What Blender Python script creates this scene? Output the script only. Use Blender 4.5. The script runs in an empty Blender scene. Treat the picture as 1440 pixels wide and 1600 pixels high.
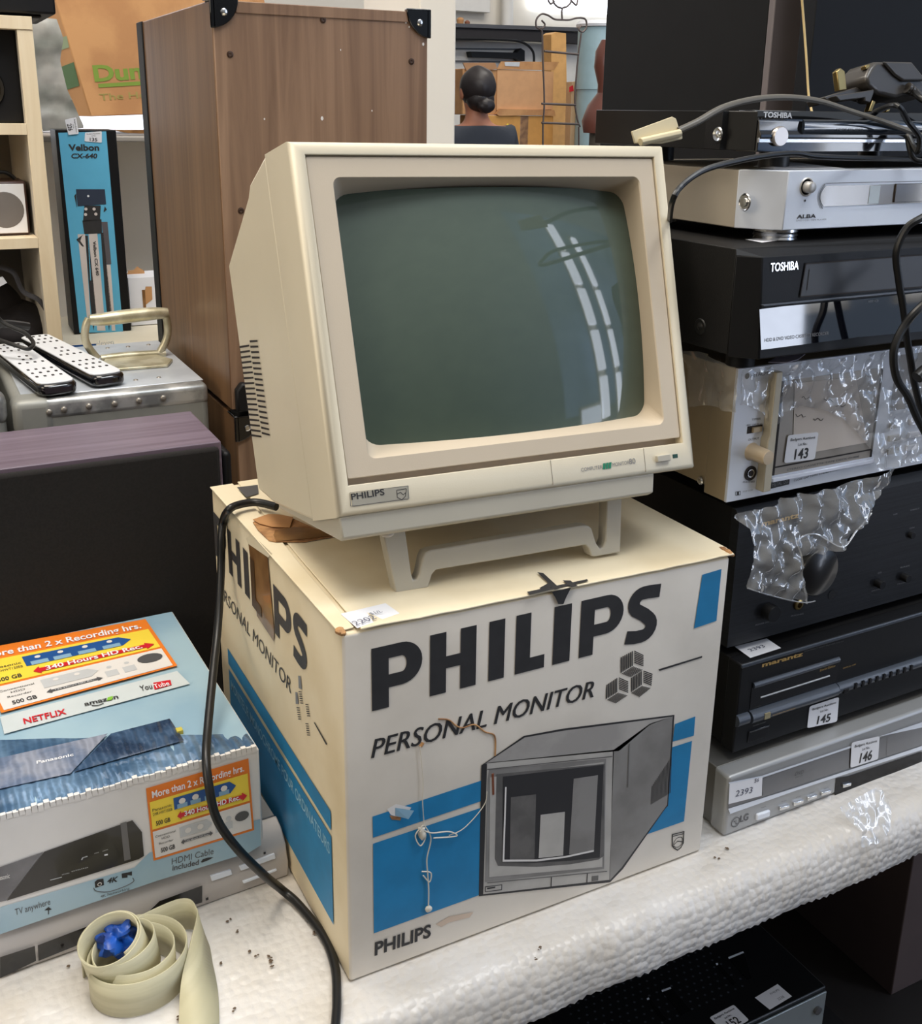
import bpy, bmesh, math, random
from mathutils import Vector as V, Matrix, noise
random.seed(7)
S = bpy.context.scene
COL = S.collection

# ------------------------------------------------------------------ camera
CX, CY, CZ, YAW, PIT, ROL, FPX, PCY = (-0.2720452, -0.7190983, 0.7450748, 0.4826086, -0.2951953, 0.0144883, 1657.549, 680.157)
CO = V((CX, CY, CZ))
_f = V((math.sin(YAW)*math.cos(PIT), math.cos(YAW)*math.cos(PIT), math.sin(PIT)))
_r = V((math.cos(YAW), -math.sin(YAW), 0)); _u = _r.cross(_f)
CR = math.cos(ROL)*_r + math.sin(ROL)*_u
CU = -math.sin(ROL)*_r + math.cos(ROL)*_u
CF = _f
cd = bpy.data.cameras.new('camera'); co = bpy.data.objects.new('camera', cd); COL.objects.link(co)
cd.sensor_fit = 'HORIZONTAL'; cd.sensor_width = 36; cd.lens = 36*FPX/1440
cd.shift_y = -(800-PCY)/1440; cd.clip_start = .01; cd.clip_end = 200
m = Matrix((CR, CU, -CF)).transposed().to_4x4(); m.translation = CO
co.matrix_world = m; S.camera = co
S.view_settings.view_transform = 'Standard'; S.view_settings.look = 'None'
S.view_settings.gamma = 1; S.view_settings.use_curve_mapping = False
S.view_settings.exposure = -0.1

# ------------------------------------------------------------------ world and lamps
w = bpy.data.worlds.new('world'); S.world = w; w.use_nodes = True
nt = w.node_tree; bg = nt.nodes['Background']
tc = nt.nodes.new('ShaderNodeTexCoord'); sp = nt.nodes.new('ShaderNodeSeparateXYZ'); cr = nt.nodes.new('ShaderNodeValToRGB')
nt.links.new(tc.outputs['Generated'], sp.inputs[0]); nt.links.new(sp.outputs[2], cr.inputs[0]); nt.links.new(cr.outputs[0], bg.inputs[0])
cr.color_ramp.elements[0].position = 0.0; cr.color_ramp.elements[0].color = (.10, .09, .08, 1)
cr.color_ramp.elements[1].position = .45; cr.color_ramp.elements[1].color = (.62, .62, .62, 1)
bg.inputs[1].default_value = .60
# soft blue daylight coming from the street side of the hall
vm = nt.nodes.new('ShaderNodeVectorMath'); vm.operation = 'DOT_PRODUCT'; vm.inputs[1].default_value = (.86, -.48, .12)
r2 = nt.nodes.new('ShaderNodeValToRGB'); r2.color_ramp.interpolation = 'EASE'; r2.color_ramp.elements[0].position = .62; r2.color_ramp.elements[0].color = (0, 0, 0, 1); r2.color_ramp.elements[1].position = 1.; r2.color_ramp.elements[1].color = (.30, .42, .60, 1)
ad = nt.nodes.new('ShaderNodeMix'); ad.data_type = 'RGBA'; ad.blend_type = 'ADD'; ad.inputs[0].default_value = 1.
nt.links.new(tc.outputs['Generated'], vm.inputs[0]); nt.links.new(vm.outputs['Value'], r2.inputs[0]); nt.links.new(cr.outputs[0], ad.inputs[6]); nt.links.new(r2.outputs[0], ad.inputs[7]); nt.links.new(ad.outputs[2], bg.inputs[0])
def area(name, loc, aim, sx, sy, power, rgb):
    l = bpy.data.lights.new(name, 'AREA'); l.shape = 'RECTANGLE'; l.size = sx; l.size_y = sy; l.energy = power; l.color = rgb
    o = bpy.data.objects.new(name, l); COL.objects.link(o); o.location = loc
    o.rotation_euler = (V(aim)-V(loc)).to_track_quat('-Z', 'Y').to_euler(); return o
area('ceiling_light_panel', (-.5, .5, 3.2), (.2, .3, .3), 2.4, 1.2, 46, (1, .88, .70))
area('front_fill_light', (1.0, -1.15, 4.0), (.5, .0, .2), 2.4, .9, 92, (.92, .96, 1))  # added overhead fill for the fronts, kept clear of the tube's reflection
area('daylight_left', (-3.2, -.8, 1.9), (0, .2, .2), 1.6, 1.8, 40, (1, .86, .66))
area('warehouse_light', (3.4, 3.6, 4.2), (3.4, 6.0, .6), 3.0, 2.0, 130, (1, .95, .88))
area('corner_fill_light', (-.3, .5, 2.6), (.05, 1.6, .5), 1.0, .8, 26, (1, .96, .90))  # fill lamp added to lift the dim back left corner

# ------------------------------------------------------------------ helpers
def lin(c):
    return tuple(((x/255)/12.92 if x/255 <= .04045 else ((x/255+.055)/1.055)**2.4) for x in c)
class Fr:
    def __init__(s, o, r, u):
        s.o = V(o); s.r = V(r).normalized(); s.u = (V(u)-V(u).dot(s.r)*s.r).normalized(); s.n = s.r.cross(s.u)
    def P(s, a, b, c=0.): return s.o + a*s.r + b*s.u + c*s.n
    def px(s, x, y, c=0.):
        d = CF + CR*(x-720)/FPX - CU*(y-PCY)/FPX
        t = ((s.o + c*s.n - CO).dot(s.n))/d.dot(s.n); p = CO + t*d - s.o
        return (p.dot(s.r), p.dot(s.u))
    def pp(s, L, c=0.): return [s.px(x, y, c) for x, y in L]
def at(x, y, ax, v):
    d = CF + CR*(x-720)/FPX - CU*(y-PCY)/FPX; i = 'xyz'.index(ax)
    return CO + d*((v-CO[i])/d[i])
X, Y, Z = V((1, 0, 0)), V((0, 1, 0)), V((0, 0, 1))
def FX(y, x0=0, z0=0, yaw=0.): return Fr((x0, y, z0), (math.cos(yaw), math.sin(yaw), 0), Z)   # faces the viewer
def zoom(L, ox, oy, s): return [(ox+x/s, oy+y/s) for x, y in L]

MATS = {}
def M(name, rgb, rough=.5, metal=0., var=.06, vs=18, bump=0., bs=250, coat=0., stretch=(1, 1, 1), rgb2=None, kind='noise', emit=0., spec=.5, lo=.42, hi=.6, edge=None, ripple=0):
    if name in MATS: return MATS[name]
    m = bpy.data.materials.new(name); m.use_nodes = True; n = m.node_tree.nodes; L = m.node_tree.links
    b = n['Principled BSDF']; b.inputs['Roughness'].default_value = rough; b.inputs['Metallic'].default_value = metal
    b.inputs['Specular IOR Level'].default_value = spec
    b.inputs['Coat Weight'].default_value = coat; b.inputs['Coat Roughness'].default_value = .04
    c1 = lin(rgb); c2 = lin(rgb2) if rgb2 else tuple(x*(1-var) for x in c1)
    t = n.new('ShaderNodeTexCoord'); mp = n.new('ShaderNodeMapping'); mp.inputs['Scale'].default_value = stretch
    L.new(t.outputs['Object'], mp.inputs[0])
    if kind == 'wave':
        x = n.new('ShaderNodeTexWave'); x.inputs['Scale'].default_value = vs; x.inputs['Distortion'].default_value = 6; x.inputs['Detail'].default_value = 3; x.inputs['Detail Scale'].default_value = .7
    elif kind == 'grain':
        x = n.new('ShaderNodeTexNoise'); x.inputs['Scale'].default_value = vs; x.inputs['Detail'].default_value = 8; x.inputs['Distortion'].default_value = .8; x.inputs['Roughness'].default_value = .6
    elif kind == 'voro':
        x = n.new('ShaderNodeTexVoronoi'); x.inputs['Scale'].default_value = vs
    else:
        x = n.new('ShaderNodeTexNoise'); x.inputs['Scale'].default_value = vs; x.inputs['Detail'].default_value = 6
    L.new(mp.outputs[0], x.inputs['Vector'])
    r = n.new('ShaderNodeValToRGB'); r.color_ramp.elements[0].position = lo if kind in ('noise', 'grain') else 0.; r.color_ramp.elements[1].position = hi if kind in ('noise', 'grain') else 1.
    r.color_ramp.elements[0].color = (*c1, 1); r.color_ramp.elements[1].color = (*c2, 1)
    L.new(x.outputs['Distance' if kind == 'voro' else ('Fac')], r.inputs[0]); L.new(r.outputs[0], b.inputs['Base Color'])
    if emit:
        L.new(r.outputs[0], b.inputs['Emission Color']); b.inputs['Emission Strength'].default_value = emit
    if ripple:
        y = n.new('ShaderNodeTexWave'); y.inputs['Scale'].default_value = ripple; y.inputs['Distortion'].default_value = 1.5; y.inputs['Detail'].default_value = 2; y.inputs['Detail Scale'].default_value = 2
        L.new(t.outputs['Object'], y.inputs['Vector']); q = n.new('ShaderNodeBump'); q.inputs['Strength'].default_value = .8; q.inputs['Distance'].default_value = .003
        L.new(y.outputs['Fac'], q.inputs['Height']); L.new(q.outputs[0], b.inputs['Normal'])
    elif bump:
        y = n.new('ShaderNodeTexNoise'); y.inputs['Scale'].default_value = bs; y.inputs['Detail'].default_value = 3
        L.new(mp.outputs[0], y.inputs['Vector']); q = n.new('ShaderNodeBump'); q.inputs['Strength'].default_value = bump; q.inputs['Distance'].default_value = .002
        L.new(y.outputs['Fac'], q.inputs['Height']); L.new(q.outputs[0], b.inputs['Normal'])
    MATS[name] = m; return m

class MB:
    def __init__(s): s.v = []; s.f = []; s.m = []; s.mats = []
    def mi(s, m):
        if m not in s.mats: s.mats.append(m)
        return s.mats.index(m)
    def add(s, vs, fs, m):
        k = len(s.v); i = s.mi(m); s.v += [V(x) for x in vs]
        for f in fs: s.f.append([k+j for j in f]); s.m.append(i)
        return s
    def prism(s, F, pts, c0, c1, m):
        n = len(pts); a = 0
        for i in range(n): a += pts[i][0]*pts[(i+1) % n][1]-pts[(i+1) % n][0]*pts[i][1]
        if a < 0: pts = pts[::-1]
        lo, hi = min(c0, c1), max(c0, c1)
        vs = [F.P(*p, lo) for p in pts]+[F.P(*p, hi) for p in pts]
        fs = [list(range(n))[::-1], list(range(n, 2*n))]+[[i, (i+1) % n, n+(i+1) % n, n+i] for i in range(n)]
        return s.add(vs, fs, m)
    def box(s, F, a0, a1, b0, b1, c0, c1, m): return s.prism(F, [(a0, b0), (a1, b0), (a1, b1), (a0, b1)], c0, c1, m)
    def poly(s, F, pts, c, m):
        n = len(pts); a = 0
        for i in range(n): a += pts[i][0]*pts[(i+1) % n][1]-pts[(i+1) % n][0]*pts[i][1]
        if a < 0: pts = pts[::-1]
        return s.add([F.P(*p, c) for p in pts], [list(range(len(pts)))], m)
    def ppoly(s, F, px, c, m): return s.poly(F, F.pp(px, c), c, m)
    def cyl(s, p0, p1, r0, m, r1=None, n=20):
        p0, p1 = V(p0), V(p1); r1 = r0 if r1 is None else r1; d = (p1-p0).normalized()
        a = d.orthogonal().normalized(); b = d.cross(a)
        vs = [p0+r0*(math.cos(t)*a+math.sin(t)*b) for t in [2*math.pi*i/n for i in range(n)]]+[p1+r1*(math.cos(t)*a+math.sin(t)*b) for t in [2*math.pi*i/n for i in range(n)]]
        fs = [list(range(n))[::-1], list(range(n, 2*n))]+[[i, (i+1) % n, n+(i+1) % n, n+i] for i in range(n)]
        return s.add(vs, fs, m)
    def disc(s, F, a, b, c, r, m, n=20, r2=None):
        return s.poly(F, [(a+r*math.cos(2*math.pi*i/n), b+(r2 or r)*math.sin(2*math.pi*i/n)) for i in range(n)], c, m)
    def tube(s, pts, r, m, n=10, sm=6, flat=1.):
        pts = [V(p) for p in pts]
        if sm and len(pts) > 2:
            q = []
            for i in range(len(pts)-1):
                p0 = pts[max(i-1, 0)]; p1 = pts[i]; p2 = pts[i+1]; p3 = pts[min(i+2, len(pts)-1)]
                for j in range(sm):
                    t = j/sm; q.append(.5*((2*p1)+(p2-p0)*t+(2*p0-5*p1+4*p2-p3)*t*t+(3*p1-p0-3*p2+p3)*t**3))
            q.append(pts[-1]); pts = q
        vs = []; fs = []; a = None
        for i, p in enumerate(pts):
            d = (pts[min(i+1, len(pts)-1)]-pts[max(i-1, 0)]).normalized()
            a = (d.orthogonal() if a is None else (a-a.dot(d)*d)).normalized(); b = d.cross(a)
            rr = r(i/(len(pts)-1)) if callable(r) else r
            for j in range(n):
                t = 2*math.pi*j/n; vs.append(p+rr*(math.cos(t)*a+flat*math.sin(t)*b))
        for i in range(len(pts)-1):
            for j in range(n): fs.append([i*n+j, i*n+(j+1) % n, (i+1)*n+(j+1) % n, (i+1)*n+j])
        fs.append(list(range(n))[::-1]); fs.append([len(vs)-n+j for j in range(n)])
        return s.add(vs, fs, m)
    def lathe(s, o, prof, m, ax=Z, n=28):
        o = V(o); d = V(ax).normalized(); a = d.orthogonal().normalized(); b = d.cross(a); vs = []; fs = []
        for r, h in prof:
            for j in range(n):
                t = 2*math.pi*j/n; vs.append(o+h*d+max(r, 1e-5)*(math.cos(t)*a+math.sin(t)*b))
        for i in range(len(prof)-1):
            for j in range(n): fs.append([i*n+j, i*n+(j+1) % n, (i+1)*n+(j+1) % n, (i+1)*n+j])
        fs.append(list(range(n))[::-1]); fs.append([len(vs)-n+j for j in range(n)])
        return s.add(vs, fs, m)
    def ball(s, c, r, m, sc=(1, 1, 1), amp=0., fr=60, n=16):
        c = V(c); vs = []; fs = []
        for i in range(n+1):
            for j in range(2*n):
                th = math.pi*i/n; ph = math.pi*j/n; p = V((math.sin(th)*math.cos(ph)*sc[0], math.sin(th)*math.sin(ph)*sc[1], math.cos(th)*sc[2]))*r
                if amp: p *= 1+amp*noise.noise(p*fr)
                vs.append(c+p)
        for i in range(n):
            for j in range(2*n): fs.append([i*2*n+j, (i+1)*2*n+j, (i+1)*2*n+(j+1) % (2*n), i*2*n+(j+1) % (2*n)])
        return s.add(vs, fs, m)
    def sheet(s, F, pts, cell, amp, fr, c, m, seed=0, fn=None):
        """a crumpled film: the cells of a grid whose centres lie inside the outline"""
        xs = [p[0] for p in pts]; ys = [p[1] for p in pts]; x0, y0 = min(xs), min(ys)
        nx = int((max(xs)-x0)/cell)+2; ny = int((max(ys)-y0)/cell)+2; idx = {}; vs = []; fs = []
        def ins(x, y):
            r = False; j = len(pts)-1
            for i in range(len(pts)):
                if (pts[i][1] > y) != (pts[j][1] > y) and x < (pts[j][0]-pts[i][0])*(y-pts[i][1])/(pts[j][1]-pts[i][1])+pts[i][0]: r = not r
                j = i
            return r
        def vi(i, j):
            if (i, j) not in idx:
                x = x0+i*cell; y = y0+j*cell; q = V((x*fr, y*fr, seed))
                h = c+amp*(abs(noise.noise(q))*1.6+.5*noise.noise(q*2.7)+.3*abs(noise.noise(q*6)))
                p = fn(x, y, h) if fn else F.P(x+amp*.5*noise.noise(q+V((9, 0, 0))), y+amp*.5*noise.noise(q+V((0, 9, 0))), h)
                idx[i, j] = len(vs); vs.append(p)
            return idx[i, j]
        cells = {(i, j) for i in range(nx) for j in range(ny) if ins(x0+(i+.5)*cell, y0+(j+.5)*cell)}
        snap = {}
        for i, j in cells:
            for a, b in ((i, j), (i+1, j), (i+1, j+1), (i, j+1)):
                if (a, b) in snap: continue
                if all((a+p, b+q) in cells for p, q in ((0, 0), (-1, 0), (0, -1), (-1, -1))): continue
                P = V((x0+a*cell, y0+b*cell)); best = None
                for k in range(len(pts)):
                    A, Bq = V(pts[k]), V(pts[(k+1) % len(pts)]); d = Bq-A
                    t = max(0, min(1, (P-A).dot(d)/max(d.dot(d), 1e-12))); Q = A+d*t; e = (Q-P).length
                    if best is None or e < best[0]: best = (e, Q)
                if best[0] < cell*1.3: snap[a, b] = best[1]
        def vi2(i, j):
            if (i, j) not in idx and (i, j) in snap:
                x, y = snap[i, j]; q = V((x*fr, y*fr, seed)); h = c+amp*(abs(noise.noise(q))*1.6+.5*noise.noise(q*2.7)+.3*abs(noise.noise(q*6)))
                p = fn(x, y, h) if fn else F.P(x, y, h); idx[i, j] = len(vs); vs.append(p)
            return vi(i, j)
        for i, j in sorted(cells): fs.append([vi2(i, j), vi2(i+1, j), vi2(i+1, j+1), vi2(i, j+1)])
        return s.add(vs, fs, m)
    def text(s, F, t, p0, p1, h, c, m, bold=0., shear=0., px=True, sp=1.):
        """lettering from p0 to p1 along the baseline (photo points or plane coordinates), h = height of a capital in metres"""
        a = V(F.px(*p0, c) if px else p0); b = V(F.px(*p1, c) if px else p1)
        cu = bpy.data.curves.new('t', 'FONT'); cu.body = t; cu.offset = bold; cu.shear = shear; cu.resolution_u = 3; cu.space_character = sp
        ob = bpy.data.objects.new('t', cu); COL.objects.link(ob)
        dg = bpy.context.evaluated_depsgraph_get(); me = bpy.data.meshes.new_from_object(ob.evaluated_get(dg))
        xs = [v.co.x for v in me.vertices]
        if xs:
            x0, x1 = min(xs), max(xs); d = b-a; k = 1/(x1-x0); hk = h/.73; e = V((-d.y, d.x)).normalized()
            vs = []
            for v in me.vertices:
                q = a+d*((v.co.x-x0)*k)+e*(v.co.y*hk); vs.append(F.P(q.x, q.y, c))
            s.add(vs, [list(p.vertices) for p in me.polygons], m)
        bpy.data.objects.remove(ob); bpy.data.curves.remove(cu); bpy.data.meshes.remove(me); return s
    def build(s, name, parent=None, bev=0., seg=2, smooth=True, label=None, cat=None, group=None, kind=None, ang=35, norm=True, loc=None, uvw=None):
        o3 = V(parent.location) if parent is not None and parent.parent is None else (parent.parent.location.copy() if parent is not None else None)
        if o3 is None:
            xs = [p.x for p in s.v]; ys = [p.y for p in s.v]; zs = [p.z for p in s.v]
            o3 = V(((min(xs)+max(xs))/2, (min(ys)+max(ys))/2, min(zs)))
        me = bpy.data.meshes.new(name); me.from_pydata([tuple(p-o3) for p in s.v], [], s.f)
        for m in s.mats: me.materials.append(m)
        for p, i in zip(me.polygons, s.m): p.material_index = i
        if norm:
            b = bmesh.new(); b.from_mesh(me); bmesh.ops.recalc_face_normals(b, faces=b.faces); b.to_mesh(me); b.free()
        me.validate(); me.update()
        if smooth: me.shade_smooth(); me.set_sharp_from_angle(angle=math.radians(ang))
        o = bpy.data.objects.new(name, me); COL.objects.link(o)
        if parent is not None: o.parent = parent
        else: o.location = o3
        if bev:
            md = o.modifiers.new('bevel', 'BEVEL'); md.width = bev; md.segments = seg; md.limit_method = 'ANGLE'; md.angle_limit = math.radians(40)
        if label: o['label'] = label
        if cat: o['category'] = cat
        if group: o['group'] = group
        if kind: o['kind'] = kind
        return o
def thing(name, loc, label, cat, group=None):
    o = bpy.data.objects.new(name, None); COL.objects.link(o); o.location = loc; o.empty_display_size = .05
    o['label'] = label; o['category'] = cat
    if group: o['group'] = group
    return o
def st(mb, name, **k): return mb.build(name, kind='structure', **k)

# ------------------------------------------------------------------ materials
beige = M('beige_plastic', (226, 215, 190), .42, var=.03, vs=8, bump=.04, bs=900)
panelm = M('panel_plastic', (205, 190, 168), .5, var=.03, vs=8, bump=.04, bs=900)
greyb = M('greige_plastic', (180, 174, 160), .45, var=.03); beige_shaded = M('shaded_beige_plastic', (204, 197, 180), .45, var=.03)  # skirt plastic is the monitor's beige with its shade mixed into the colour
slotm = M('dark_slot', (38, 30, 26), .7)
ink = M('black_ink', (48, 47, 48), .6, var=.15, vs=60)
inkc = M('charcoal_ink', (62, 60, 60), .6, var=.2, vs=80)
blue = M('blue_ink', (32, 128, 180), .5, var=.10, vs=30)
card = M('card_front_cool_lit', (226, 218, 206), .55, var=.08, vs=9, bump=.25, bs=30, rgb2=(210, 202, 190), lo=.45, hi=.75)  # same card throughout; cool light tinted into the front, warm into the rest
cardl = M('card_side_warm_lit', (232, 218, 188), .55, var=.08, vs=9, bump=.25, bs=25, rgb2=(216, 198, 162), lo=.45, hi=.75)
cardt = M('card_top_warm_lit', (234, 221, 192), .6, vs=7, bump=.2, bs=25, rgb2=(214, 196, 160), lo=.45, hi=.72, stretch=(1, 1, 1))
white = M('white_label', (236, 236, 240), .5, var=.02)
tearm = M('torn_brown_card', (186, 140, 92), .8, rgb2=(140, 98, 62), vs=60, bump=.5, bs=120)
tape = M('brown_tape', (152, 112, 68), .3, rgb2=(120, 84, 48), vs=30, coat=.3)
blk = M('black_plastic', (18, 18, 20), .5, var=.1, spec=.28, bump=.05, bs=900)
blk2 = M('black_metal_case', (20, 19, 19), .55, spec=.28, var=.15, bump=.1, bs=700)
gblk = M('gloss_black', (10, 11, 14), .12, coat=.6)
silver = M('silver_front', (226, 231, 240), .38, metal=.05, var=.03)
silv2 = M('silver_case', (184, 174, 158), .45, metal=.2, var=.05)
lgm = M('grey_silver', (166, 167, 168), .38, metal=.35, var=.04)
lgt = M('grey_case_top', (120, 118, 114), .35, metal=.5, var=.06)
dgrey = M('dark_grey', (84, 84, 86), .4, var=.06)
chrome = M('chrome', (225, 225, 225), .18, metal=1)
brass = M('brass', (176, 152, 100), .28, metal=1)
gold = M('gold_ink', (196, 160, 96), .4, metal=.4)
greyink = M('grey_ink', (128, 128, 130), .5)
rubber = M('black_rubber', (22, 22, 22), .38, var=.1)
cork = M('kraft_card', (196, 146, 96), .75, rgb2=(180, 130, 84), vs=12, bump=.1, bs=120)
whitew = M('white_wall_paint', (222, 214, 200), .8, var=.05, vs=3)
pine = M('pale_pine', (232, 216, 186), .55, kind='grain', vs=1, rgb2=(220, 200, 166), stretch=(30, 30, 4), lo=.3, hi=.7)
walnut = M('walnut_veneer', (150, 120, 96), .42, kind='grain', vs=1, rgb2=(104, 78, 60), stretch=(38, 38, 1.6), lo=.34, hi=.72, bump=.05, bs=3)
walnutd = M('walnut_veneer_side', (134, 102, 72), .42, kind='grain', vs=1, rgb2=(96, 68, 44), stretch=(30, 30, 1.3), lo=.34, hi=.72, bump=.05, bs=3)
rosewood = M('rosewood_veneer', (122, 108, 122), .36, kind='grain', vs=1, rgb2=(92, 78, 90), stretch=(2.5, 60, 60), lo=.34, hi=.7)
brownscr = M('brown_screw', (70, 52, 42), .4, metal=.5)
orange = M('orange_ink', (236, 128, 40), .45); yellow = M('yellow_ink', (246, 216, 70), .45); red = M('red_ink', (206, 32, 44), .45)
ltblue = M('light_blue_ink', (150, 184, 208), .45, rgb2=(130, 168, 196), vs=10); navy = M('navy_ink', (34, 84, 150), .45)
ltgrey = M('light_grey_ink', (196, 198, 200), .5); offw = M('off_white_card', (226, 222, 218), .5, var=.04)

def glassy(name, tr, rgb=(1, 1, 1), rough=.08, haze=.04):
    m = bpy.data.materials.new(name); m.use_nodes = True; n = m.node_tree.nodes; L = m.node_tree.links; n.remove(n['Principled BSDF'])
    o = n['Material Output']; a = n.new('ShaderNodeBsdfTransparent'); g = n.new('ShaderNodeBsdfGlossy'); g.inputs['Roughness'].default_value = rough
    d = n.new('ShaderNodeBsdfDiffuse'); d.inputs['Color'].default_value = (*rgb, 1)
    lw = n.new('ShaderNodeLayerWeight'); lw.inputs[0].default_value = tr; x = n.new('ShaderNodeMixShader'); y = n.new('ShaderNodeMixShader')
    y.inputs[0].default_value = haze; L.new(a.outputs[0], y.inputs[1]); L.new(d.outputs[0], y.inputs[2])
    L.new(lw.outputs['Facing'], x.inputs[0]); L.new(y.outputs[0], x.inputs[1]); L.new(g.outputs[0], x.inputs[2]); L.new(x.outputs[0], o.inputs[0]); return m
film = glassy('clear_plastic_film', .24, haze=.17)
# ------------------------------------------------------------------ setting
def foam_material():
    m = bpy.data.materials.new('bubble_foam'); m.use_nodes = True; n = m.node_tree.nodes; L = m.node_tree.links; b = n['Principled BSDF']
    b.inputs['Roughness'].default_value = .32; b.inputs['Subsurface Weight'].default_value = .12; b.inputs['Subsurface Radius'].default_value = (.01, .01, .01)
    t = n.new('ShaderNodeTexCoord'); x = n.new('ShaderNodeTexNoise'); x.inputs['Scale'].default_value = 5; x.inputs['Detail'].default_value = 8
    r = n.new('ShaderNodeValToRGB'); r.color_ramp.elements[0].position = .4; r.color_ramp.elements[0].color = (*lin((222, 220, 219)), 1); r.color_ramp.elements[1].position = .78; r.color_ramp.elements[1].color = (*lin((194, 184, 168)), 1)
    L.new(t.outputs['Object'], x.inputs['Vector']); L.new(x.outputs['Fac'], r.inputs[0]); L.new(r.outputs[0], b.inputs['Base Color'])
    v = n.new('ShaderNodeTexVoronoi'); v.inputs['Scale'].default_value = 115; v.feature = 'SMOOTH_F1'; v.inputs['Smoothness'].default_value = .3; v.inputs['Randomness'].default_value = .55
    L.new(t.outputs['Object'], v.inputs['Vector']); q = n.new('ShaderNodeBump'); q.inputs['Strength'].default_value = .75; q.inputs['Distance'].default_value = .0022; q.invert = True
    x2 = n.new('ShaderNodeTexNoise'); x2.inputs['Scale'].default_value = 45; x2.inputs['Detail'].default_value = 4; L.new(t.outputs['Object'], x2.inputs['Vector'])
    q2 = n.new('ShaderNodeBump'); q2.inputs['Strength'].default_value = .6; q2.inputs['Distance'].default_value = .004
    L.new(v.outputs['Distance'], q.inputs['Height']); L.new(x2.outputs['Fac'], q2.inputs['Height']); L.new(q2.outputs[0], q.inputs['Normal']); L.new(q.outputs[0], b.inputs['Normal']); return m
foam = foam_material()
floorm = M('dark_floor', (44, 39, 36), .6, var=.2, vs=4)
mb = MB(); mb.box(FX(0), -6, 14, -.84, -.80, 5, -12, floorm); st(mb, 'floor')
# far warehouse wall, and the low wall with the window behind the left-hand shelves
farw = M('far_wall_paint', (224, 217, 204), .8, var=.05, vs=2)
mb = MB(); mb.box(FX(7.6), 1.5, 8.5, -.8, 3.4, 0, -.1, farw); st(mb, 'wall_back')
pd = at(712, 100, 'y', 1.75).x
zl = at(190, 208, 'y', 1.9).z
mb = MB(); mb.box(FX(1.9), -1.6, pd-.12, -.8, zl, 0, -.06, whitew); st(mb, 'wall_left')
mb = MB(); mb.box(FX(1.75), at(655, 100, 'y', 1.75).x, pd, -.8, 1.9, 0, -.35, whitew); st(mb, 'trim_1', bev=.004)
sky = M('window_daylight', (235, 242, 255), .5, emit=1.6)
skyb = M('window_daylight_bright', (232, 240, 255), .5, emit=9.)
mb = MB(); mb.box(FX(2.3), -1.2, .62, zl-.02, 1.8, 0, -.02, sky); st(mb, 'window_1')
# far clerestory window
a = at(835, 14, 'y', 7.5); b_ = at(955, 14, 'y', 7.5)
mb = MB(); mb.box(FX(7.52), a.x, b_.x+.4, a.z, a.z+.9, 0, -.05, M('far_window_daylight', (240, 246, 255), .5, emit=3.)); st(mb, 'window_2')
# tall windows on the street side: their panes light the front and mirror in the tube
def tall_window(nm, x0, x1, z0, z1, step):
    F = FX(-3.5); f = MB(); f.box(F, x0-.05, x1+.05, z0-.1, z1+.1, .06, .10, whitew)
    o = st(f, nm); z = z0; p = MB()
    while z < z1: p.box(F, x0, x1, z, min(z+step-.13, z1), -.02, .05, skyb); z += step
    p.build('pane', o)
tall_window('window_3', 4.26, 4.54, .1, 4.5, .92)
tall_window('window_4', 5.05, 5.24, .1, 4.2, .92)
skyd = M('door_daylight', (226, 236, 255), .5, emit=7.)
F = FX(-3.5); f = MB(); f.box(F, 3.45, 4.2, -.8, .45, .06, .10, whitew); o = st(f, 'door_1')
p = MB(); p.box(F, 3.5, 4.15, -.7, .38, -.02, .05, skyd); p.build('pane', o)
glowm = M('glow_panel_blue', (176, 208, 255), .6, emit=1.25, rgb2=(70, 96, 130), vs=.55, lo=.3, hi=.72)
p = MB(); p.box(FX(-3.9), 3.3, 9.5, .3, 5.2, .0, .05, glowm); st(p, 'glow_panel')  # unseen glowing panel added for front light and blue glow in the screen

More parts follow.
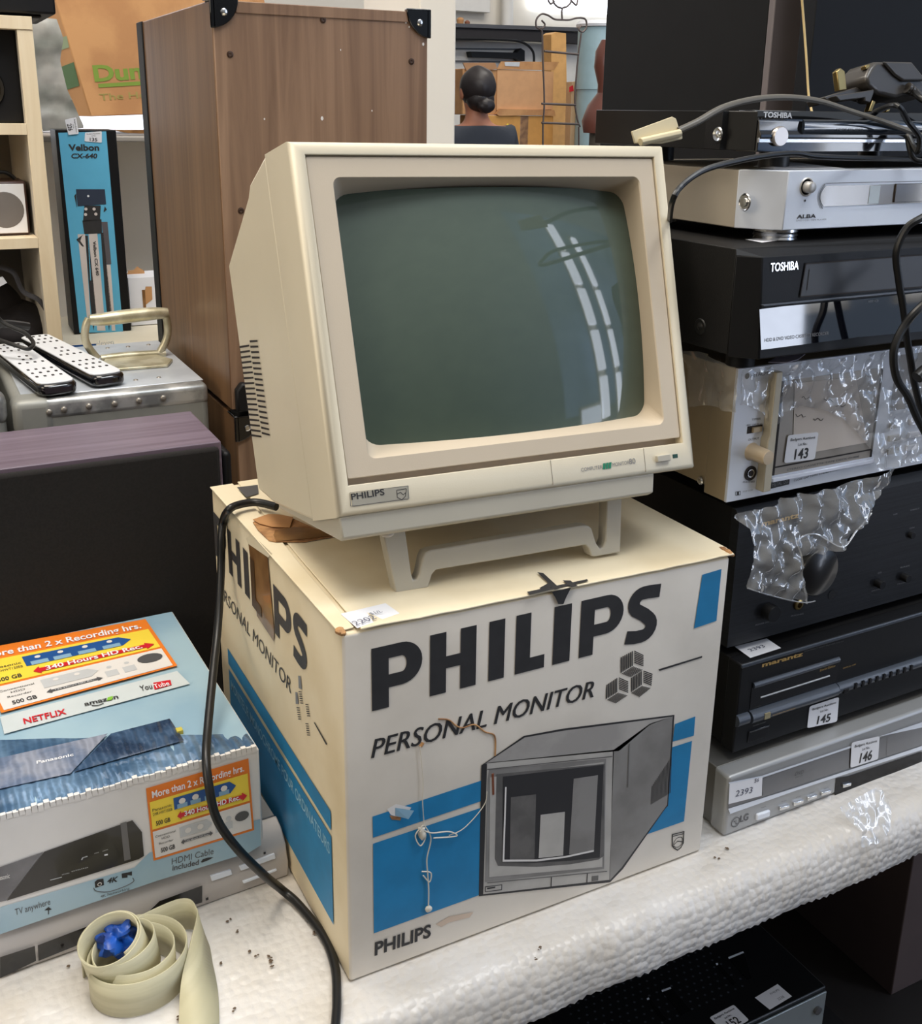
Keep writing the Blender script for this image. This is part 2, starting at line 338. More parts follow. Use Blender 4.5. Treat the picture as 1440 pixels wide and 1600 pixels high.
# table wrapped in bubble foam
TT = thing('trestle_table', (.3, .4, -.8), 'long table under white bubble foam carrying the monitor box and recorders', 'table')
tb = M('dark_table_board', (84, 56, 40), .6, kind='grain', vs=1, rgb2=(64, 42, 30), stretch=(3, 40, 40))
mb = MB(); mb.box(FX(0), -.9, 1.9, -.060, -.007, .036, -1.75, tb); mb.build('tabletop', TT)
for lx, ly in ((-.8, 0.0), (1.8, 0.0), (-.8, 1.65), (1.8, 1.65), (.42, 1.65)):
    mb = MB(); mb.box(FX(ly), lx-.03, lx+.03, -.8, -.065, 0, -.06, tb); mb.build('leg', TT)
def foam_sheet():
    prof = [(1.77, .0), (.6, 0), (.3, 0)]+[(.3-.025*i, 0) for i in range(1, 14)]
    y = -.03; prof += [(-.036, -.001), (-.0425, -.0035), (-.048, -.008), (-.052, -.014), (-.0545, -.021), (-.056, -.028), (-.057, -.035), (-.0575, -.042), (-.0575, -.049), (-.0575, -.056), (-.056, -.063)]
    n = 560; x0, x1 = -.92, 1.92; vs = []; fs = []; k = len(prof)
    for i in range(n+1):
        x = x0+(x1-x0)*i/n
        for j, (yy, zz) in enumerate(prof):
            p = V((x, yy, zz)); a = noise.noise(V((x*14, yy*14, zz*14)))
            if j > 15:
                e = (j-15)/(k-16); p.y -= .0035*a*e+.0018*e*noise.noise(V((x*60, zz*60, 3))); p.z += .002*e*noise.noise(V((x*25, zz*30, 8)))
                if j == k-1: p.z += .0022*math.sin(x*2*math.pi/.0095)*(.6+.6*noise.noise(V((x*40, 0, 0))))
            elif 2 < j: p.z += .0008*noise.noise(V((x*22, yy*22, 0)))-.0008
            vs.append(p)
    for i in range(n):
        for j in range(k-1): fs.append([i*k+j, i*k+j+1, (i+1)*k+j+1, (i+1)*k+j])
    mb = MB(); mb.add(vs, fs, foam); o = mb.build('foam_cover', TT, norm=False); o['label'] = 'white bubble foam sheet folded over the table edge'
foam_sheet()
mb = MB(); q = at(1365, 1300, 'z', -.03)
cl = at(1340, 1262, 'y', -.028)
FT = Fr(at(1375, 1290, 'y', -.045), X, (0, .55, .8))
mb.sheet(FT, FT.pp([(1310, 1262), (1335, 1248), (1372, 1228), (1392, 1262), (1388, 1298), (1372, 1318), (1345, 1325), (1345, 1300), (1325, 1282)], .004), .0032, .0028, 70, .004, film, 3)
mb.build('tape_scrap', TT, norm=False)

# ------------------------------------------------------------------ the monitor's carton
BW = .40; BH = .342; BD = .4005
Ft = Fr((0, 0, 0), X, Z); Fl = Fr((0, 0, 0), -Y, Z)            # front face, left face (reads from the back to the front)
BX = thing('monitor_carton', (BW/2, BD/2, .0), 'large worn white and blue carton with big lettering, the old computer monitor standing on it', 'box')
cTL = V((*[Ft.px(534, 992)[0]], 0, Ft.px(534, 992)[1])); cTR = V((Ft.px(1141, 870)[0], 0, Ft.px(1141, 870)[1]))
cBL = V((Ft.px(546, 1538)[0], 0, .0005)); cBR = V((Ft.px(1095, 1328)[0], 0, .0005))
bTL = at(330, 762, 'x', 0.); bTR = V((cTR.x+.004, BD, BH)); bBL = V((0, BD, .0005)); bBR = V((BW, BD, .0005))
top0 = BH
def grid_face(mb, p00, p10, p11, p01, nx, ny, amp, m, seed, out):
    vs = []; fs = []
    for i in range(nx+1):
        for j in range(ny+1):
            s, t = i/nx, j/ny; p = (p00*(1-s)+p10*s)*(1-t)+(p01*(1-s)+p11*s)*t
            e = min(1, min(s, 1-s, t, 1-t)*6); vs.append(p+V(out)*amp*e*noise.noise(V((s*2.3, t*2.3, seed))))
    for i in range(nx):
        for j in range(ny): fs.append([i*(ny+1)+j, (i+1)*(ny+1)+j, (i+1)*(ny+1)+j+1, i*(ny+1)+j+1])
    mb.add(vs, fs, m)
mb = MB()
mb.add([cBL, cBR, cTR, cTL], [[0, 1, 2, 3]], card)
mb.add([bBL, cBL, cTL, bTL], [[0, 1, 2, 3]], cardl)
mb.add([bBR, bBL, bTL, bTR, cBR, cTR], [[0, 1, 2, 3], [4, 0, 3, 5]], cardl)
mb.add([cTL, cTR, bTR, bTL], [[0, 1, 2, 3]], cardt)
mb.add([cBL, cBR, bBR, bBL], [[3, 2, 1, 0]], cardl)
bm_o = mb.build('carton_body', BX)
# weld the shell, then round its edges
bmx = bmesh.new(); bmx.from_mesh(bm_o.data); bmesh.ops.remove_doubles(bmx, verts=bmx.verts, dist=1e-4); bmesh.ops.recalc_face_normals(bmx, faces=bmx.faces); bmx.to_mesh(bm_o.data); bmx.free()
md = bm_o.modifiers.new('bevel', 'BEVEL'); md.width = .0035; md.segments = 3
# lid flaps: a thin sheet over the top with a narrow gap along the left edge, its front lip curling over the edge
TOPF = Fr((0, 0, BH+.0012), X, Y)
def zt(x, y):
    s = x/BW; t = y/BD
    return (cTL.z*(1-s)+cTR.z*s)*(1-t)+(bTL.z*(1-s)+bTR.z*s)*t
def flap(pts, name, th, m, lift=0., lab=None):
    F = Fr((0, 0, 0), X, Y); mb = MB(); n = len(pts)
    vs = [V((x, y, zt(x, y)+.0006+l)) for x, y, l in pts]+[V((x, y, zt(x, y)+.0006+l+th)) for x, y, l in pts]
    mb.add(vs, [list(range(n))[::-1], list(range(n, 2*n))]+[[i, (i+1) % n, n+(i+1) % n, n+i] for i in range(n)], m)
    o = mb.build(name, BX, bev=.0006)
    if lab: o['label'] = lab
    return o
N_ = 22
front = [(.016+(BW+.004-.016)*i/N_, -.0015-.0012*abs(noise.noise(V((i*.5, 2, 0)))), .0008+.0012*noise.noise(V((i*.45, 5, 0)))) for i in range(N_+1)]
flap(front+[(BW+.006, .012, .002), (BW+.003, .2, .001), (BW+.001, BD, 0), (.03, BD, 0), (.026, .30, 0), (.020, .15, .0003)], 'lid_flap', .0018, cardt)
flap([(-.002, .004, .0), (.012, .004, .001), (.0155, .15, .0015), (.022, .30, .001), (.024, BD-.002, 0), (-.002, BD-.002, 0)], 'side_flap', .0014, cardt)
# torn card: corner on the right, hole and tape at the back left of the lid
def tp(x, y): p = at(x, y, 'z', BH+.002); return (p.x, p.y)
def toppoly(name, L, m, dz=.0035, lab=None, th=.0006):
    mb = MB(); pts = [tp(*q) for q in L]; n = len(pts)
    mb.add([V((x, y, zt(x, y)+dz)) for x, y in pts]+[V((x, y, zt(x, y)+dz+th)) for x, y in pts], [list(range(n))[::-1], list(range(n, 2*n))]+[[i, (i+1) % n, n+(i+1) % n, n+i] for i in range(n)], m)
    o = mb.build(name, BX, smooth=False)
    if lab: o['label'] = lab
    return o
z1 = lambda L: zoom(L, 320, 740, 4.)
toppoly('torn_patch', z1([(300, 312), (395, 270), (520, 275), (640, 330), (800, 405), (620, 440), (440, 440), (400, 430), (330, 360)]), tearm, lab='torn brown patch where tape was pulled off')
toppoly('lifted_card', z1([(300, 305), (395, 270), (460, 272), (552, 290), (530, 355), (420, 352), (340, 330)]), cork, .0052, 'lifted flap of torn kraft card')
toppoly('tape_piece', z1([(430, 400), (440, 372), (560, 350), (800, 375), (820, 400), (640, 425), (445, 442)]), tape, .0046)
toppoly('printed_mark', z1([(202, 85), (330, 70), (335, 125), (262, 148)]), dgrey, .0032)
mb = MB()
for k in range(5): mb.ball(V((BW+.003, .002+.003*k, cTR.z+.002+.001*(k % 2))), .0035, tearm, (1, 1, .7), .6, 400, 6)
mb.build('torn_corner', BX)
mb = MB(); mb.ball(V((.001, .004, cTL.z+.001)), .0045, tearm, (1, 1, .7), .5, 300, 8); mb.build('torn_corner', BX)
# lot slip
mb = MB(); L = [tp(532, 966), tp(602, 948), tp(624, 964), tp(558, 989)]
n = 4; mb.add([V((x, y, zt(x, y)+.0032)) for x, y in L]+[V((x, y, zt(x, y)+.0036)) for x, y in L], [[3, 2, 1, 0], [4, 5, 6, 7], [0, 1, 5, 4], [1, 2, 6, 5], [2, 3, 7, 6], [3, 0, 4, 7]], white)
FS = Fr((0, 0, BH), V((L[3][0]-L[0][0], 0, 0))*0+V((tp(624, 964)[0]-tp(558, 989)[0], tp(624, 964)[1]-tp(558, 989)[1], 0)), V((-(tp(624, 964)[1]-tp(558, 989)[1]), tp(624, 964)[0]-tp(558, 989)[0], 0)))
zz = zt(.04, .02)+.0056-BH
mb.text(FS, '2202', (556, 977), (589, 966), .008, zz, M('pen_ink', (90, 92, 110), .6)); mb.text(FS, '$1/L', (580, 961), (598, 956), .005, zz, MATS['pen_ink'])
mb.build('lot_slip', BX, smooth=False, norm=False)['label'] = 'white paper slip reading 2202'

# lettering: letters as outlines in a unit-high cell
def arc(cx, cy, rx, ry, a0, a1, n=12): return [(cx+rx*math.cos(math.radians(a0+(a1-a0)*i/n)), cy+ry*math.sin(math.radians(a0+(a1-a0)*i/n))) for i in range(n+1)]
def stroke(path, w_):
    """quads along a path with width"""
    q = []; n = len(path)
    nr = []
    for i in range(n):
        a = V(path[max(i-1, 0)]); b = V(path[min(i+1, n-1)]); d = (b-a).normalized(); nr.append(V((-d.y, d.x)))
    for i in range(n-1):
        q.append([tuple(V(path[i])+nr[i]*w_/2), tuple(V(path[i])-nr[i]*w_/2), tuple(V(path[i+1])-nr[i+1]*w_/2), tuple(V(path[i+1])+nr[i+1]*w_/2)])
    return q
def letter(ch, w_, t):
    h = 1.
    if ch == 'I': return [[(0, 0), (w_, 0), (w_, h), (0, h)]]
    if ch == 'H': return [[(0, 0), (t, 0), (t, h), (0, h)], [(w_-t, 0), (w_, 0), (w_, h), (w_-t, h)], [(t, .40), (w_-t, .40), (w_-t, .60), (t, .60)]]
    if ch == 'L': return [[(0, 0), (t, 0), (t, h), (0, h)], [(t, 0), (w_, 0), (w_, .23), (t, .23)]]
    if ch == 'P':
        q = [[(0, 0), (t, 0), (t, h), (0, h)]]
        o = [(t, 1.)]+arc(w_-.33, .66, .33, .34, 90, -90, 14)+[(t, .32)]
        i = [(t, .79)]+arc(w_-.33, .66, .33-t*.95, .13, 90, -90, 14)+[(t, .53)]
        for k in range(len(o)-1): q.append([o[k], i[k], i[k+1], o[k+1]])
        return q
    if ch == 'S':
        p = [(w_-.01, .87)]+[(w_*.62, .89)]+arc(w_*.48, .72, w_*.27, .17, 90, 220, 8)+[(w_*.55, .49)]+arc(w_*.50, .28, w_*.28, .17, 45, -90, 8)[0:]+[(w_*.3, .115), (0.02, .15)]
        return stroke(p, .235)
    return []
def word_on(mb, F, s_, spans, b0, b1, h0, h1, c, m):
    """spans: x range of every letter in plane metres; baseline heights b0..b1 at the ends and top heights h0..h1"""
    xa, xb = spans[0][0], spans[-1][1]
    for ch, (u0, u1) in zip(s_, spans):
        base = lambda x: b0+(b1-b0)*(x-xa)/(xb-xa); top = lambda x: h0+(h1-h0)*(x-xa)/(xb-xa); H = top(u0)-base(u0)
        for q in letter(ch, (u1-u0)/H, .265):
            mb.poly(F, [(u0+x*H, base(u0+x*H)+y*(top(u0+x*H)-base(u0+x*H))) for x, y in q], c, m)
fx = lambda zx, zy: Ft.px(520+zx/2.25, 880+zy/2.25)
sp_ = [(fx(135, 400)[0], fx(313, 400)[0]), (fx(340, 350)[0], fx(502, 330)[0]), (fx(547, 300)[0], fx(602, 300)[0]), (fx(641, 280)[0], fx(744, 270)[0]), (fx(774, 250)[0], fx(834, 250)[0]), (fx(868, 220)[0], fx(1018, 200)[0]), (fx(1030, 180)[0], fx(1146, 160)[0])]
e = .0006
mb = MB(); word_on(mb, Ft, 'PHILIPS', sp_, fx(135, 520)[1], fx(1030, 290)[1], fx(135, 300)[1], fx(1145, 70)[1], e, ink)
mb.build('printed_lettering', BX, smooth=False, norm=False)
mb = MB(); Zt = lambda L: zoom(L, 520, 880, 2.25)
for i, o_x in enumerate((-.5, 0, .5)): mb.text(Ft, 'PERSONAL MONITOR', Zt([(135+o_x*2.4, 686)])[0], Zt([(915+o_x*2.4, 470)])[0], Ft.px(580, 1154)[1]-Ft.px(580, 1184)[1], e+.00005*i, ink, 0, .24)
mb.poly(Ft, Ft.pp(Zt([(1143, 372), (1296, 325), (1296, 331), (1146, 378)])), e, ink)
def hatch(F, q, n, m, c, fill=.62):
    a, b, d, g = [V(x) for x in q]
    for i in range(n):
        t0, t1 = i/n, (i+fill)/n; mb.poly(F, [a.lerp(g, t0), b.lerp(d, t0), b.lerp(d, t1), a.lerp(g, t1)], c, m)
cubes = [[(1010, 330), (1010, 385), (1055, 358), (1055, 306)], [(1058, 306), (1090, 322), (1090, 364), (1058, 352)], [(1013, 388), (1055, 362), (1089, 374), (1046, 400)],
         [(960, 427), (958, 477), (1000, 451), (1000, 400)], [(1004, 400), (1037, 415), (1036, 457), (1004, 444)], [(962, 480), (1002, 454), (1036, 464), (993, 492)],
         [(1047, 402), (1047, 452), (1086, 425), (1086, 376)], [(1090, 376), (1122, 388), (1118, 432), (1090, 420)], [(1047, 456), (1086, 430), (1117, 438), (1077, 470)]]
for q in cubes: hatch(Ft, Ft.pp(Zt(q)), 7, ink, e)
mb.build('printed_subtitle', BX, smooth=False, norm=False)
# blue bands
Zb = lambda L: zoom(L, 540, 1100, 2.483)
for L in ([(104, 437), (526, 297), (524, 377), (106, 519)], [(106, 542), (524, 403), (516, 742), (109, 890)], [(1277, 78), (1356, 48), (1350, 123), (1268, 146)], [(1266, 168), (1343, 143), (1312, 455), (1170, 505)]):
    mb = MB(); mb.ppoly(Ft, Zb(L), e, blue); mb.build('blue_band', BX, smooth=False, norm=False)
mb = MB(); mb.ppoly(Ft, [(1097, 898), (1127, 889), (1119, 970), (1084, 982)], e, blue)
mb.build('blue_patch', BX, smooth=False, norm=False)
mb = MB(); mb.text(Ft, 'PHILIPS', Zb([(112, 976)])[0], Zb([(330, 902)])[0], .0145, e, ink, .03)
sh = Zb([(1266, 505), (1310, 494), (1308, 538), (1298, 556), (1286, 566), (1272, 558), (1265, 548)])
def outline(F, px, w_, c, m, close=True):
    P = [V(p) for p in F.pp(px)]; n = len(P)
    for i in range(n if close else n-1):
        a, b = P[i], P[(i+1) % n]; d = (b-a).normalized(); k = V((-d.y, d.x))*w_/2; mb.poly(F, [a-k-d*w_/2, b-k+d*w_/2, b+k+d*w_/2, a+k-d*w_/2], c, m)
outline(Ft, sh, .0012, e, ink)
outline(Ft, Zb([(1268, 512), (1308, 502)]), .001, e, ink, False)
q0 = Ft.px(*Zb([(1288, 535)])[0]); 
for r_ in (.0065,):
    P = [(q0[0]+r_*math.cos(t*.5236), q0[1]+r_*math.sin(t*.5236)) for t in range(12)]
    for i in range(12):
        a, b = V(P[i]), V(P[(i+1) % 12]); k = (V(q0)-a).normalized()*.0008; mb.poly(Ft, [a, b, b+k, a+k], e, ink)
mb.poly(Ft, [(q0[0]-.006, q0[1]-.001), (q0[0]-.001, q0[1]+.002), (q0[0]+.006, q0[1]-.001), (q0[0]+.006, q0[1]-.002), (q0[0]-.001, q0[1]+.001), (q0[0]-.006, q0[1]-.002)], e, ink)
mb.build('printed_lettering', BX, smooth=False, norm=False)
# printed picture of the monitor
g1 = M('print_grey_light', (184, 180, 174), .55, rgb2=(174, 170, 164), vs=25); g2 = M('print_grey_mid', (140, 137, 134), .55, rgb2=(124, 121, 118), vs=18); g3 = M('print_grey_dark', (104, 101, 99), .55, rgb2=(90, 88, 86), vs=40); g4 = M('print_black', (46, 45, 47), .55)
mb = MB(); e1, e2, e3, e4 = .0008, .0011, .0014, .0017
mb.ppoly(Ft, Zb([(516, 746), (526, 238), (690, 124), (840, 96), (1275, 42), (1250, 395), (1240, 405), (1075, 640), (1025, 692)]), e1, g4)
mb.ppoly(Ft, Zb([(533, 738), (548, 228), (1040, 178), (1022, 682)]), e2, g1)           # front
mb.ppoly(Ft, Zb([(540, 232), (694, 130), (842, 104), (1262, 50), (1180, 80), (1060, 182), (550, 230)]), e2, M('print_grey_top', (176, 172, 167), .55, rgb2=(158, 154, 150), vs=18))
mb.ppoly(Ft, Zb([(1036, 180), (1180, 76), (1268, 48), (1246, 392), (1070, 634), (1024, 684)]), e2, g2)
mb.ppoly(Ft, Zb([(550, 292), (556, 255), (1010, 212), (1002, 640), (540, 690)]), e3, g2)
mb.ppoly(Ft, Zb([(560, 285), (1000, 225), (995, 632), (556, 672)]), e3+.0002, g1)
mb.ppoly(Ft, Zb([(585, 272), (1005, 232), (1000, 590), (980, 604), (870, 622), (740, 632), (590, 628), (578, 600)]), e4, g3)
mb.ppoly(Ft, Zb([(610, 282), (1000, 236), (985, 596), (870, 608), (730, 616), (608, 612)]), e4+.0002, g4)
for L, mm in (([(640, 362), (738, 350), (732, 600), (636, 606)], g3), ([(756, 430), (850, 418), (843, 588), (748, 598)], g1), ([(884, 290), (978, 276), (962, 572), (866, 584)], g2)): mb.ppoly(Ft, Zb(L), e4+.0004, mm)
mb.ppoly(Ft, Zb([(618, 322), (624, 322), (615, 604), (740, 603), (850, 590), (962, 566), (962, 573), (850, 597), (740, 611), (608, 612)]), e4+.0006, offw)
for i in range(16):
    x = 1262-i*5; y0 = 205+i*7.5; mb.ppoly(Ft, Zb([(x, y0), (x+2, y0), (x-2, 345+i*3), (x-4, 345+i*3)]), e3, g4)
mb.ppoly(Ft, Zb([(796, 672), (800, 672), (798, 708), (794, 708)]), e3, g4); mb.ppoly(Ft, Zb([(935, 658), (939, 658), (937, 694), (933, 694)]), e3, g4)
mb.ppoly(Ft, Zb([(540, 708), (607, 700), (606, 722), (540, 730)]), e3, g4); mb.ppoly(Ft, Zb([(543, 711), (604, 703), (603, 719), (543, 727)]), e3+.0002, g1); mb.ppoly(Ft, Zb([(548, 713), (580, 708), (580, 714), (548, 719)]), e3+.0004, g4)
mb.ppoly(Ft, Zb([(955, 668), (980, 665), (979, 685), (954, 688)]), e3, g3)
for q in ([(545, 250), (1030, 200)], [(1096, 150), (1090, 320)], [(545, 690), (1010, 645)]):
    P = Ft.pp(Zb(q)); a, b = V(P[0]), V(P[1]); d = (b-a).normalized(); k = V((-d.y, d.x))*.0005; mb.poly(Ft, [a-k, b-k, b+k, a+k], e3+.0003, g3)
mb.build('printed_picture', BX, smooth=False, norm=False)['label'] = 'grey printed picture of a monitor showing three bars'
# maker's monogram folded over the front edge of the lid
mb = MB()
Zm = lambda L: zoom(L, 520, 640, 2.483)
for L in ([(792, 637), (815, 640), (880, 700), (860, 706)], [(752, 716), (985, 662), (990, 668), (762, 728)], [(800, 700), (835, 680), (850, 690), (815, 712)], [(890, 668), (920, 668), (950, 690), (925, 696)]):
    P = [tp(*q) for q in Zm(L)]; mb.add([V((x, y, zt(x, y)+.0045)) for x, y in P], [list(range(len(P)))], ink)
mb.ppoly(Ft, [(862, 925), (892, 918), (884, 934), (880, 944), (872, 944), (868, 935)], .0022, ink)
mb.build('printed_mark', BX, smooth=False, norm=False)
# left face
mb = MB(); c = .0006
yl = Fl.px(355, 825)[0]; yr = Fl.px(481, 1010)[0]; X0, X1 = sp_[1][0], sp_[6][1]; k = (yr-yl)/(X1-X0)
spl = [(yl+(a-X0)*k, yl+(b-X0)*k) for a, b in sp_]
word_on(mb, Fl, 'PHILIPS', spl, Fl.px(366, 905)[1], Fl.px(480, 1057)[1]+.002, Fl.px(355, 825)[1], Fl.px(462.5, 954)[1], c, inkc)
mb.text(Fl, 'PERSONAL MONITOR', (spl[0][0], Fl.px(351, 940)[1]), (Fl.px(455, 1081)[0], Fl.px(455, 1081)[1]-.002), .0165, c, inkc, 0, .24, px=False)
for q in ([(582, 1262), (598, 1266), (605, 1350), (586, 1340)], [(565, 1365), (578, 1368), (585, 1440), (567, 1440)]):
    mb.ppoly(Fl, z1(q), c, greyink)
for (x, y) in ((585, 1360), (572, 1460), (628, 1440), (628, 1560)):
    for i in range(6): mb.ppoly(Fl, z1([(x+i*2, y+i*14), (x+18+i*2, y+2+i*14), (x+18+i*2, y+8+i*14), (x+i*2, y+6+i*14)]), c, inkc)
mb.ppoly(Fl, zoom([(618, 32), (624, 32), (694, 155), (688, 160)], 320, 1120, 3.636), c, inkc)
mb.build('printed_lettering', BX, smooth=False, norm=False)
mb = MB()
za = Fl.px(515, 1264)[1]; zb_ = Fl.px(517, 1296)[1]; zc = Fl.px(517, 1305)[1]; zd = Fl.px(523, 1447)[1]; ya = Fl.px(356, 1010)[0]; yb = Fl.px(518, 1300)[0]
mb.poly(Fl, [(ya, zb_), (yb, zb_), (yb, za), (ya, za)], c, blue); mb.build('blue_band', BX, smooth=False, norm=False); mb = MB(); mb.poly(Fl, [(ya, zd), (yb, zd), (yb, zc), (ya, zc)], c, blue)
mb.build('blue_band', BX, smooth=False, norm=False)
mb = MB(); mb.text(Fl, 'MONITEUR MONOCHROME POUR ORDINATEURS', (ya+.008, zc-.022), (yb-.004, zc-.022), .0125, .0009, M('pale_blue_ink', (150, 196, 220), .5), .008, px=False)
mb.build('printed_lettering', BX, smooth=False, norm=False)
mb = MB()
mb.ppoly(Fl, z1([(272, 440), (390, 520), (432, 985), (430, 1050), (325, 890)]), .0012, tape)
mb.ppoly(Fl, z1([(255, 405), (300, 385), (420, 500), (395, 525), (272, 440)]), .0014, cardt)
for q in letter('L', (spl[3][1]-spl[3][0])/.052, .265): mb.poly(Fl, [(spl[3][0]+x*.052, Fl.px(418, 975)[1]+y*.054) for x, y in q], .0017, M('lettering_under_tape', (84, 62, 40), .35))
mb.build('brown_tape', BX, smooth=False, norm=False)['label'] = 'brown parcel tape on the left side'
# nylon string and torn spot on the front
mb = MB(); s_ = M('nylon_string', (214, 206, 190), .4)
P = lambda L, c: [Ft.P(*Ft.px(x, y, c), c) for x, y in Zb(L)]
mb.tube(P([(288, 165), (300, 300), (298, 380), (304, 470)], .0025), .0004, s_, 6)
mb.tube(P([(304, 470), (330, 520), (315, 600), (318, 660), (322, 730), (320, 800)], .003), .0006, s_, 6)
mb.tube(P([(300, 470), (270, 510), (290, 550), (310, 510), (280, 480), (330, 500), (400, 495), (430, 512), (340, 520)], .004), .0006, s_, 6)
mb.tube(P([(400, 510), (450, 488), (500, 440), (540, 385), (548, 340)], .003), .0004, s_, 6)
mb.tube(P([(295, 650), (330, 655), (325, 690), (300, 665)], .003), .0006, s_, 6)
p = P([(320, 795)], .003)[0]; mb.ball(p, .0035, s_, (1, .6, 1), .3, 200, 8)
p = P([(296, 500)], .003)[0]; mb.ball(p, .005, s_, (.7, .5, 1.2), .6, 300, 8)
mb.build('string', BX)
mb = MB(); mb.ppoly(Ft, Zb([(160, 408), (195, 388), (255, 402), (232, 432), (205, 440), (175, 430)]), .0008, offw)
mb.ppoly(Ft, Zb([(170, 432), (215, 440), (212, 452), (178, 448)]), .001, tearm)
mb.add([Ft.P(*Ft.px(*q), c) for q, c in zip(Zb([(190, 400), (252, 396), (232, 432), (190, 430)]), (.001, .007, .006, .001))], [[0, 1, 2, 3]], ltblue)
mb.build('torn_spot', BX, smooth=False, norm=False)
mb = MB(); mb.tube(P([(360, 58), (400, 62), (430, 85), (455, 92), (500, 80), (540, 108), (578, 125), (580, 200)], .0008), .0007, tearm, 6)
mb.tube(P([(290, 165), (300, 150)], .0008), .0015, tearm, 6, 0); mb.tube(P([(570, 270), (572, 350)], .0016), .0011, M('rust_stain', (120, 64, 40), .7), 6, 0)
mb.build('glue_stain', BX)
mb = MB(); mb.ppoly(Ft, Zb([(350, 855), (400, 825), (495, 808), (480, 828), (400, 848), (370, 865)]), .0005, M('faint_stain', (206, 184, 164), .6)); mb.build('stain', BX, smooth=False, norm=False)

# ------------------------------------------------------------------ the monitor
MO = V((.0088, .03, .4331)); MU = V((.9992, -.0398, -.0097)); MVv = V((.0346, .9475, -.3178)); MW = V((.0218, .3172, .9481)); KT = .10185; UC = .178; WW = .356; HH = .3038
def mp_(u, v, w_): u = UC+(u-UC)*(1+KT*(w_-.14)); return MO+u*MU+v*MVv+w_*MW
MN = thing('computer_monitor', tuple(mp_(.178, .12, 0)*V((1, 1, 0)).x and (.18, .15, BH)), 'old beige computer monitor with a dark green screen on top of its carton', 'monitor')
class FM:      # plane of the bezel, parallel to the front of the monitor, at depth v
    def __init__(s, v=0.): s.v = v; s.F = Fr(MO+v*MVv, MU, MW); s.n = s.F.n
    def P(s, a, b, c=0.): return mp_(a, s.v-c, b)
    def px(s, x, y, c=0.):
        a, b = s.F.px(x, y, c); return (UC+(a-UC)/(1+KT*(b-.14)), b)
    def pp(s, L, c=0.): return [s.px(x, y, c) for x, y in L]
def loft(mb, loops, m, cap0=False, cap1=False, close=True):
    n = len(loops[0]); vs = [p for l in loops for p in l]; fs = []
    for i in range(len(loops)-1):
        for j in range(n): fs.append([i*n+j, i*n+(j+1) % n, (i+1)*n+(j+1) % n, (i+1)*n+j])
    if cap0: fs.append(list(range(n))[::-1])
    if cap1: fs.append([len(vs)-n+j for j in range(n)])
    mb.add(vs, fs, m)
def rect(v, u0, u1, w0, w1): return [mp_(u0, v, w0), mp_(u1, v, w0), mp_(u1, v, w1), mp_(u0, v, w1)]
def rrect(u0, u1, w0, w1, r, bow=0., n=8, k=6):
    """rounded rectangle with n points per side and k per corner, sides bowed outward"""
    out = []; cs = [(u1-r, w0+r, -90), (u1-r, w1-r, 0), (u0+r, w1-r, 90), (u0+r, w0+r, 180)]
    uc, wc = (u0+u1)/2, (w0+w1)/2
    for i, (cx, cy, a0) in enumerate(cs):
        for j in range(k+1):
            a = math.radians(a0+90*j/k); out.append((cx+r*math.cos(a), cy+r*math.sin(a)))
        nx = cs[(i+1) % 4]; a = math.radians(nx[2]); p = V(out[-1]); q = V((nx[0]+r*math.cos(a), nx[1]+r*math.sin(a)))
        for j in range(1, n): out.append(tuple(p.lerp(q, j/n)))
    if bow: out = [(x+(x-uc)/((u1-u0)/2)*bow*(1-((y-wc)/((w1-w0)/2))**2), y+(y-wc)/((w1-w0)/2)*bow*(1-((x-uc)/((u1-u0)/2))**2)) for x, y in out]
    return out
PA, PB, PC_, PD_ = .0110, .0242, .3446, .2935
mb = MB()
VB = .0718
outer = [rect(.006, .0035, WW-.0035, .0035, HH-.0022), rect(.0085, .0, WW, .0, HH+.0016), rect(VB, -.0015, WW+.0015, -.0045, .3142)]
mb_l = [rect(.012, PA, PC_, PB, PD_), rect(.0005, PA, PC_, PB, PD_), rect(.0, PA-.0006, PC_+.0006, PB-.0006, PD_+.0006), rect(.0, .004, WW-.004, .004, HH-.004), rect(.0012, .001, WW-.001, .001, HH-.001), rect(.0065, -.0012, WW+.0012, -.0008, HH+.0016), rect(VB, -.0015, WW+.0015, -.0045, .3142)]
loft(mb, mb_l, beige); mb.build('front_frame', MN, ang=50)
mb = MB(); prof = [(VB+.0009, -.0045), (VB+.0009, .3142), (.137, .3055), (.1475, .2972), (.2605, .2556), (.2588, .0234), (.199, .009)]
n = len(prof); 
for (u0, u1, m) in ((-.001, WW+.001, beige),):
    vs = [mp_(u0, v, w_) for v, w_ in prof]+[mp_(u1, v, w_) for v, w_ in prof]
    mb.add(vs, [list(range(n))[::-1], list(range(n, 2*n))]+[[i, (i+1) % n, n+(i+1) % n, n+i] for i in range(n)], m)
mb.build('rear_housing', MN, bev=.003)
mb = MB(); v0 = [(.012, -.0005), (.012, -.004), (VB+.0015, -.006), (VB+.0015, .31), (.012, .30)]
vs = [mp_(.004, v, w_) for v, w_ in v0]+[mp_(WW-.004, v, w_) for v, w_ in v0]; mb.add(vs, [[4, 3, 2, 1, 0], [5, 6, 7, 8, 9]]+[[i, (i+1) % 5, 5+(i+1) % 5, 5+i] for i in range(5)], slotm)
# skirt under the frame
mb = MB()
sk = [(.004, -.0002), (.0085, -.0185), (.016, -.0205), (.20, .004), (.20, .012), (.07, .001)]
n = len(sk); vs = [mp_(.001 if i < 1 else .003, v, w_) for i, (v, w_) in enumerate(sk)]+[mp_(.3115, v, w_) for v, w_ in sk]
mb.add(vs, [list(range(n))[::-1], list(range(n, 2*n))]+[[i, (i+1) % n, n+(i+1) % n, n+i] for i in range(n)], beige_shaded)
mb.build('base_skirt', MN, bev=.0015)
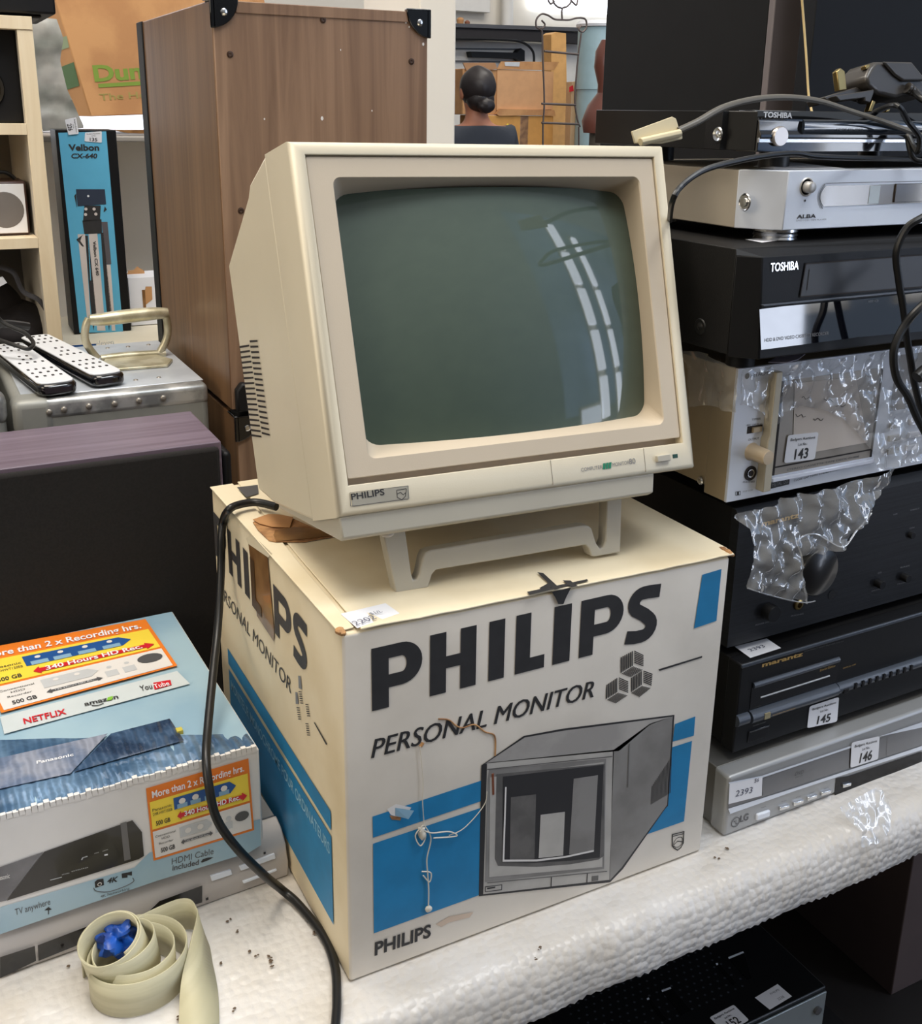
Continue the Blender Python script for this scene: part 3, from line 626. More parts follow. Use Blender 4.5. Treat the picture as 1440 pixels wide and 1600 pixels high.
# dished inner panel round the tube
OPL = rrect(.0318, .3275, .0435, .2757, .007)
GL = rrect(.0400, .3262, .0548, .2678, .013, .0042); GL = [(min(u, .3270), w_) for u, w_ in GL]
def bulge(u, w_): return .0255-.0165*max(0, 1-((u-.1805)/.165)**2)*max(0, 1-((w_-.1585)/.13)**2)**.8-.0
def glass_v(u, w_):
    R_ = .58; return .0045+R_-math.sqrt(max(R_*R_-(u-.1805)**2-(w_-.1585)**2, .01))
mb = MB(); k0 = len(OPL)
ol = rrect(PA+.0008, PC_-.0008, PB+.0052, PD_-.0008, .0015)
loft(mb, [[mp_(u, .012, w_) for u, w_ in ol], [mp_(u, .0030, w_) for u, w_ in ol], [mp_(u, .0024, w_) for u, w_ in rrect(PA+.0014, PC_-.0014, PB+.0058, PD_-.0014, .0015)], [mp_(u, .0024, w_) for u, w_ in OPL], [mp_(u, .0036, w_) for u, w_ in rrect(.0326, .3267, .0443, .2749, .0064)],
          [mp_(u, glass_v(u, w_)-.0004, w_) for u, w_ in GL], [mp_(u, glass_v(u, w_)+.006, w_) for u, w_ in GL]], panelm)
mb.build('screen_bezel', MN, ang=24)
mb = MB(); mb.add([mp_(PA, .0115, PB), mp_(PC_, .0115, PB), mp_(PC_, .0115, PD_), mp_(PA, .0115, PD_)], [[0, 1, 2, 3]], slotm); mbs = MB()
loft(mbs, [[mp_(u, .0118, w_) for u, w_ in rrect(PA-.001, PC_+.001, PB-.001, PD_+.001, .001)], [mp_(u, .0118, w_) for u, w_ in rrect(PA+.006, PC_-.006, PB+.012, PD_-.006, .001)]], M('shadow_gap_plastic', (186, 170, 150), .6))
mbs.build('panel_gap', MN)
# tube
tube = bpy.data.materials.new('tube_glass'); tube.use_nodes = True; b = tube.node_tree.nodes['Principled BSDF']
b.inputs['Base Color'].default_value = (*lin((84, 100, 90)), 1); b.inputs['Roughness'].default_value = .55; b.inputs['Specular IOR Level'].default_value = .3
b.inputs['Coat Weight'].default_value = .9; b.inputs['Coat Roughness'].default_value = .035
n_ = tube.node_tree.nodes.new('ShaderNodeTexNoise'); n_.inputs['Scale'].default_value = 14
r_ = tube.node_tree.nodes.new('ShaderNodeValToRGB'); r_.color_ramp.elements[0].color = (*lin((66, 80, 70)), 1); r_.color_ramp.elements[1].color = (*lin((74, 88, 76)), 1)
tube.node_tree.links.new(n_.outputs['Fac'], r_.inputs[0]); tube.node_tree.links.new(r_.outputs[0], b.inputs['Base Color'])
mb = MB(); vs = []; fs = []; a_, b_ = 48, 38
for i in range(a_+1):
    for j in range(b_+1):
        u = .034+(.327-.034)*i/a_; w_ = .047+(.270-.047)*j/b_; vs.append(mp_(u, glass_v(u, w_), w_))
for i in range(a_):
    for j in range(b_): fs.append([i*(b_+1)+j, (i+1)*(b_+1)+j, (i+1)*(b_+1)+j+1, i*(b_+1)+j+1])
mb.add(vs, fs, tube); mb.build('picture_tube', MN, norm=False)['label'] = 'dark green curved glass screen'
mb = MB(); f0 = FM(0.)
mb.box(FM(.0), *sorted([f0.px(546, 760)[0], f0.px(638, 768)[0]]), .0076, .0178, -.001, .0006, M('badge_metal', (176, 170, 155), .4, metal=.3))
mb.text(f0, 'PHILIPS', (549, 781), (601, 773), .0052, .0009, ink, .02)
FB = f0
def outl(F, px, w_, c, m, close=True):
    P = [V(p) for p in F.pp(px)]; n = len(P)
    for i in range(n if close else n-1):
        a, b = P[i], P[(i+1) % n]; d = (b-a).normalized(); k = V((-d.y, d.x))*w_/2; mb.poly(F, [a-k, b-k, b+k, a+k], c, m)
outl(f0, [(619, 766), (634, 763.5), (633, 775), (627, 781), (620, 777)], .0005, .0009, ink); outl(f0, [(620, 772), (625, 769), (629, 773), (633, 770)], .0005, .0009, ink, False)
outl(f0, [(546, 770), (637, 759), (637, 780), (547, 791)], .0004, .0008, dgrey)
mb.build('badge', MN, norm=False, smooth=False)
mb = MB()
mb.text(f0, 'COMPUTER', (908, 737), (941, 732), .0034, .0006, greyink, 0.); mb.text(f0, 'MONITOR', (957, 729), (983, 725), .0034, .0006, greyink, 0.); mb.text(f0, '80', (983, 725.5), (993, 724), .0052, .0006, greyink, 0.)
grn = M('green_ink', (34, 130, 96), .5)
for i in range(3): mb.ppoly(f0, [(942+i*4.6, 724-i*.7), (946+i*4.6, 723.4-i*.7), (945.2+i*4.6, 733-i*.7), (941.4+i*4.6, 733.6-i*.7)], .0006, grn)
mb.build('printed_lettering', MN, norm=False, smooth=False)
for x in (.2, .2993):
    mb = MB(); mb.box(f0, x, x+.0006, .0022, .0238, -.0005, .0002, M('seam_shade', (150, 140, 122), .6)); mb.build('panel_seam', MN, smooth=False)
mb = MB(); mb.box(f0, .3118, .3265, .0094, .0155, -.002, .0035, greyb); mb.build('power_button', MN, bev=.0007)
mb = MB(); mb.box(f0, .3312, .3368, .0112, .0147, -.001, .0004, M('dark_green_lamp', (28, 70, 56), .3)); mb.build('power_lamp', MN)
# side vents
mb = MB()
class FS_:   # left flank of the monitor: a = depth v, b = height
    def P(s, a, b, c=0.): return mp_(-.001-c, a, b)
fs_ = FS_(); nv = 18
for i in range(nv):
    t = i/(nv-1); bz = .1655-.0905*t; va, vb = (.180, .2550) 
    for (a0, a1) in ((va, va+.030), (va+.034, vb)):
        vs = [fs_.P(a0, bz, .0008), fs_.P(a1, bz+.0033, .0008), fs_.P(a1, bz+.0055, .0008), fs_.P(a0, bz+.0018, .0008)]
        mb.add([vs[0], vs[1], vs[2], vs[3]], [[0, 1, 2, 3]], slotm)
mb.build('side_vent', MN, smooth=False, norm=False)
# stand
mb = MB(); yA = Fr((at(620, 930, 'z', BH).x, at(620, 930, 'z', BH).y-.003, BH), (math.cos(-.045), math.sin(-.045), 0), V((-.0, .12, 1)))
out = zoom([(195, 478), (245, 722), (330, 712), (362, 703), (370, 690), (385, 640), (400, 622), (660, 580), (980, 525), (992, 538), (1003, 570), (1020, 584), (1108, 572), (1115, 560), (1121, 338), (1063, 345), (1058, 510), (1048, 535), (1036, 540), (1022, 520), (1004, 462), (992, 452), (970, 450), (660, 500), (380, 546), (358, 556), (348, 580), (336, 638), (326, 660), (312, 662), (305, 640), (280, 462)], 520, 640, 2.483)
P = yA.pp(out); P = [(a, max(b, .0032)) for a, b in P]
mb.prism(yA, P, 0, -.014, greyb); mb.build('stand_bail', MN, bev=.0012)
mb = MB()
for a in (yA.px(625, 850)[0]+.004, yA.px(955, 800)[0]-.0):
    q = [yA.P(a, .086, -.01), yA.P(a+.012, .086, -.01), yA.P(a+.012, .076, -.01), yA.P(a, .076, -.01)]; r2 = [p+V((0, .285, -.060)) for p in q]
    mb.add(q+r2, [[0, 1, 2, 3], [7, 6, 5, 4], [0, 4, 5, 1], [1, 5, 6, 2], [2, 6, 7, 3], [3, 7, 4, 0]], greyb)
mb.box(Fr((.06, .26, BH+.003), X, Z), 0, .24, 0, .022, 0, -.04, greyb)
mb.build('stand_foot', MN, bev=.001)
mb = MB(); mb.ball(mp_(.05, .03, -.021), .006, M('pale_foot', (214, 206, 196), .5), (1, 1, .5)); mb.build('rubber_foot', MN)
# power cord
pts = [at(432, 792, 'z', .352), at(400, 785, 'z', .352), at(372, 789, 'z', .3525), at(357, 797, 'z', .3515), at(349, 812, 'x', -.004), at(346, 840, 'x', -.0085), at(345, 900, 'y', .320), at(340, 983, 'y', .285), at(333, 1050, 'y', .24), at(325, 1133, 'y', .182), at(322, 1183, 'y', .147), at(326, 1225, 'y', .130), at(338, 1278, 'y', .118), at(369, 1324, 'y', .108), at(412, 1367, 'y', .112), at(440, 1390, 'z', .012), at(467, 1414, 'z', .0048), at(506, 1464, 'z', .0046), at(523, 1511, 'z', .0046), at(526, 1560, 'z', .0046), at(524, 1600, 'z', .0046), at(516, 1680, 'z', .0046)]
mb = MB(); mb.tube(pts, .0042, rubber, 12, 8); mb.build('power_cord', MN)['label'] = 'black power cord hanging down beside the carton'

# ------------------------------------------------------------------ the stack of hi-fi separates on the right
YW = .012
def unit_frame(x, y, z, yaw=YW): return Fr((x, y, z), (math.cos(yaw), math.sin(yaw), 0), Z)
def side_frame(F, dep=.32): return Fr(F.P(0, 0, 0), F.n*-1*-1*1, Z) if 0 else Fr(F.P(0, 0, -dep), F.n, Z)     # left flank: a runs from the back to the front
def label_lot(F, px4, num, parent, c=.0006, lab=None):
    mb = MB(); P = [V(p) for p in F.pp(px4, c)]          # TL TR BR BL
    r_ = .12; out = []
    for i in range(4):
        p, a, b = P[i], P[i-1], P[(i+1) % 4]
        out += [tuple(p+(a-p)*r_*(.6 if i % 2 else .6)), tuple(p+(a-p)*.02+(b-p)*.02), tuple(p+(b-p)*r_*.6)]
    mb.poly(F, out, c, white)
    tl, tr, br, bl = P; H = (tl-bl).length; L = lambda s, t: tuple(bl.lerp(br, s).lerp(tl.lerp(tr, s), t))
    mb.text(F, 'Badgers Auctions', L(.10, .78), L(.9, .78), H*.10, c+.0004, ink, .01, px=False)
    mb.text(F, 'Lot No.:', L(.38, .58), L(.66, .58), H*.10, c+.0004, ink, .01, px=False)
    mb.text(F, num, L(.30, .10), L(.74, .10), H*.38, c+.0004, ink, .02, px=False)
    o = mb.build('lot_label', parent, smooth=False, norm=False); o['label'] = 'white lot label reading '+num; return o
def case(F, w_, h, d, m, parent, name='case', bev=.0012, z0=0., fr=.0):
    mb = MB(); mb.box(F, 0, w_, z0, h, -fr, -d, m); return mb.build(name, parent, bev=bev)
def feet(F, w_, d, h, parent, r=.014, m=None, dx=.04, dd=.05):
    for a in (dx, w_-dx):
        for c in (-dd, -d+dd):
            mb = MB(); mb.cyl(F.P(a, -h, c), F.P(a, .0003, c), r, m or blk); mb.build('foot', parent)

# 1 silver DVD and tape recorder at the bottom
F = unit_frame(.4363, .0069, .0); Z1 = lambda L: zoom(L, 1100, 1080, 4.235)
T = thing('disc_tape_recorder', (.65, .2, 0), 'silver disc and tape recorder with grey front, bottom of the right-hand stack', 'recorder')
LW = .43
mb = MB(); mb.box(F, -.001, LW, .0, .0745, 0, -.024, lgm); mb.build('front_panel', T, bev=.004, seg=3)
mb = MB(); mb.box(F, .001, LW-.001, .002, .0735, -.022, -.30, lgt); mb.build('case', T, bev=.001)
mb = MB(); mb.ppoly(F, Z1([(160, 605), (380, 560), (970, 362), (1440, 205), (1440, 240), (1160, 300), (970, 375), (385, 572), (165, 612)]), .0008, silver)
mb.ppoly(F, Z1([(158, 778), (600, 640), (1000, 508), (1440, 362), (1440, 388), (1000, 528), (600, 660), (172, 812)]), .0012, silver); mb.build('trim_strip', T, smooth=False, norm=False)
mb = MB(); mb.ppoly(F, Z1([(385, 575), (968, 378), (1440, 218), (1440, 360), (960, 510), (160, 778), (160, 745), (385, 690)]), .0006, M('recorder_door_grey', (128, 128, 130), .3, metal=.3)); 
outline(F, Z1([(962, 380), (958, 505)]), .0012, .0009, slotm, False); outline(F, Z1([(1205, 300), (1200, 430)]), .0004, .0009, dgrey, False)
mb.text(F, 'DVD', Z1([(598, 560)])[0], Z1([(655, 545)])[0], .005, .0009, dgrey, 0, .2); mb.text(F, 'DVD+VCR', Z1([(602, 575)])[0], Z1([(650, 562)])[0], .0016, .0009, dgrey)
mb.build('disc_tray', T, smooth=False, norm=False)
mb = MB(); mb.ppoly(F, Z1([(872, 578), (960, 560), (1440, 400), (1440, 505), (862, 700)]), .0007, M('window_black', (14, 12, 12), .25, spec=.25)); mb.build('display_window', T, smooth=False, norm=False)
for q in ([(490, 772), (552, 755)], [(582, 742), (645, 722)], [(675, 707), (736, 687)], [(766, 675), (828, 655)], [(908, 622), (960, 608)]):
    (a, b), (a2, b2) = F.pp(Z1(q)); mb = MB(); mb.prism(F, [(a, b-.0022), (a2, b2-.0022), (a2, b2+.0022), (a, b+.0022)], -.001, .003, chrome); mb.build('button', T, bev=.0007)
(a, b), (a2, b2) = F.pp(Z1([(338, 830), (425, 800)])); mb = MB(); mb.prism(F, [(a, b-.004), (a2, b2-.004), (a2, b2+.004), (a, b+.004)], -.001, .003, silver); mb.build('power_button', T, bev=.0015)
mb = MB(); c_ = F.px(*Z1([(205, 865)])[0]); 
for i in range(20):
    t0, t1 = 2*math.pi*i/20, 2*math.pi*(i+1)/20; mb.poly(F, [(c_[0]+.0062*math.cos(t0), c_[1]+.0062*math.sin(t0)), (c_[0]+.0062*math.cos(t1), c_[1]+.0062*math.sin(t1)), (c_[0]+.0052*math.cos(t1), c_[1]+.0052*math.sin(t1)), (c_[0]+.0052*math.cos(t0), c_[1]+.0052*math.sin(t0))], .0006, dgrey)
mb.disc(F, c_[0]-.002, c_[1]+.0015, .0006, .001, dgrey, 8); mb.poly(F, [(c_[0], c_[1]-.003), (c_[0]+.004, c_[1]-.003), (c_[0]+.004, c_[1]-.002), (c_[0]+.0008, c_[1]-.002), (c_[0]+.0008, c_[1]+.003), (c_[0], c_[1]+.003)], .0006, dgrey)
mb.text(F, 'LG', Z1([(236, 868)])[0], Z1([(290, 850)])[0], .0085, .0006, dgrey, .02)
for x in (370, 505, 600, 690, 785): mb.text(F, 'oooo', Z1([(x+5, 775-(x-370)*.30)])[0], Z1([(x+38, 765-(x-370)*.30)])[0], .0014, .0006, dgrey)
mb.build('printed_lettering', T, smooth=False, norm=False)
label_lot(F, Z1([(975, 340), (1160, 296), (1150, 450), (966, 508)]), '146', T, .0018)
mb = MB(); mb.ppoly(F, Z1([(168, 612), (385, 568), (380, 692), (160, 748)]), .0018, white); mb.text(F, '2393', Z1([(205, 700)])[0], Z1([(315, 672)])[0], .008, .0022, MATS['pen_ink']); mb.text(F, '$6', Z1([(330, 605)])[0], Z1([(360, 598)])[0], .005, .0022, MATS['pen_ink'])
mb.build('paper_slip', T, smooth=False, norm=False)['label'] = 'white paper slip reading 2393'

# 2 black CD player
F = unit_frame(.4575, .029, .0842); T = thing('cd_player', (.66, .2, .075), 'black compact disc player with gold lettering and a bulging drawer, on the silver recorder', 'cd player')
Z2 = lambda L: zoom(L, 1080, 920, 4.)
mb = MB(); mb.box(F, 0, .43, 0, .1075, 0, -.02, blk); mb.build('front_panel', T, bev=.002)
mb = MB(); mb.box(F, .003, .427, .001, .106, -.019, -.28, blk2); mb.build('case', T, bev=.001)
feet(F, .43, .28, .0093, T, .016)
# rounded ledge band running the whole width
mb = MB(); (a0, b0), (a1, b1) = F.px(*Z2([(295, 770)])[0]), F.px(*Z2([(400, 740)])[0]); bb = b0
def hband(mb, F, a0, a1, b, r, out, m, n=8):
    pts = [(math.cos(math.radians(t))*out, b+math.sin(math.radians(t))*r) for t in [-90+180*i/n for i in range(n+1)]]
    vs = [F.P(a0, y, x) for x, y in pts]+[F.P(a1, y, x) for x, y in pts]; k = len(pts)
    mb.add(vs, [list(range(k)), list(range(k, 2*k))[::-1]]+[[i, i+1, k+i+1, k+i] for i in range(k-1)]+[[k-1, 0, k, 2*k-1]], m)
steel = M('blued_black_plastic', (64, 70, 80), .3, var=.05)
hband(mb, F, 0, .016, .0405, .007, .006, steel); mb.build('ledge', T)
mb = MB(); hband(mb, F, .018, .147, .0405, .0075, .008, steel); mb.text(F, 'WAVELENGTH PRECISION', (.045, .0385), (.078, .0385), .0018, .0086, gold, px=False); mb.box(F, .034, .042, .037, .044, .007, .0084, M('dull_gold', (150, 140, 110), .4)); mb.build('drawer_ledge', T)
mb = MB(); hband(mb, F, .149, .43, .0405, .007, .006, steel); mb.build('ledge', T)
mb = MB(); mb.box(F, .018, .148, .050, .083, -.002, .0006, gblk); hband(mb, F, .020, .147, .078, .0035, .003, steel); hband(mb, F, .032, .135, .0605, .0012, .0015, lgm); 
mb.text(F, 'Special Edition', (.118, .0705), (.142, .0705), .003, .0009, gold, px=False, shear=.3); mb.build('disc_drawer', T)
mb = MB(); 
for i in range(9):
    a = .172+i*.0115; mb.box(F, a, a+.0035, .037, .044, .004, .0072, blk)
mb.build('key_row', T)
mb = MB(); mb.box(F, .155, .163, .035, .041, .003, .0068, blk); mb.build('key', T, bev=.0006)
mb = MB(); mb.box(F, .020, .050, .008, .022, -.002, .001, gblk); outline(F, [], 0, 0, ink) if 0 else None; mb.box(F, .021, .049, .0205, .0215, .001, .0016, dgrey); mb.build('power_button', T, bev=.0006)
mb = MB(); mb.text(F, 'marantz', Z2([(440, 490)])[0], Z2([(696, 418)])[0], .0052, .0006, gold, .035)
mb.text(F, 'COMPACT DISC PLAYER CD-63', Z2([(705, 395)])[0], Z2([(950, 330)])[0], .0014, .0006, dgrey)
mb.text(F, 'DISPLAY OFF', (.156, .064), (.176, .064), .0018, .0006, gold, px=False)
mb.text(F, 'POWER ON/OFF', (.026, .0265), (.044, .0265), .0014, .0006, greyink, px=False); mb.build('printed_lettering', T, smooth=False, norm=False)
mb = MB(); mb.box(F, .0, .43, .1035, .1078, -.001, .0012, steel); mb.build('top_lip', T, bev=.001)
label_lot(F, Z2([(738, 735), (922, 675), (910, 830), (722, 872)]), '145', T, .0008)
FTp = Fr(F.P(0, .1079, 0), F.r, -F.n)
mb = MB(); mb.ppoly(FTp, Z2([(268, 360), (470, 310), (560, 370), (368, 432)]), .0004, white); mb.text(FTp, '2393', Z2([(370, 392)])[0], Z2([(465, 362)])[0], .006, .0008, MATS['pen_ink']); mb.build('paper_slip', T, smooth=False, norm=False)['label'] = 'white paper slip on the top edge'

# 3 black amplifier
F = unit_frame(.4575, .0525, .2005); T = thing('amplifier', (.66, .25, .19), 'big black brushed amplifier with a large round volume knob, under the plastic film', 'amplifier')
Z3 = lambda L: zoom(L, 1060, 700, 3.789)
brushed = M('brushed_black', (32, 33, 37), .38, metal=.3, rgb2=(24, 25, 28), vs=60, stretch=(.15, 1, 8), bump=.1, bs=300)
mb = MB(); mb.box(F, 0, .45, 0, .1475, 0, -.012, brushed); mb.prism(Fr(F.P(0, .1475, 0), -F.n, Z), [(0, 0), (.012, 0), (.012, .0085), (.006, .0085)], 0, -.0001, brushed)
k_ = [F.P(0, .1475, 0), F.P(0, .1475, -.012), F.P(0, .1565, -.012), F.P(0, .1565, -.009)]; k2 = [p+F.r*.45 for p in k_]
mb.add(k_+k2, [[0, 1, 2, 3], [7, 6, 5, 4], [0, 3, 7, 4], [3, 2, 6, 7]], brushed); mb.build('front_panel', T)
mb = MB(); mb.box(F, .003, .447, .001, .1555, -.0125, -.34, blk2); mb.build('case', T, bev=.001)
feet(F, .45, .34, .0083, T, .02)
def knob(F, px, r, l, m, parent, name='knob', c=0., px_on=None):
    a, b = F.px(*px, c) if px_on is None else px_on; mb = MB(); mb.lathe(F.P(a, b, c-.001), [(r, 0), (r, l*.92), (r*.93, l), (0, l)], m, F.n, 32); return mb.build(name, parent, ang=50)
knob(F, Z3([(738, 690)])[0], .0275, .026, M('knob_black', (24, 23, 24), .28, coat=.2), T, 'volume_knob')
knob(F, Z3([(525, 962)])[0], .0095, .012, blk, T, 'power_knob')
knob(F, Z3([(1172, 797)])[0], .005, .010, blk, T); knob(F, Z3([(1325, 760)])[0], .005, .010, blk, T); knob(F, Z3([(1368, 512)])[0], .004, .006, blk, T)
a, b = F.px(*Z3([(706, 925)])[0]); mb = MB(); mb.lathe(F.P(a, b, 0), [(.0062, 0), (.0062, .002), (.005, .0028), (.0035, .0028), (.0033, -.004)], brass, F.n, 24); mb.build('headphone_socket', T)['label'] = 'brass ringed headphone socket'
a, b = F.px(*Z3([(906, 868)])[0]); mb = MB(); mb.disc(F, a, b, .0005, .006, gblk, 20); mb.build('sensor_window', T, smooth=False)
mb = MB()
for q, s_ in (([(455, 1053), (562, 1025)], 'POWER ON/OFF'), ([(665, 1000), (738, 985)], 'PHONES'), ([(1268, 400), (1294, 393)], 'TAPE'), ([(1372, 372), (1424, 362)], 'DIRECT'), ([(1366, 480), (1394, 474)], 'ON'), ([(1178, 745), (1200, 740)], 'CD'), ([(1140, 853), (1206, 833)], 'SPEAKER'), ([(1312, 712), (1366, 700)], 'BASS'), ([(1290, 812), (1356, 795)], 'TREBLE')):
    mb.text(F, s_, Z3(q)[0], Z3(q)[1], .0018, .0005, greyink)
mb.text(F, 'marantz', Z3([(490, 465)])[0], Z3([(712, 410)])[0], .0062, .0005, gold, .035)
mb.build('printed_lettering', T, smooth=False, norm=False)

# 4 silver cassette deck
F = unit_frame(.4359, .051, .3702); T = thing('cassette_deck', (.64, .25, .3575), 'silver cassette deck half covered in torn clear plastic, on the black amplifier', 'cassette deck')
Z4 = lambda L: zoom(L, 1020, 520, 5.7125)
fs = M('deck_front_silver', (216, 220, 228), .36, metal=.1, var=.02); fs2 = M('deck_champagne', (172, 154, 124), .42, metal=.2, var=.05)
mb = MB(); mb.box(F, 0, .43, 0, .1395, 0, -.0035, fs); mb.build('front_panel', T, bev=.0006)
mb = MB(); mb.box(F, .0004, .4296, .0, .139, -.0035, -.035, fs2); mb.build('front_shell', T, bev=.001)
mb = MB(); mb.box(F, .001, .429, .008, .138, -.033, -.26, fs2); mb.build('case', T, bev=.001)
feet(F, .43, .26, .012, T, .015)
SF = side_frame(F, .26)
for q in ((425, 1320),):
    a, b = SF.px(*Z4([q])[0]); mb = MB(); mb.lathe(SF.P(a, b, 0), [(.0045, 0), (.0045, .001), (.003, .0022), (0, .0024)], chrome, SF.n, 16); mb.build('screw', T)
# cassette bay
(a0, b0) = F.px(1195, 772); (a1, b1) = F.px(1360, 600)
def brect(px0, px1, F=F): p, q = F.px(*px0), F.px(*px1); return min(p[0], q[0]), max(p[0], q[0]), min(p[1], q[1]), max(p[1], q[1])
A0 = F.px(1205, 740)[0]; A1 = F.px(1362, 700)[0]; B0 = F.px(1210, 742)[1]; B1 = .121
mb = MB(); mb.box(F, A0, A1, B0, B1, -.001, .0008, M('bay_grey', (152, 144, 134), .3, metal=.3)); mb.box(F, A0, A1, B0+.008, B0+.0095, .0008, .0012, slotm)
mb.text(F, 'STEREO CASSETTE TAPE DECK D-980', (A0+.02, B0+.0025), (A1-.02, B0+.0025), .0022, .0012, dgrey, px=False)
mb.box(F, A0, A0+.003, B0, B1, .0008, .0012, slotm); mb.box(F, A1-.003, A1, B0, B1, .0008, .0012, slotm); mb.build('cassette_door', T, smooth=False)
mb = MB(); pc = M('paper_insert', (214, 202, 190), .6); w2 = A1-A0
mb.poly(F, [(A0+w2*.12, B1-.004), (A0+w2*.72, B1-.006), (A0+w2*.93, B0+.018), (A0+w2*.18, B0+.018)], .0014, pc)
for i, (u, v_) in enumerate(((.2, .8), (.42, .74), (.16, .62), (.34, .55), (.55, .66))):
    mb.tube([F.P(A0+w2*u+j*.0028, B0+(B1-B0)*v_+.0016*math.sin(j*2.1+i)-j*.0005, .0018) for j in range(6)], .0003, ink, 4, 2)
mb.build('paper_insert', T, smooth=False, norm=False)['label'] = 'crumpled cream paper with scribbles in the cassette bay'
mb = MB(); mb.box(F, A0-.001, A1+.002, B0-.0065, B0-.002, 0, .004, M('bright_silver', (236, 238, 246), .25, metal=.5)); mb.build('chrome_bar', T, bev=.0006)
# vertical lever bar
aL = F.px(1193, 700)[0]; mb = MB(); mb.prism(F, [(aL-.006, .0085), (aL+.0045, .0085), (aL+.0045, .134), (aL-.004, .134), (aL-.004, .068), (aL-.006, .064)], 0, .011, M('lever_beige', (186, 176, 154), .4, metal=.3)); mb.build('lever_bar', T, bev=.0008)
a, b = F.px(*Z4([(880, 1060)])[0]); mb = MB(); mb.lathe(F.P(a, b, 0), [(.0095, 0), (.0085, .002), (.0078, .022), (.0070, .024), (0, .0242)], M('knob_champagne', (196, 176, 148), .4, metal=.3), F.n, 28); mb.build('output_knob', T, ang=50)
a, b = F.px(*Z4([(866, 1252)])[0]); mb = MB(); mb.lathe(F.P(a, b, .0), [(.0078, 0), (.0078, .0012), (.006, .0012), (.006, .0006), (.0042, .0004)], slotm, F.n, 24); mb.disc(F, a, b, .0014, .0045, chrome, 20); mb.disc(F, a, b, .0018, .0032, slotm, 20); mb.build('headphone_socket', T)
mb = MB(); q = F.px(*Z4([(835, 910)])[0]); mb.box(F, q[0], q[0]+.020, q[1]+.001, q[1]+.0085, 0, .0004, slotm); mb.box(F, q[0]+.006, q[0]+.017, q[1]+.002, q[1]+.007, .0004, .003, fs2); mb.build('timer_switch', T)
mb = MB()
for s_, p0, p1, h in (('HITACHI', (870, 400), (1030, 372), .0042), ('TIMER', (880, 785), (960, 775), .0024), ('REC OFF PLAY', (838, 835), (975, 822), .0022), ('OUTPUT', (848, 965), (945, 950), .0024), ('PHONES', (800, 1343), (905, 1335), .0022), ('CLOSE GAP TWIN  3 HEAD SYSTEM', (1255, 1328), (1660, 1225), .0022)):
    mb.text(F, s_, Z4([p0])[0], Z4([p1])[0], h, .0004, ink)
mb.text(F, 'DOLBY SYSTEM', Z4([(800, 1425)])[0], Z4([(890, 1410)])[0], .0018, .0004, greyink)
P_ = Z4([(735, 1418), (780, 1412), (780, 1448), (735, 1454)]); mb.ppoly(F, P_, .0004, ink); mb.ppoly(F, Z4([(740, 1422), (748, 1421), (748, 1447), (740, 1449)]), .0007, fs); mb.ppoly(F, Z4([(767, 1418), (776, 1417), (776, 1443), (767, 1445)]), .0007, fs)
mb.disc(F, F.px(*Z4([(838, 385)])[0])[0], F.px(*Z4([(838, 385)])[0])[1], .0004, .003, ink); mb.build('printed_lettering', T, smooth=False, norm=False)
mb = MB(); mb.ppoly(F, Z4([(1042, 1338), (1220, 1296), (1215, 1352), (1040, 1395)]), .0005, ink); mb.text(F, 'METAL', Z4([(1062, 1375)])[0], Z4([(1148, 1352)])[0], .004, .0009, greyink); mb.text(F, 'CrO2', Z4([(1165, 1350)])[0], Z4([(1205, 1340)])[0], .004, .0009, greyink); mb.build('metal_tape_badge', T, smooth=False, norm=False)
label_lot(F, zoom([(755, 262), (912, 245), (892, 385), (735, 405)], 1000, 600, 3.2727), '143', T, .0024)
mb = MB(); aR = F.px(1378, 700)[0]; mb.box(F, aR+.004, .425, .07, .132, 0, .0006, M('meter_grey', (150, 146, 142), .3)); mb.build('meter_window', T, smooth=False)
for i in range(2):
    for j in range(3):
        mb = MB(); mb.box(F, aR+.006+i*.031, aR+.024+i*.031, .020+j*.015, .0265+j*.015, 0, .0035, M('key_grey', (170, 168, 164), .4) if i == 0 else white); mb.build('key', T, bev=.0006)

# torn clear film over the deck and hanging over the amplifier
T = thing('plastic_film', (.47, .04, .36), 'torn clear plastic film draped over the silver cassette deck and black amplifier', 'plastic film')
F4 = F; SF = side_frame(F4, .26)
P = zoom([(30, 540), (560, 640), (740, 700), (790, 560), (1060, 660), (1060, 300), (780, 318), (560, 250), (300, 140), (20, 180)], 1020, 520, 5.7125)
side = SF.pp(zoom([(290, 160), (430, 165), (600, 250), (775, 322), (745, 715), (640, 690), (520, 640), (350, 660)], 1020, 520, 5.7125), .002)
side = [(min(a, .265), b) for a, b in side]
mb = MB(); mb.sheet(SF, side, .0026, .0050, 42, .0022, film, 1)
mb.build('film_over_side', T, norm=False)
zz4 = lambda L: zoom(L, 1000, 340, 3.2727)
fr_ = F4.pp(zz4([(515, 775), (700, 745), (1000, 690), (1260, 640), (1600, 600), (1600, 1200), (1200, 1290), (1180, 1190), (1120, 1110), (1020, 1020), (940, 985), (820, 960), (720, 990), (700, 1050), (640, 1060), (610, 990), (520, 950), (500, 960)]), .003)
fr_ = [(max(a, -.002), min(b, .1395)) for a, b in fr_]
mb = MB(); mb.sheet(F4, fr_, .0026, .0065, 40, .003, film, 2); mb.build('film_over_front', T, norm=False)
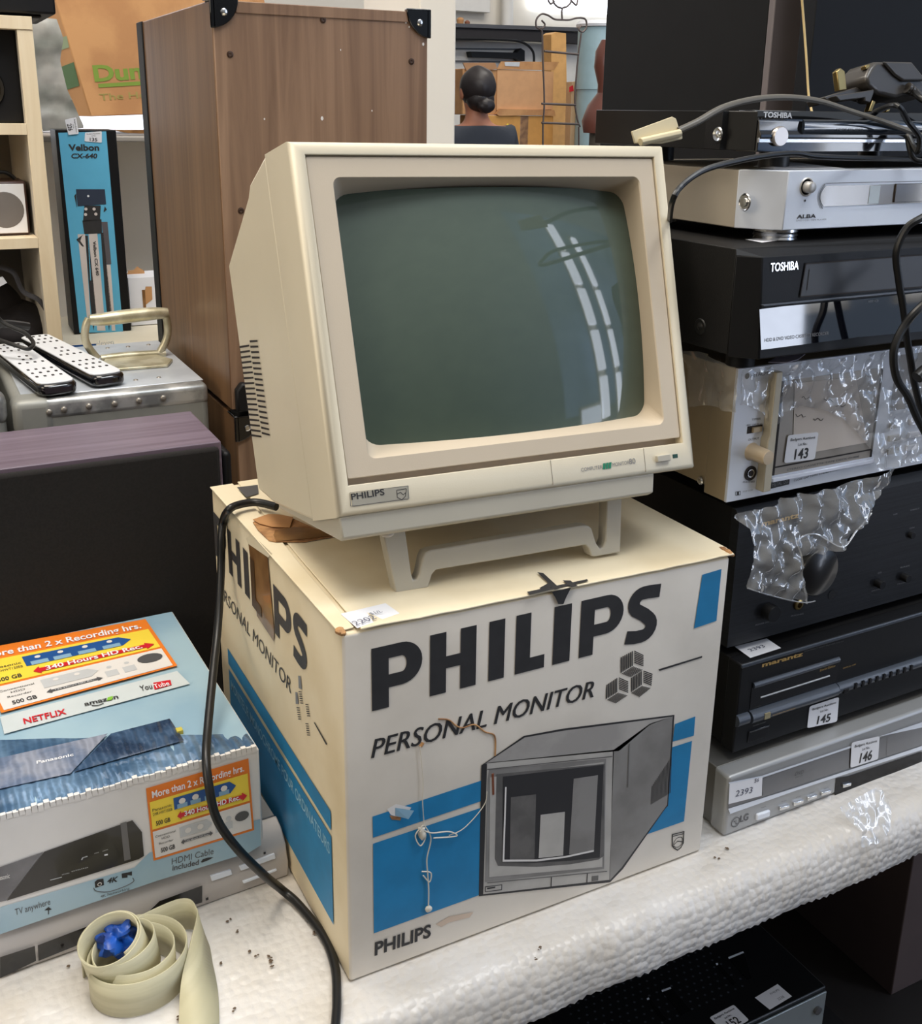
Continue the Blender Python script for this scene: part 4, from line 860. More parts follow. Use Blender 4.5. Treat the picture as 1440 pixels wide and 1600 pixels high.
# hanging tongue: from under the deck down over the amplifier and its knob
FH = unit_frame(.4359, .045, .30)
zh = lambda L: zoom(L, 1060, 700, 3.789)
hang = FH.pp(zh([(270, 380), (350, 350), (440, 340), (560, 280), (900, 215), (1100, 150), (1250, 95), (1200, 180), (1040, 320), (1035, 375), (980, 400), (930, 440), (860, 540), (740, 570), (620, 580), (600, 600), (640, 760), (650, 850), (560, 845), (430, 810), (290, 765), (320, 640), (350, 560), (340, 440)]), .0)
def hfn(x, y, h):
    t = max(0, min(1, (.072-y)/.10)); return FH.P(x, y, h+.010+.020*math.sin(t*2.2)-.004)
mb = MB(); mb.sheet(FH, hang, .0026, .0085, 34, .0, film, 5, fn=hfn); mb.build('film_tongue', T, norm=False)
# gathered rim of the tongue
mb = MB(); rim = [hfn(*p, .004) for p in FH.pp(zh([(650, 860), (640, 800), (625, 740), (610, 680), (605, 620), (600, 560), (590, 500), (640, 465), (700, 460), (760, 490), (850, 530), (930, 440), (980, 400), (1040, 340)]))]
mb.tube([p+V((0, -.001+.002*noise.noise(p*200), .0015*noise.noise(p*150))) for p in rim], .0009, film, 6, 5)
rim = [hfn(*p, .004) for p in FH.pp(zh([(290, 765), (360, 790), (430, 812), (540, 842), (640, 858), (700, 850)]))]; mb.tube(rim, .0008, film, 6, 5)
mb.build('rolled_rim', T)

# 5 black tape and hard disc recorder
F = unit_frame(.405, .0085, .530, .012); T = thing('tape_recorder', (.63, .2, .51), 'black tape recorder with mirrored lower front, on the plastic covered cassette deck', 'video recorder')
Z5 = lambda L: zoom(L, 1120, 330, 4.5)
a6 = F.px(1189, 477); fa = F.px(1198, 402); fb = F.px(1187, 548)
# body shape: chamfered left front corner
xl = F.px(1165, 565)[0]; W5 = .43
plan = [(xl-.003, -.30), (xl-.003, -.035), (fb[0]-.001, 0), (W5, 0), (W5, -.30)]
def plan_prism(mb, F, plan, b0, b1, m):
    n = len(plan); vs = [F.P(a, b0, c) for a, c in plan]+[F.P(a, b1, c) for a, c in plan]; mb.add(vs, [list(range(n)), list(range(n, 2*n))[::-1]]+[[i, (i+1) % n, n+(i+1) % n, n+i] for i in range(n)], m)
ht = F.px(1160, 386, -.03)[1]
mb = MB(); plan_prism(mb, F, [(xl-.0035, -.30), (xl-.0035, -.022), (xl+.004, -.022), (W5, -.022), (W5, -.30)], .001, ht, blk2); mb.build('case', T, bev=.001)
ftop = fa[1]; mb = MB()
plan = [(xl-.004, -.0215), (fb[0], 0), (W5, 0), (W5, -.0215)]; plan2 = [(xl-.004, -.0215), (fa[0]-.0015, -.004), (W5, -.004), (W5, -.0215)]
vs = [F.P(a, -.001, c) for a, c in plan]+[F.P(a, ftop, c) for a, c in plan2]+[F.P(a, ht, -.0215) for a, c in [(xl-.004, 0), (xl, 0), (W5, 0), (W5, 0)]]
mb.add(vs, [[3, 2, 1, 0]]+[[i, (i+1) % 4, 4+(i+1) % 4, 4+i] for i in range(4)]+[[4, 5, 6, 7, 11, 8]], blk); mb.build('front_panel', T, bev=.0012)
feet(F, W5, .30, .0185, T, .014)
F5 = Fr(F.P(0, 0, 0), F.r, (F.P(0, ftop, -.004)-F.P(0, 0, 0)))
mb = MB(); mb.ppoly(F5, Z5([(298, 690), (470, 668), (1000, 620), (1440, 572), (1440, 845), (1000, 885), (620, 935), (310, 975)]), .0012, M('mirror_black_window', (8, 10, 18), .04, coat=1., spec=.9)); mb.build('display_window', T, smooth=False, norm=False)
mb = MB(); L = F5.pp(Z5([(300, 655), (1440, 545), (1440, 562), (310, 670)])); mb.prism(F5, L, .0, .0035, steel); mb.build('trim_bar', T, bev=.0008)
mb = MB(); mb.ppoly(F5, Z5([(622, 375), (1440, 312), (1440, 535), (580, 600)]), .0009, M('door_black', (34, 34, 36), .4)); mb.build('tape_door', T, smooth=False, norm=False)
mb = MB(); outline(F5, Z5([(618, 370), (1440, 306)]), .0012, .0012, slotm, False); outline(F5, Z5([(618, 370), (578, 602)]), .0012, .0012, slotm, False); outline(F5, Z5([(578, 602), (1440, 530)]), .0012, .0012, slotm, False); outline(F5, Z5([(642, 412), (624, 552)]), .0009, .0012, slotm, False); mb.build('door_gap', T, smooth=False, norm=False)
mb = MB(); mb.text(F5, 'TOSHIBA', Z5([(375, 425)])[0], Z5([(572, 408)])[0], .0080, .0012, chrome, .012)
mb.text(F5, 'HDD & DVD VIDEO CASSETTE RECORDER', Z5([(335, 920)])[0], Z5([(785, 868)])[0], .0034, .0016, greyink); mb.text(F5, 'HDD VCR', Z5([(1062, 643)])[0], Z5([(1135, 637)])[0], .0024, .0016, greyink)
mb.build('printed_lettering', T, smooth=False, norm=False)
S5 = side_frame(F, .30); a, b = S5.px(1093, 510, .004); mb = MB(); mb.lathe(S5.P(a, b, .0035), [(.008, 0), (.007, .001), (.004, .0005), (0, .003)], rubber, S5.n, 18); mb.build('screw', T)
mb = MB(); FT5 = Fr(F.P(0, ht, 0), F.r, -F.n); mb.ppoly(FT5, [(1164, 374), (1196, 371), (1214, 376), (1190, 379)], .0006, white); mb.build('paper_slip', T, smooth=False, norm=False)
mb = MB(); FT4 = Fr(F4.P(0, .1398, 0), F4.r, -F4.n); L = FT4.pp([(1200, 566), (1215, 556), (1258, 553), (1246, 562), (1230, 566)], .001); mb.prism(FT4, L, .0005, .0012, M('lilac_paper', (196, 188, 204), .6)); mb.build('paper_note', smooth=False, label='small lilac paper note tucked between the black recorder and the cassette deck', cat='note')

# 6 silver disc player
F = unit_frame(.478, .054, .6412, .0); T = thing('disc_player', (.65, .2, .62), 'silver disc player with a smoked display, on the black tape recorder', 'disc player')
Z6 = lambda L: zoom(L, 1120, 130, 4.5)
pa = F.px(1222, 360)[0]; H6 = F.px(1232, 267)[1]
chx = -.030
mb = MB(); plan = [(chx, -.035), (pa, 0), (.40, 0), (.40, -.035)]
n = 4; vs = [F.P(a, 0, c) for a, c in plan]+[F.P(a+.0012*(i == 1), H6, c) for i, (a, c) in enumerate(plan)]; mb.add(vs, [[3, 2, 1, 0], [4, 5, 6, 7]]+[[i, (i+1) % 4, 4+(i+1) % 4, 4+i] for i in range(4)], silver); mb.build('front_panel', T, bev=.0008)
mb = MB(); mb.box(F, chx+.0005, .40, .0, H6-.0006, -.034, -.26, silv2); mb.build('case', T, bev=.001)
for a, c in ((.02, -.03), (.36, -.03), (.02, -.22), (.36, -.22)):
    mb = MB(); mb.lathe(F.P(a, -.0125, c), [(.020, 0), (.0215, .0015), (.0205, .004), (.022, .005), (.021, .0075), (.0225, .009), (.0225, .0126)], chrome if c > -.1 else silv2, Z, 28); mb.build('foot', T)
S6 = side_frame(F, .26); 
S6 = Fr(F.P(chx, 0, -.26), F.n, Z); a, b = S6.px(1163, 316); mb = MB(); mb.lathe(S6.P(a, b, 0), [(.0085, 0), (.0078, .0006), (.0045, -.001), (.004, .0015), (0, .002)], chrome, S6.n, 22); mb.build('screw', T)
a, b = F.px(*Z6([(630, 730)])[0]); mb = MB(); mb.lathe(F.P(a, b, 0), [(.0092, 0), (.0082, .001), (.0074, 0), (.0056, 0), (.0052, .007), (.0045, .0078), (0, .0078)], M('button_silver', (206, 202, 196), .35, metal=.3), F.n, 26); mb.build('power_button', T, ang=50)
mb = MB(); L = Z6([(760, 722), (1440, 684), (1440, 862), (745, 866)]); (x0, y0), (x1, y1), (x2, y2), (x3, y3) = F.pp(L); yb_, yt_ = y3, y0
cap = [(x0+(yt_-yb_)/2*0-(yt_-yb_)/2*math.cos(t)*.5, (yt_+yb_)/2+(yt_-yb_)/2*math.sin(t)) for t in [math.pi/2-math.pi*i/12 for i in range(13)]]
mb.poly(F, [(.392, yt_), (.392, yb_)]+[(x0-.5*(yt_-yb_)/1*math.sin(math.pi*i/12)*.55, yb_+(yt_-yb_)*i/12) for i in range(13)], .0006, M('smoked_window', (88, 80, 72), .12, coat=.5))
mb.build('display_window', T, smooth=False, norm=False)
mb = MB(); ring = [(.394, yt_+.003), (.394, yt_+.0022)]+[(x0-.55*.5*(yt_-yb_)*math.sin(math.pi*i/12)*1.15-.0005, yt_+.0022-(yt_-yb_+.0044)*i/12) for i in range(13)]+[(.394, yb_-.0022), (.394, yb_-.003)]+[(x0-.55*.5*(yt_-yb_)*math.sin(math.pi*i/12)*1.3-.001, yb_-.003+(yt_-yb_+.006)*i/12) for i in range(13)]
for i in range(12):
    a = ring[2+i]; b = ring[3+i]; mb.poly(F, [a, b, (b[0]-.0014, b[1]), (a[0]-.0014, a[1])], .0009, dgrey)
mb.poly(F, [(ring[2][0], yt_+.0022), (.394, yt_+.0022), (.394, yt_+.0028), (ring[2][0], yt_+.0028)], .0009, dgrey); mb.poly(F, [(ring[2][0], yb_-.0028), (.394, yb_-.0028), (.394, yb_-.0022), (ring[2][0], yb_-.0022)], .0009, silver); mb.build('window_rim', T, smooth=False, norm=False)
mb = MB(); mb.box(F, F.px(1396, 300)[0], .38, yb_+.0015, yt_+.0005, .0, .0022, M('smoked_window_dark', (60, 54, 50), .1, coat=.6)); mb.build('drawer_window', T, bev=.0004)
mb = MB(); mb.box(F, F.px(1357, 300)[0], F.px(1373, 300)[0], yb_+.001, yt_-.001, .0006, .001, M('pale_sticker', (186, 196, 198), .3)); mb.build('sticker', T, smooth=False)
mb = MB(); mb.text(F, 'ALBA', Z6([(560, 952)])[0], Z6([(694, 946)])[0], .0038, .0005, ink, .02); mb.text(F, 'DVD / CD / MP3 PLAYER', Z6([(556, 972)])[0], Z6([(768, 962)])[0], .0015, .0005, greyink); a, b = F.px(*Z6([(616, 825)])[0]); mb.disc(F, a, b, .0005, .0011, ink); mb.build('printed_lettering', T, smooth=False, norm=False)
mb = MB(); FT6 = Fr(F.P(0, H6, 0), F.r, -F.n); mb.add([FT6.P(.0, .02, .0006), FT6.P(.09, .015, .0006), FT6.P(.07, .05, .001), FT6.P(.045, .07, .007), FT6.P(.01, .06, .001)], [[0, 1, 3], [1, 2, 3], [0, 3, 4]], white)
mb.build('paper_slip', norm=False, smooth=False, label='creased white paper slip on top of the silver disc player', cat='paper slip')
top6 = .6412+H6

# 7 slim glossy black player
F = unit_frame(.4500, .068, .7135, .0); T = thing('slim_disc_player', (.63, .2, top6), 'slim glossy black disc player with a round silver button, topmost of the stack', 'disc player')
H7 = F.px(1182, 172)[1]; b_band = F.px(1182, 221)[1]
mb = MB(); pr = [(0, 0), (.0, .010), (.003, .013), (.003, .016), (.0, .020), (-.001, H7*.72), (-.008, H7), (-.03, H7), (-.03, 0)]
vs = [F.P(0, y, x) for x, y in pr]+[F.P(.43, y, x) for x, y in pr]; n = len(pr); mb.add(vs, [list(range(n)), list(range(n, 2*n))[::-1]]+[[i, (i+1) % n, n+(i+1) % n, n+i] for i in range(n)], gblk); mb.build('front_panel', T, bev=.0005)
mb = MB(); plan_prism(mb, F, [(-.020, -.24), (-.020, -.055), (-.014, -.035), (-.0005, -.003), (-.0005, -.24)], .001, H7-.001, M('gloss_black_side', (20, 20, 21), .3)); mb.box(F, -.0195, .4295, .001, H7-.001, -.03, -.24, blk2); mb.build('case', T, bev=.0005)
mb = MB(); mb.box(F, -.0005, .4305, .0085, .0130, -.001, .0018, M('chrome_strip', (200, 204, 212), .2, metal=.8)); mb.build('trim_strip', T, bev=.0005)
a0 = F.px(1252, 200)[0]; mb = MB(); hband(mb, F, a0, .40, .0225, .0075, .004, M('door_gloss', (36, 44, 54), .1, coat=.8)); mb.build('drawer_door', T)
a, b = F.px(1214.5, 213); mb = MB(); mb.lathe(F.P(a, b, .001), [(.0092, 0), (.0092, .003), (.0084, .0042), (0, .0042)], M('brushed_button', (200, 192, 186), .3, metal=.7), F.n, 30); mb.build('power_button', T, ang=50)
mb = MB(); mb.text(F, 'TOSHIBA', (1192, 183), (1237, 184.5), .0050, .0006, M('silver_ink', (236, 236, 236), .4), .03); mb.text(F, 'HDMI SD-3010', (.095, .0205), (.13, .0205), .0018, .0044, greyink, px=False); mb.build('printed_lettering', T, smooth=False, norm=False)
Sd = Fr(F.P(-.020, 0, -.24), F.n, Z); a, b = Sd.px(1121, 210); mb = MB(); mb.lathe(Sd.P(a, b, 0), [(.007, 0), (.006, .001), (.0035, 0), (0, .002)], chrome, Sd.n, 18); mb.build('screw', T)
feet(F, .43, .24, .7135-top6-.0003, T, .015, rubber, .05, .03)
top7 = .7135+H7

# plug, cords and moulded tag on top
def cord(name, pts, r, m, lab, cat='cord', flat=1.):
    mb = MB(); mb.tube(pts, r, m, 10, 8, flat); return mb.build(name, label=lab, cat=cat)
A = lambda x, y, d: at(x, y, 'y', d)
T = thing('mains_lead', (.52, .06, top7), 'grey mains lead arching over the slim player, with a beige cardboard tag at its end', 'cord')
mb = MB(); mb.tube([A(1060, 204, .03), A(1090, 190, .03), A(1130, 168, .035), A(1180, 155, .045), A(1230, 152, .055), A(1280, 158, .06), A(1330, 174, .062), A(1385, 192, .06), A(1440, 212, .055), A(1500, 235, .05)], .0032, M('cable_grey', (92, 88, 80), .4), 10, 8, .75); mb.build('cable', T)
tg = M('beige_tag', (214, 200, 164), .6, var=.03)
FTg = Fr(A(987, 222, .03), V((1, 0, .12)), V((0, .25, 1)))
mb = MB(); mb.prism(FTg, FTg.pp([(987, 205), (1050, 182), (1056, 185), (1061, 201), (1066, 212), (1066, 217), (1035, 224), (992, 224)]), 0, -.002, tg)
mb.tube([FTg.P(*FTg.px(1000, 222, .003), .003), FTg.P(*FTg.px(1062, 208, .003), .003)], .0035, tg, 8, 0); mb.build('tag', T, bev=.0005)['label'] = 'folded beige card tag'
plugm = M('moulded_plug', (62, 58, 54), .35, coat=.1)
PL = thing('mains_plug', tuple(A(1395, 160, .09)), 'dark moulded three pin mains plug with brass pins lying on the slim player', 'plug')
FP = Fr(A(1345, 175, .09), V((1, .1, -.12)), V((.12, .25, 1)))
zp = lambda L: zoom(L, 1240, 80, 7.2)
mb = MB(); mb.prism(FP, FP.pp(zp([(815, 300), (870, 180), (930, 112), (1300, 118), (1420, 270), (1500, 420), (1480, 520), (1250, 500), (1150, 530), (960, 480), (840, 380)])), .0, -.035, plugm); mb.build('body', PL, bev=.005, seg=3)
mb = MB(); mb.prism(FP, FP.pp(zp([(970, 125), (1290, 130), (1410, 280), (1440, 340), (1200, 345), (1110, 280)])), .0, .004, plugm); mb.build('cover', PL, bev=.002)
for q in ([(600, 190), (640, 150), (690, 190), (712, 400), (625, 410)],): mb = MB(); mb.prism(FP, FP.pp(zp(q)), -.012, -.018, brass); mb.build('earth_pin', PL, bev=.0008)
for q in ([(845, 150), (890, 130), (900, 170), (850, 190)], [(925, 540), (960, 560), (915, 670), (880, 660)], [(1110, 580), (1150, 590), (1110, 670), (1082, 670)]): mb = MB(); mb.prism(FP, FP.pp(zp(q)), -.004, -.010, brass); mb.build('pin', PL, bev=.0005)
mb = MB(); mb.prism(FP, FP.pp(zp([(460, 480), (820, 370), (900, 410), (880, 440), (490, 545)])), -.012, -.035, plugm); mb.prism(FP, FP.pp(zp([(470, 500), (900, 430), (900, 470), (860, 580), (800, 560), (800, 520), (520, 560)])), .0, -.01, plugm); mb.build('adaptor_plate', PL, bev=.001)
mb = MB(); p0 = FP.P(*FP.px(*zp([(1270, 410)])[0], .004), .004); dr = (FP.r*.9-FP.u*.35+FP.n*.2).normalized()
for i in range(4): mb.cyl(p0+dr*.005*i, p0+dr*(.005*i+.0032), .0058-.0007*i, plugm, n=16)
mb.cyl(p0, p0+dr*.02, .0035, plugm); mb.build('strain_relief', PL)
mb = MB(); mb.tube([p0+dr*.012, A(1440, 155, .07), A(1490, 185, .05), A(1540, 260, .03)], .0035, rubber, 10, 6); mb.build('cable', PL)
cord('flex_cord', [A(1366, 175, .085), A(1400, 165, .03)*1, A(1418, 190, .036), A(1436, 215, .034), A(1432, 238, .036), A(1418, 212, .05), A(1425, 245, .045), A(1445, 252, .04), A(1500, 250, .04)], .0028, rubber, 'thin black flex looping in front of the slim player by the plug') 
cord('flex_cord', [A(1500, 250, .1), A(1300, 246, .04), A(1245, 240, .030), A(1200, 243, .020), A(1150, 252, .012), A(1100, 266, .008), A(1065, 290, .006), A(1050, 315, .01), A(1046, 345, .10)], .0026, rubber, 'black flex between the slim black player and the silver player, curving down to the left')
cord('flex_cord', [A(1500, 310, -.04), A(1440, 340, -.035), A(1415, 358, -.03), A(1400, 395, -.028), A(1404, 440, -.028), A(1412, 490, -.03), A(1420, 550, -.03), A(1436, 630, -.03), A(1480, 760, -.03)], .0035, rubber, 'black flex hanging at the right, bending left over the tape door and then down')
cord('flex_cord', [A(1500, 430, -.045), A(1440, 478, -.045), A(1412, 510, -.04), A(1396, 548, -.04), A(1400, 590, -.04), A(1418, 620, -.04), A(1436, 660, -.04), A(1470, 720, -.04)], .0038, rubber, 'thick black flex crossing the right edge in front of the plastic covered deck')
mb = MB(); mb.tube([A(1432, 590, -.045), A(1450, 575, -.045), A(1480, 560, -.045)], .006, rubber, 12, 4); mb.build('cable_plug', label='end of a black cable plug at the right edge beside the hanging flex', cat='plug')

# speakers behind the stack
y1s = .50; F = FX(y1s, at(1205, 60, 'y', y1s).x, 0.); dps = at(945, 60, 'x', F.o.x).y-y1s
T = thing('tall_speaker', tuple(F.P(.1, 0, -.15)), 'tall black speaker with a greyish front edge behind the stack of players', 'speaker')
mb = MB(); mb.box(F, 0, .24, 0, 1.15, -.0125, -dps, M('speaker_black', (20, 20, 21), .8, var=.1, spec=.2)); mb.build('cabinet', T, bev=.002)
mb = MB(); mb.box(F, 0, .24, 0, 1.15, 0, -.012, M('speaker_edge_grey', (104, 96, 96), .6)); mb.build('front_frame', T, bev=.002)
F = FX(.425, at(1265, 100, 'y', .425).x); dq = at(1247, 60, 'x', F.o.x).y-.425
T = thing('flat_black_panel', tuple(F.P(.2, 0, -.02)), 'upright black panel filling the upper right corner behind the mains plug', 'panel')
mb = MB(); mb.box(F, 0, .42, 0, 1.15, 0, -min(max(dq, .02), .07), M('panel_black', (16, 17, 20), .6, spec=.2)); mb.build('cabinet', T, bev=.002)
cord('thin_cord', [at(1250, -30, 'y', .41), at(1255, 30, 'y', .41), at(1260, 100, 'y', .405), at(1263, 148, 'y', .40), at(1268, 175, 'y', .39)], .0016, M('yellowed_cord', (222, 196, 140), .5), 'thin yellowish cord hanging beside the upright black panel')

# ------------------------------------------------------------------ under the table
T = thing('lower_shelf', (.6, .4, -.62), 'dark shelf board under the table carrying the black machine', 'shelf')
dk = M('black_painted_board', (20, 17, 17), .7); mb = MB(); mb.box(FX(.06), .1, .86, -.60, -.58, 0, -.7, dk); mb.build('board', T)
for lx in (.14, .82):
    mb = MB(); mb.box(FX(.1), lx-.02, lx+.02, -.80, -.6005, 0, -.6, dk); mb.build('support', T)
F = Fr((.36, .0849, -.58), X, Z); T = thing('black_receiver', (.55, .2, -.58), 'black machine with slotted vents and white lot labels on the shelf under the table', 'receiver')
mb = MB(); mb.box(F, 0, .3715, 0, .18, -.003, -.34, M('machine_black', (20, 21, 23), .35)); mb.build('case', T, bev=.002)
mb = MB(); mb.box(F, .002, .3705, .004, .174, 0, -.0028, M('machine_front_grey', (150, 158, 160), .35, metal=.4)); mb.build('front_panel', T, bev=.001)
FT7 = Fr((.36, .0849, -.40), X, Y); z7 = lambda L: zoom(L, 860, 1440, 2.483)
for L in ([(372, 300), (384, 296), (450, 380), (436, 388)], [(430, 268), (465, 255), (545, 345), (505, 365)], [(638, 164), (650, 160), (722, 240), (706, 248)], [(688, 140), (748, 118), (780, 220), (760, 226)]):
    mb = MB(); mb.ppoly(FT7, z7(L), .0006, M('vent_black', (6, 6, 7), .9, spec=.1)); mb.build('vent_slot', T, smooth=False, norm=False)
mb = MB(); hm = M('vent_glint', (98, 104, 112), .3, metal=.5)
for L in ([(430, 266), (465, 253), (468, 260), (433, 273)], [(688, 138), (746, 115), (750, 121), (692, 145)], [(372, 298), (380, 294), (384, 301), (375, 305)], [(640, 162), (648, 160), (650, 168), (643, 170)]): mb.ppoly(FT7, z7(L), .0012, silver)
for i in range(20):
    for j in range(12):
        a, b = .03+i*.0125+(j % 2)*.006, .055+j*.011; mb.poly(FT7, [(a-.0022, b), (a, b-.002), (a+.0022, b), (a, b+.002)], .0004, hm)
mb.build('vent_mesh', T, smooth=False, norm=False)
label_lot(FT7, z7([(615, 372), (710, 322), (770, 382), (680, 435)]), '152', T, .0008)
mb = MB(); mb.ppoly(FT7, z7([(792, 295), (880, 242), (936, 290), (850, 342)]), .0008, white); L = z7([(860, 285), (888, 270)]); mb.text(FT7, 'PHILIPS', z7([(855, 284)])[0], z7([(888, 266)])[0], .003, .0012, greyink); mb.text(FT7, '2238', z7([(885, 306)])[0], z7([(908, 294)])[0], .004, .0012, greyink); mb.build('paper_slip', T, smooth=False, norm=False)
a, b = F.px(1255, 1598); mb = MB(); mb.lathe(F.P(.355, .15, 0), [(.006, 0), (.006, .004), (0, .005)], dgrey, F.n, 20); mb.build('button', T)
F = FX(.30, 1.173); T = thing('floor_speaker', (1.33, .4, -.80), 'brown floor speaker standing beside the table at the lower right corner', 'speaker')
mb = MB(); mb.box(Fr((1.173, .30, -.80), X, Z), 0, .32, 0, .37, 0, -.32, M('mauve_brown', (88, 74, 72), .6)); mb.build('cabinet', T, bev=.002)
mb = MB(); mb.box(Fr((1.178, .30, -.43), X, Z), 0, .04, .0005, .03, 0, -.03, dgrey); mb.build('bracket', T, bev=.002)
mb = MB(); mb.box(Fr((1.0, .9, -.80), X, Z), -1.4, 1.0, 0, .725, 0, -.03, M('dark_modesty_panel', (26, 22, 22), .7)); o = mb.build('back_panel', TT)

# ------------------------------------------------------------------ left: recorder, recorder carton, ribbon
yawr = .045
F = Fr((-.003, .1585, 0), (math.cos(yawr), math.sin(yawr), 0), Z)
T = thing('silver_recorder', (-.2, .28, 0), 'silver video recorder under the blue and white carton, its front lying on the foam', 'video recorder')
sl = M('recorder_silver', (190, 184, 180), .4, metal=.2, var=.04)
mb = MB(); pr = [(0, .0), (.002, .018), (-.001, .024), (-.004, .036), (-.016, .048), (-.03, .0525), (-.03, 0)]
vs = [F.P(-.43, y, x) for x, y in pr]+[F.P(0, y, x) for x, y in pr]; n = len(pr); mb.add(vs, [list(range(n)), list(range(n, 2*n))[::-1]]+[[i, (i+1) % n, n+(i+1) % n, n+i] for i in range(n)], sl); mb.build('front_panel', T, bev=.0015)
mb = MB(); mb.box(F, -.428, -.002, .001, .0535, -.03, -.26, M('recorder_case', (150, 148, 146), .4, metal=.3)); mb.build('case', T, bev=.001)
zr = lambda L: zoom(L, 0, 1200, 2.571)
mb = MB(); mb.ppoly(F, zr([(620, 555), (640, 535), (812, 472), (812, 540), (700, 575), (560, 610)]), .0028, gblk); mb.build('display_window', T, smooth=False, norm=False)
mb = MB(); mb.ppoly(F, zr([(0, 760), (140, 715), (145, 775), (0, 845)]), .0028, gblk); mb.build('display_window', T, smooth=False, norm=False)
mb = MB(); mb.ppoly(F, zr([(152, 712), (420, 610), (440, 660), (155, 775)]), .0028, gblk); mb.build('tape_door', T, smooth=False, norm=False)
FR2 = Fr(F.P(0, .024, -.001), F.r, V(F.u)*.012+V(F.n)*-.003)
for q in ([(842, 430), (925, 405), (930, 425), (848, 452)], [(958, 392), (1100, 340), (1105, 360), (965, 410)], [(972, 452), (1108, 402), (1110, 410), (976, 462)]):
    mb = MB(); mb.prism(FR2, FR2.pp(zr(q)), -.001, .0025, silver); mb.build('button', T, bev=.0006)
mb = MB(); mb.prism(FR2, FR2.pp(zr([(1058, 338), (1066, 336), (1066, 344), (1058, 346)])), 0, .001, ink); mb.prism(FR2, FR2.pp(zr([(826, 522), (836, 519), (836, 528), (826, 531)])), 0, .001, ink); mb.build('indicator', T)

# recorder carton: pale blue lid print, white front with coloured panels
yp = .022
PW, PDp, z0, z1p = .36, .33, .0552, .1585
FPn = Fr((-.0285, .1535, z0), (math.cos(yp), math.sin(yp), 0), Z)
T = thing('recorder_carton', (-.2, .3, z0), 'pale blue and white carton with orange and yellow panels, on the left silver recorder', 'box')
FQ = Fr(FPn.P(0, z1p-z0, 0), FPn.r, -FPn.n)            # lid
skyc = M('carton_sky_blue', (164, 192, 206), .3, rgb2=(146, 178, 198), vs=7, bump=.15, bs=60, coat=.3)
mb = MB(); mb.box(FPn, -PW, 0, 0, z1p-z0, 0, -PDp, offw); mb.build('carton_body', T, bev=.002)
e = .0012
mb = MB()
n1, n2 = 60, 40; vs = []; fs = []
for i in range(n1+1):
    for j in range(n2+1):
        a = -PW+.002+(PW-.004)*i/n1; b = .004+(PDp-.008)*j/n2; near = max(0, 1-b/.11)
        vs.append(FQ.P(a, b, e+.0010*near*abs(math.sin(a*math.pi/.011+b*6))+.0006*noise.noise(V((a*30, b*30, 0)))))
for i in range(n1):
    for j in range(n2): fs.append([i*(n2+1)+j, (i+1)*(n2+1)+j, (i+1)*(n2+1)+j+1, i*(n2+1)+j+1])
mb.add(vs, fs, skyc); mb.build('lid_print', T, norm=False)
foil = M('foil_blue_print', (128, 162, 196), .2, metal=.35, rgb2=(84, 118, 154), vs=20, coat=.6, ripple=26)
mb = MB(); vs = []; fs = []; edge_c = {}
n1, n2 = 90, 24
for i in range(n1+1):
    for j in range(n2+1):
        a = -PW+.003+(PW-.006)*i/n1; t = j/n2; ymax = .020+.120*min(1, max(.05, (-a+.01)/.26)); b = .0015+ymax*t
        vs.append(FQ.P(a, b, e+.0008+.0016*(1-t)*abs(math.sin(a*math.pi/.0105+b*5))+.0006*noise.noise(V((a*50, b*50, 4)))-.001*t*.3))
for i in range(n1):
    for j in range(n2): fs.append([i*(n2+1)+j, (i+1)*(n2+1)+j, (i+1)*(n2+1)+j+1, i*(n2+1)+j+1])
mb.add(vs, fs, foil); mb.build('lid_foil_print', T, norm=False)['label'] = 'ribbed shiny blue print at the front of the lid'
zl_ = lambda L: zoom(L, 0, 900, 3.)
h = .0042; ht_ = .0046; hu = .0050; hv = .0054
mb = MB(); gm = M('printed_gloss_black', (26, 30, 40), .14, coat=.6)
mb.ppoly(FQ, zl_([(520, 738), (795, 668), (862, 770), (345, 918)]), h, M('printed_dark_blue', (44, 62, 88), .2, coat=.7, rgb2=(66, 90, 120), vs=40, ripple=26))
mb.ppoly(FQ, zl_([(-60, 866), (505, 738), (330, 925), (-60, 1010)]), h, M('printed_mid_grey', (152, 158, 174), .25, coat=.7, rgb2=(112, 126, 152), vs=30, ripple=26))
mb.text(FQ, 'Panasonic', zl_([(172, 880)])[0], zl_([(345, 842)])[0], .0052, ht_, white, .02); mb.build('printed_picture', T, smooth=False, norm=False)
